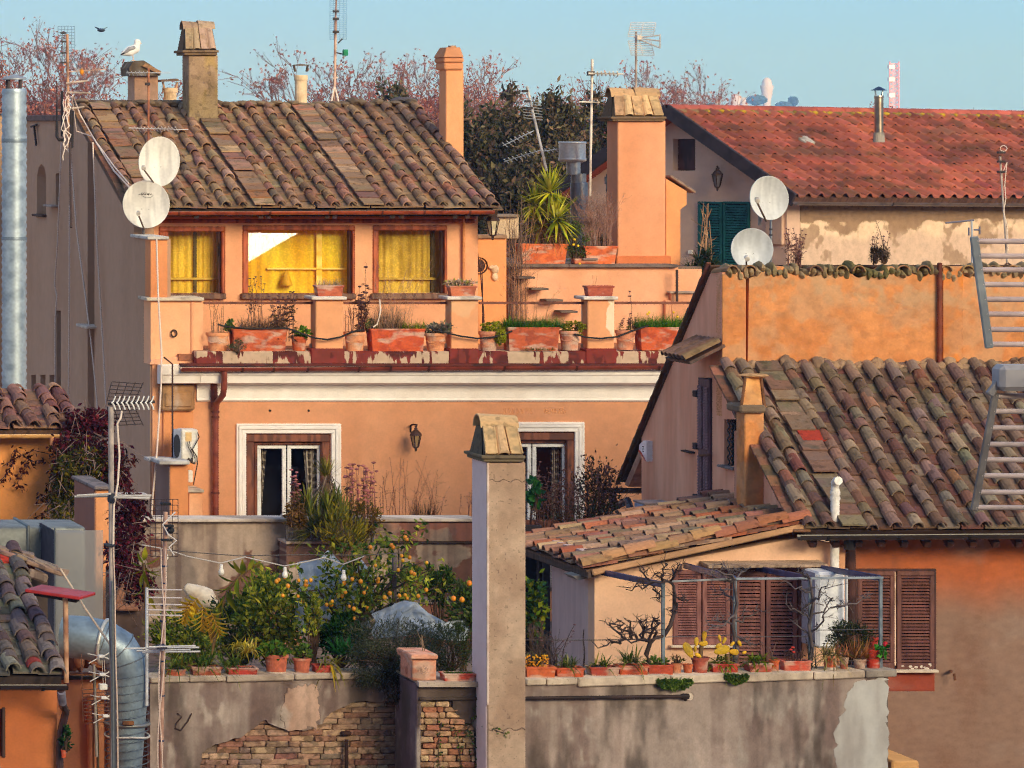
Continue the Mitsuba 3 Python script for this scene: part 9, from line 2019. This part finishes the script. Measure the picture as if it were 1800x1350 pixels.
for lab, px, Y, top, w, sd, de in (
  ('reddish bare plane tree at the left picture edge', 20, 116, 34, 130, 300, 1.25), ('reddish bare plane tree behind the left gable aerial', 130, 120, 52, 110, 301, 1.15),
  ('bare plane tree behind the gull chimney', 240, 126, 86, 100, 302, 1.0), ('bare plane tree right of the ridge aerial with many rusty leaves', 640, 118, 66, 120, 303, 1.1),
  ('bare plane tree filling the gap left of the tall orange chimney', 728, 122, 96, 110, 304, 1.0), ('bare plane tree right of the tall orange chimney', 860, 124, 100, 110, 305, 1.0),
  ('sparse bare tree behind the white aerial', 1010, 128, 130, 110, 306, 0.85), ('sparse bare tree right of the orange chimney hood', 1150, 132, 108, 90, 307, 0.72),
  ('bare tree tops just over the red ridge', 1660, 150, 181, 80, 308, 0.8), ('bare tree tops over the red ridge at the right edge', 1790, 150, 180, 80, 309, 0.8)):
 bare_tree(lab, px, Y, top, w, sd, de)
def evergreen(label, px, Y, ptop, pbot, wpx, n, seed, pal=((86, 82, 62), (104, 96, 72), (68, 68, 54), (124, 110, 82), (140, 112, 94)), L=0.17):
 R = np.random.default_rng(seed)
 t = thing('holm_oak', label, 'tree')
 base = np.array([X(px, Y), Y, 0.0])
 cz, rz = (Z(ptop, Y) + Z(pbot, Y)) / 2, (Z(ptop, Y) - Z(pbot, Y)) / 2
 c = np.array([X(px, Y), Y, cz]); r = np.array([M(wpx / 2, Y), M(wpx / 2, Y), rz])
 part(t, 'trunk', tube([base, base + [0.2, 0, cz * 0.5], c], [0.35, 0.28, 0.16], 8), 'flat', (80, 62, 54), (60, 48, 44), smooth=True)
 m = 70
 k = unit(R.normal(size=(m, 3))) * R.uniform(0.1, 1, (m, 1)) ** 0.4
 K = c + k * r
 K[:, 2] += R.normal(0, rz * 0.12, m)
 part(t, 'limbs', cat([tube([c - [0, 0, rz * 0.9], (c + q) / 2 + R.normal(0, .2, 3), q], [0.1, 0.06, 0.02], 4, False) for q in K]), 'flat', (80, 62, 54), (60, 48, 44))
 idx = R.integers(m, size=n)
 p = K[idx] + R.normal(size=(n, 3)) * r * [0.13, 0.13, 0.1]
 foliage(t, 'crown', p, dirs(n, R, 0.5), L * R.uniform(.6, 1.3, n), L * 0.45 * R.uniform(.7, 1.2, n), list(pal), R)
 return t
for lab, px, Y, a, b, w, n, sd in (
  ('dark evergreen oak just right of the tall orange chimney', 842, 92, 195, 420, 90, 7000, 320), ('tall dark evergreen oak behind the leaning aerial', 905, 96, 172, 420, 110, 9000, 321),
  ('dark evergreen oak behind the steel cowl', 985, 90, 180, 420, 100, 9000, 322), ('dark evergreen oak left of the orange chimney', 1050, 94, 185, 420, 90, 7000, 323), ('low dark evergreen behind the yucca', 940, 86, 262, 430, 150, 7000, 324)):
 evergreen(lab, px, Y, a, b, w, n, sd)
evergreen('dark evergreen top behind the ridge left of the tall chimney', 690, 112, 150, 300, 60, 2600, 325)
# neighbouring block at the far left
nb_ = thing('neighbour_block', 'plain brown block behind the spiral duct at the left edge', 'building')
part(nb_, 'wall', box(X(-200, 74), X(44, 74), 74, 84, 0, Z(201, 74), 0.02), 'streak', BROWN, BROWN2)
part(nb_, 'roof_edge', box(X(-205, 74), X(47, 74), 73.9, 84.1, Z(201, 74), Z(198, 74), 0.02), 'flat', (110, 84, 78), (84, 66, 62))
HYY = 2600.0
xs = np.linspace(X(-2500, HYY), X(4500, HYY), 160)
zs = 20 + M(10, HYY) + M(26, HYY) * meshkit.fbm(np.stack([xs / 260, xs * 0 + 3, xs * 0], 1), 4, 5) - M(10, HYY)
hv = []
for k, (dy, s) in enumerate(((-500, 0.0), (-180, 0.7), (0, 1.0), (400, 0.6))):
 hv.append(np.stack([xs, np.full_like(xs, HYY + dy), zs * s], 1))
n = len(xs)
hf = []
for k in range(3):
 for i in range(n - 1): hf += [[k * n + i, k * n + i + 1, (k + 1) * n + i + 1], [k * n + i, (k + 1) * n + i + 1, (k + 1) * n + i]]
struct('far_hill', (np.vstack(hv), np.array(hf)), 'flat', (70, 86, 70), (60, 74, 66), smooth=True)
WH, WH2 = (206, 188, 182), (190, 172, 168)
ch = thing('domed_church', 'hazy white church with low domes on the far hill', 'building')
def fdome(px, py, rpx, ytop, Y=HYY): return lathe([(M(rpx, Y), -M(40, Y)), (M(rpx, Y), M(py - ytop, Y) * 0.25)] + [(M(rpx, Y) * math.cos(a), M(py - ytop, Y) * (0.25 + 0.75 * math.sin(a))) for a in np.linspace(0.05, 1.57, 9)], P(px, py, Y), 20)
part(ch, 'dome', fdome(1294, 190, 13, 165), 'flat', WH, WH2, smooth=True)
part(ch, 'side_dome', fdome(1308, 190, 7, 171, HYY - 20), 'flat', WH, WH2, smooth=True)
part(ch, 'left_dome', fdome(1261, 190, 6, 175), 'flat', WH, WH2, smooth=True)
part(ch, 'nave', box(X(1272, HYY), X(1332, HYY), HYY - 5, HYY + 40, 0, Z(186, HYY), 0), 'flat', WH, WH2)
wt = thing('white_tower', 'hazy white tower with a bulbous top on the far hill', 'tower')
part(wt, 'shaft', lathe([(M(6.5, HYY), -M(60, HYY)), (M(6.5, HYY), M(16, HYY)), (M(9, HYY), M(24, HYY)), (M(10, HYY), M(36, HYY)), (M(11.5, HYY), M(38, HYY)), (M(11, HYY), M(42, HYY))], P(1348, 192, HYY), 20), 'flat', WH, WH2, smooth=True)
part(wt, 'cupola', lathe([(M(9, HYY), 0), (M(8.5, HYY), M(6, HYY)), (M(6, HYY), M(11, HYY)), (M(2, HYY), M(13.5, HYY)), (0, M(14, HYY))], P(1348, 150, HYY), 20), 'flat', WH, WH2, smooth=True)
lm = thing('lattice_tower', 'hazy pink lattice tower on the horizon', 'tower')
LT2 = 1600.0
tw = []
for s in (-1, 1):
 for q in (-1, 1): tw.append(tube([P(1572 + s * 8, 240, LT2 + q * 1.6), P(1572 + s * 8, 108, LT2 + q * 1.6)], M(1.3, LT2), 5))
part(lm, 'leg', cat(tw[:1]), 'flat', (226, 150, 150)); part(lm, 'leg', cat(tw[1:2]), 'flat', (226, 150, 150)); part(lm, 'leg', tw[2], 'flat', (226, 150, 150)); part(lm, 'leg', tw[3], 'flat', (226, 150, 150))
br = []
for k in range(11):
 y = 112 + k * 8
 br += [tube([P(1564, y, LT2), P(1580, y + 8, LT2)], M(0.9, LT2), 4), tube([P(1580, y, LT2), P(1564, y + 8, LT2)], M(0.9, LT2), 4), tube([P(1564, y, LT2), P(1580, y, LT2)], M(0.9, LT2), 4)]
part(lm, 'lattice', cat(br), 'flat', (230, 170, 166))
for k, y in enumerate((118, 140, 168)): part(lm, 'antenna_drum', pbox(1563, y - 4, 1573, y + 3, LT2 - 2, 2, 0), 'flat', (240, 232, 228))
for i, (lab, px, a, w) in enumerate((('blue hazed umbrella pine crown beside the far tower', 1330, 167, 34), ('low blue hazed pine crown right of the far tower', 1378, 178, 26), ('round blue hazed cypress top right of the far tower', 1394, 169, 14), ('flat blue hazed tree line left of the far church', 1250, 181, 30))):
 t = thing('far_pine', lab, 'tree')
 Yq = HYY - 60
 part(t, 'crown', blob(P(px, a + 9, Yq), (M(w / 2, Yq), 6, M(8.5, Yq)), 3, i, 0.35, 4), 'flat', (52, 70, 52), (44, 60, 48), smooth=True)
 part(t, 'trunk', tube([P(px, 240, Yq), P(px, a + 9, Yq)], M(1.2, Yq), 6), 'flat', (90, 76, 66))
ob_ = thing('opposite_house', 'unseen added house that shades the scene and shapes the reflection in the middle golden window', 'building')
part(ob_, 'wall', extrude(poly([(-40, 0), (-40, 31.2), (40.5, 31.2), (40.87, 31.87), (41.19, 32.57), (41.46, 33.17), (41.74, 33.57), (42.15, 33.87), (42.66, 34.1), (44.5, 34.5), (48, 34.5), (50.5, 33), (51.5, 31.2), (95, 31.2), (95, 0)]), -14, -26), 'plaster', (206, 160, 116), (190, 140, 98))  # unseen house added to shade the low walls and shape the window reflection
for i in range(16):
 for z in (9, 13.5, 18, 22.5, 27): part(ob_, 'window', box(-30 + i * 8, -28.8 + i * 8, -13.98, -13.9, z, z + 2, 0), 'plain', (50, 50, 56))
AIR = {'type': 'homogeneous', 'albedo': {'type': 'rgb', 'value': [0.95, 0.955, 0.96]}, 'sigma_t': {'type': 'rgb', 'value': [0.00008, 0.00016, 0.00032]}}
scene['air_medium'] = AIR
scene['haze'] = {'type': 'cube', 'to_world': T().translate([800, 1690, 40]).scale([1750, 1950, 42]), 'bsdf': {'type': 'null'}, 'interior': {'type': 'ref', 'id': 'air_medium'}}
labels['haze'] = {'kind': 'stuff'}
scene['camera']['medium'] = {'type': 'ref', 'id': 'air_medium'}
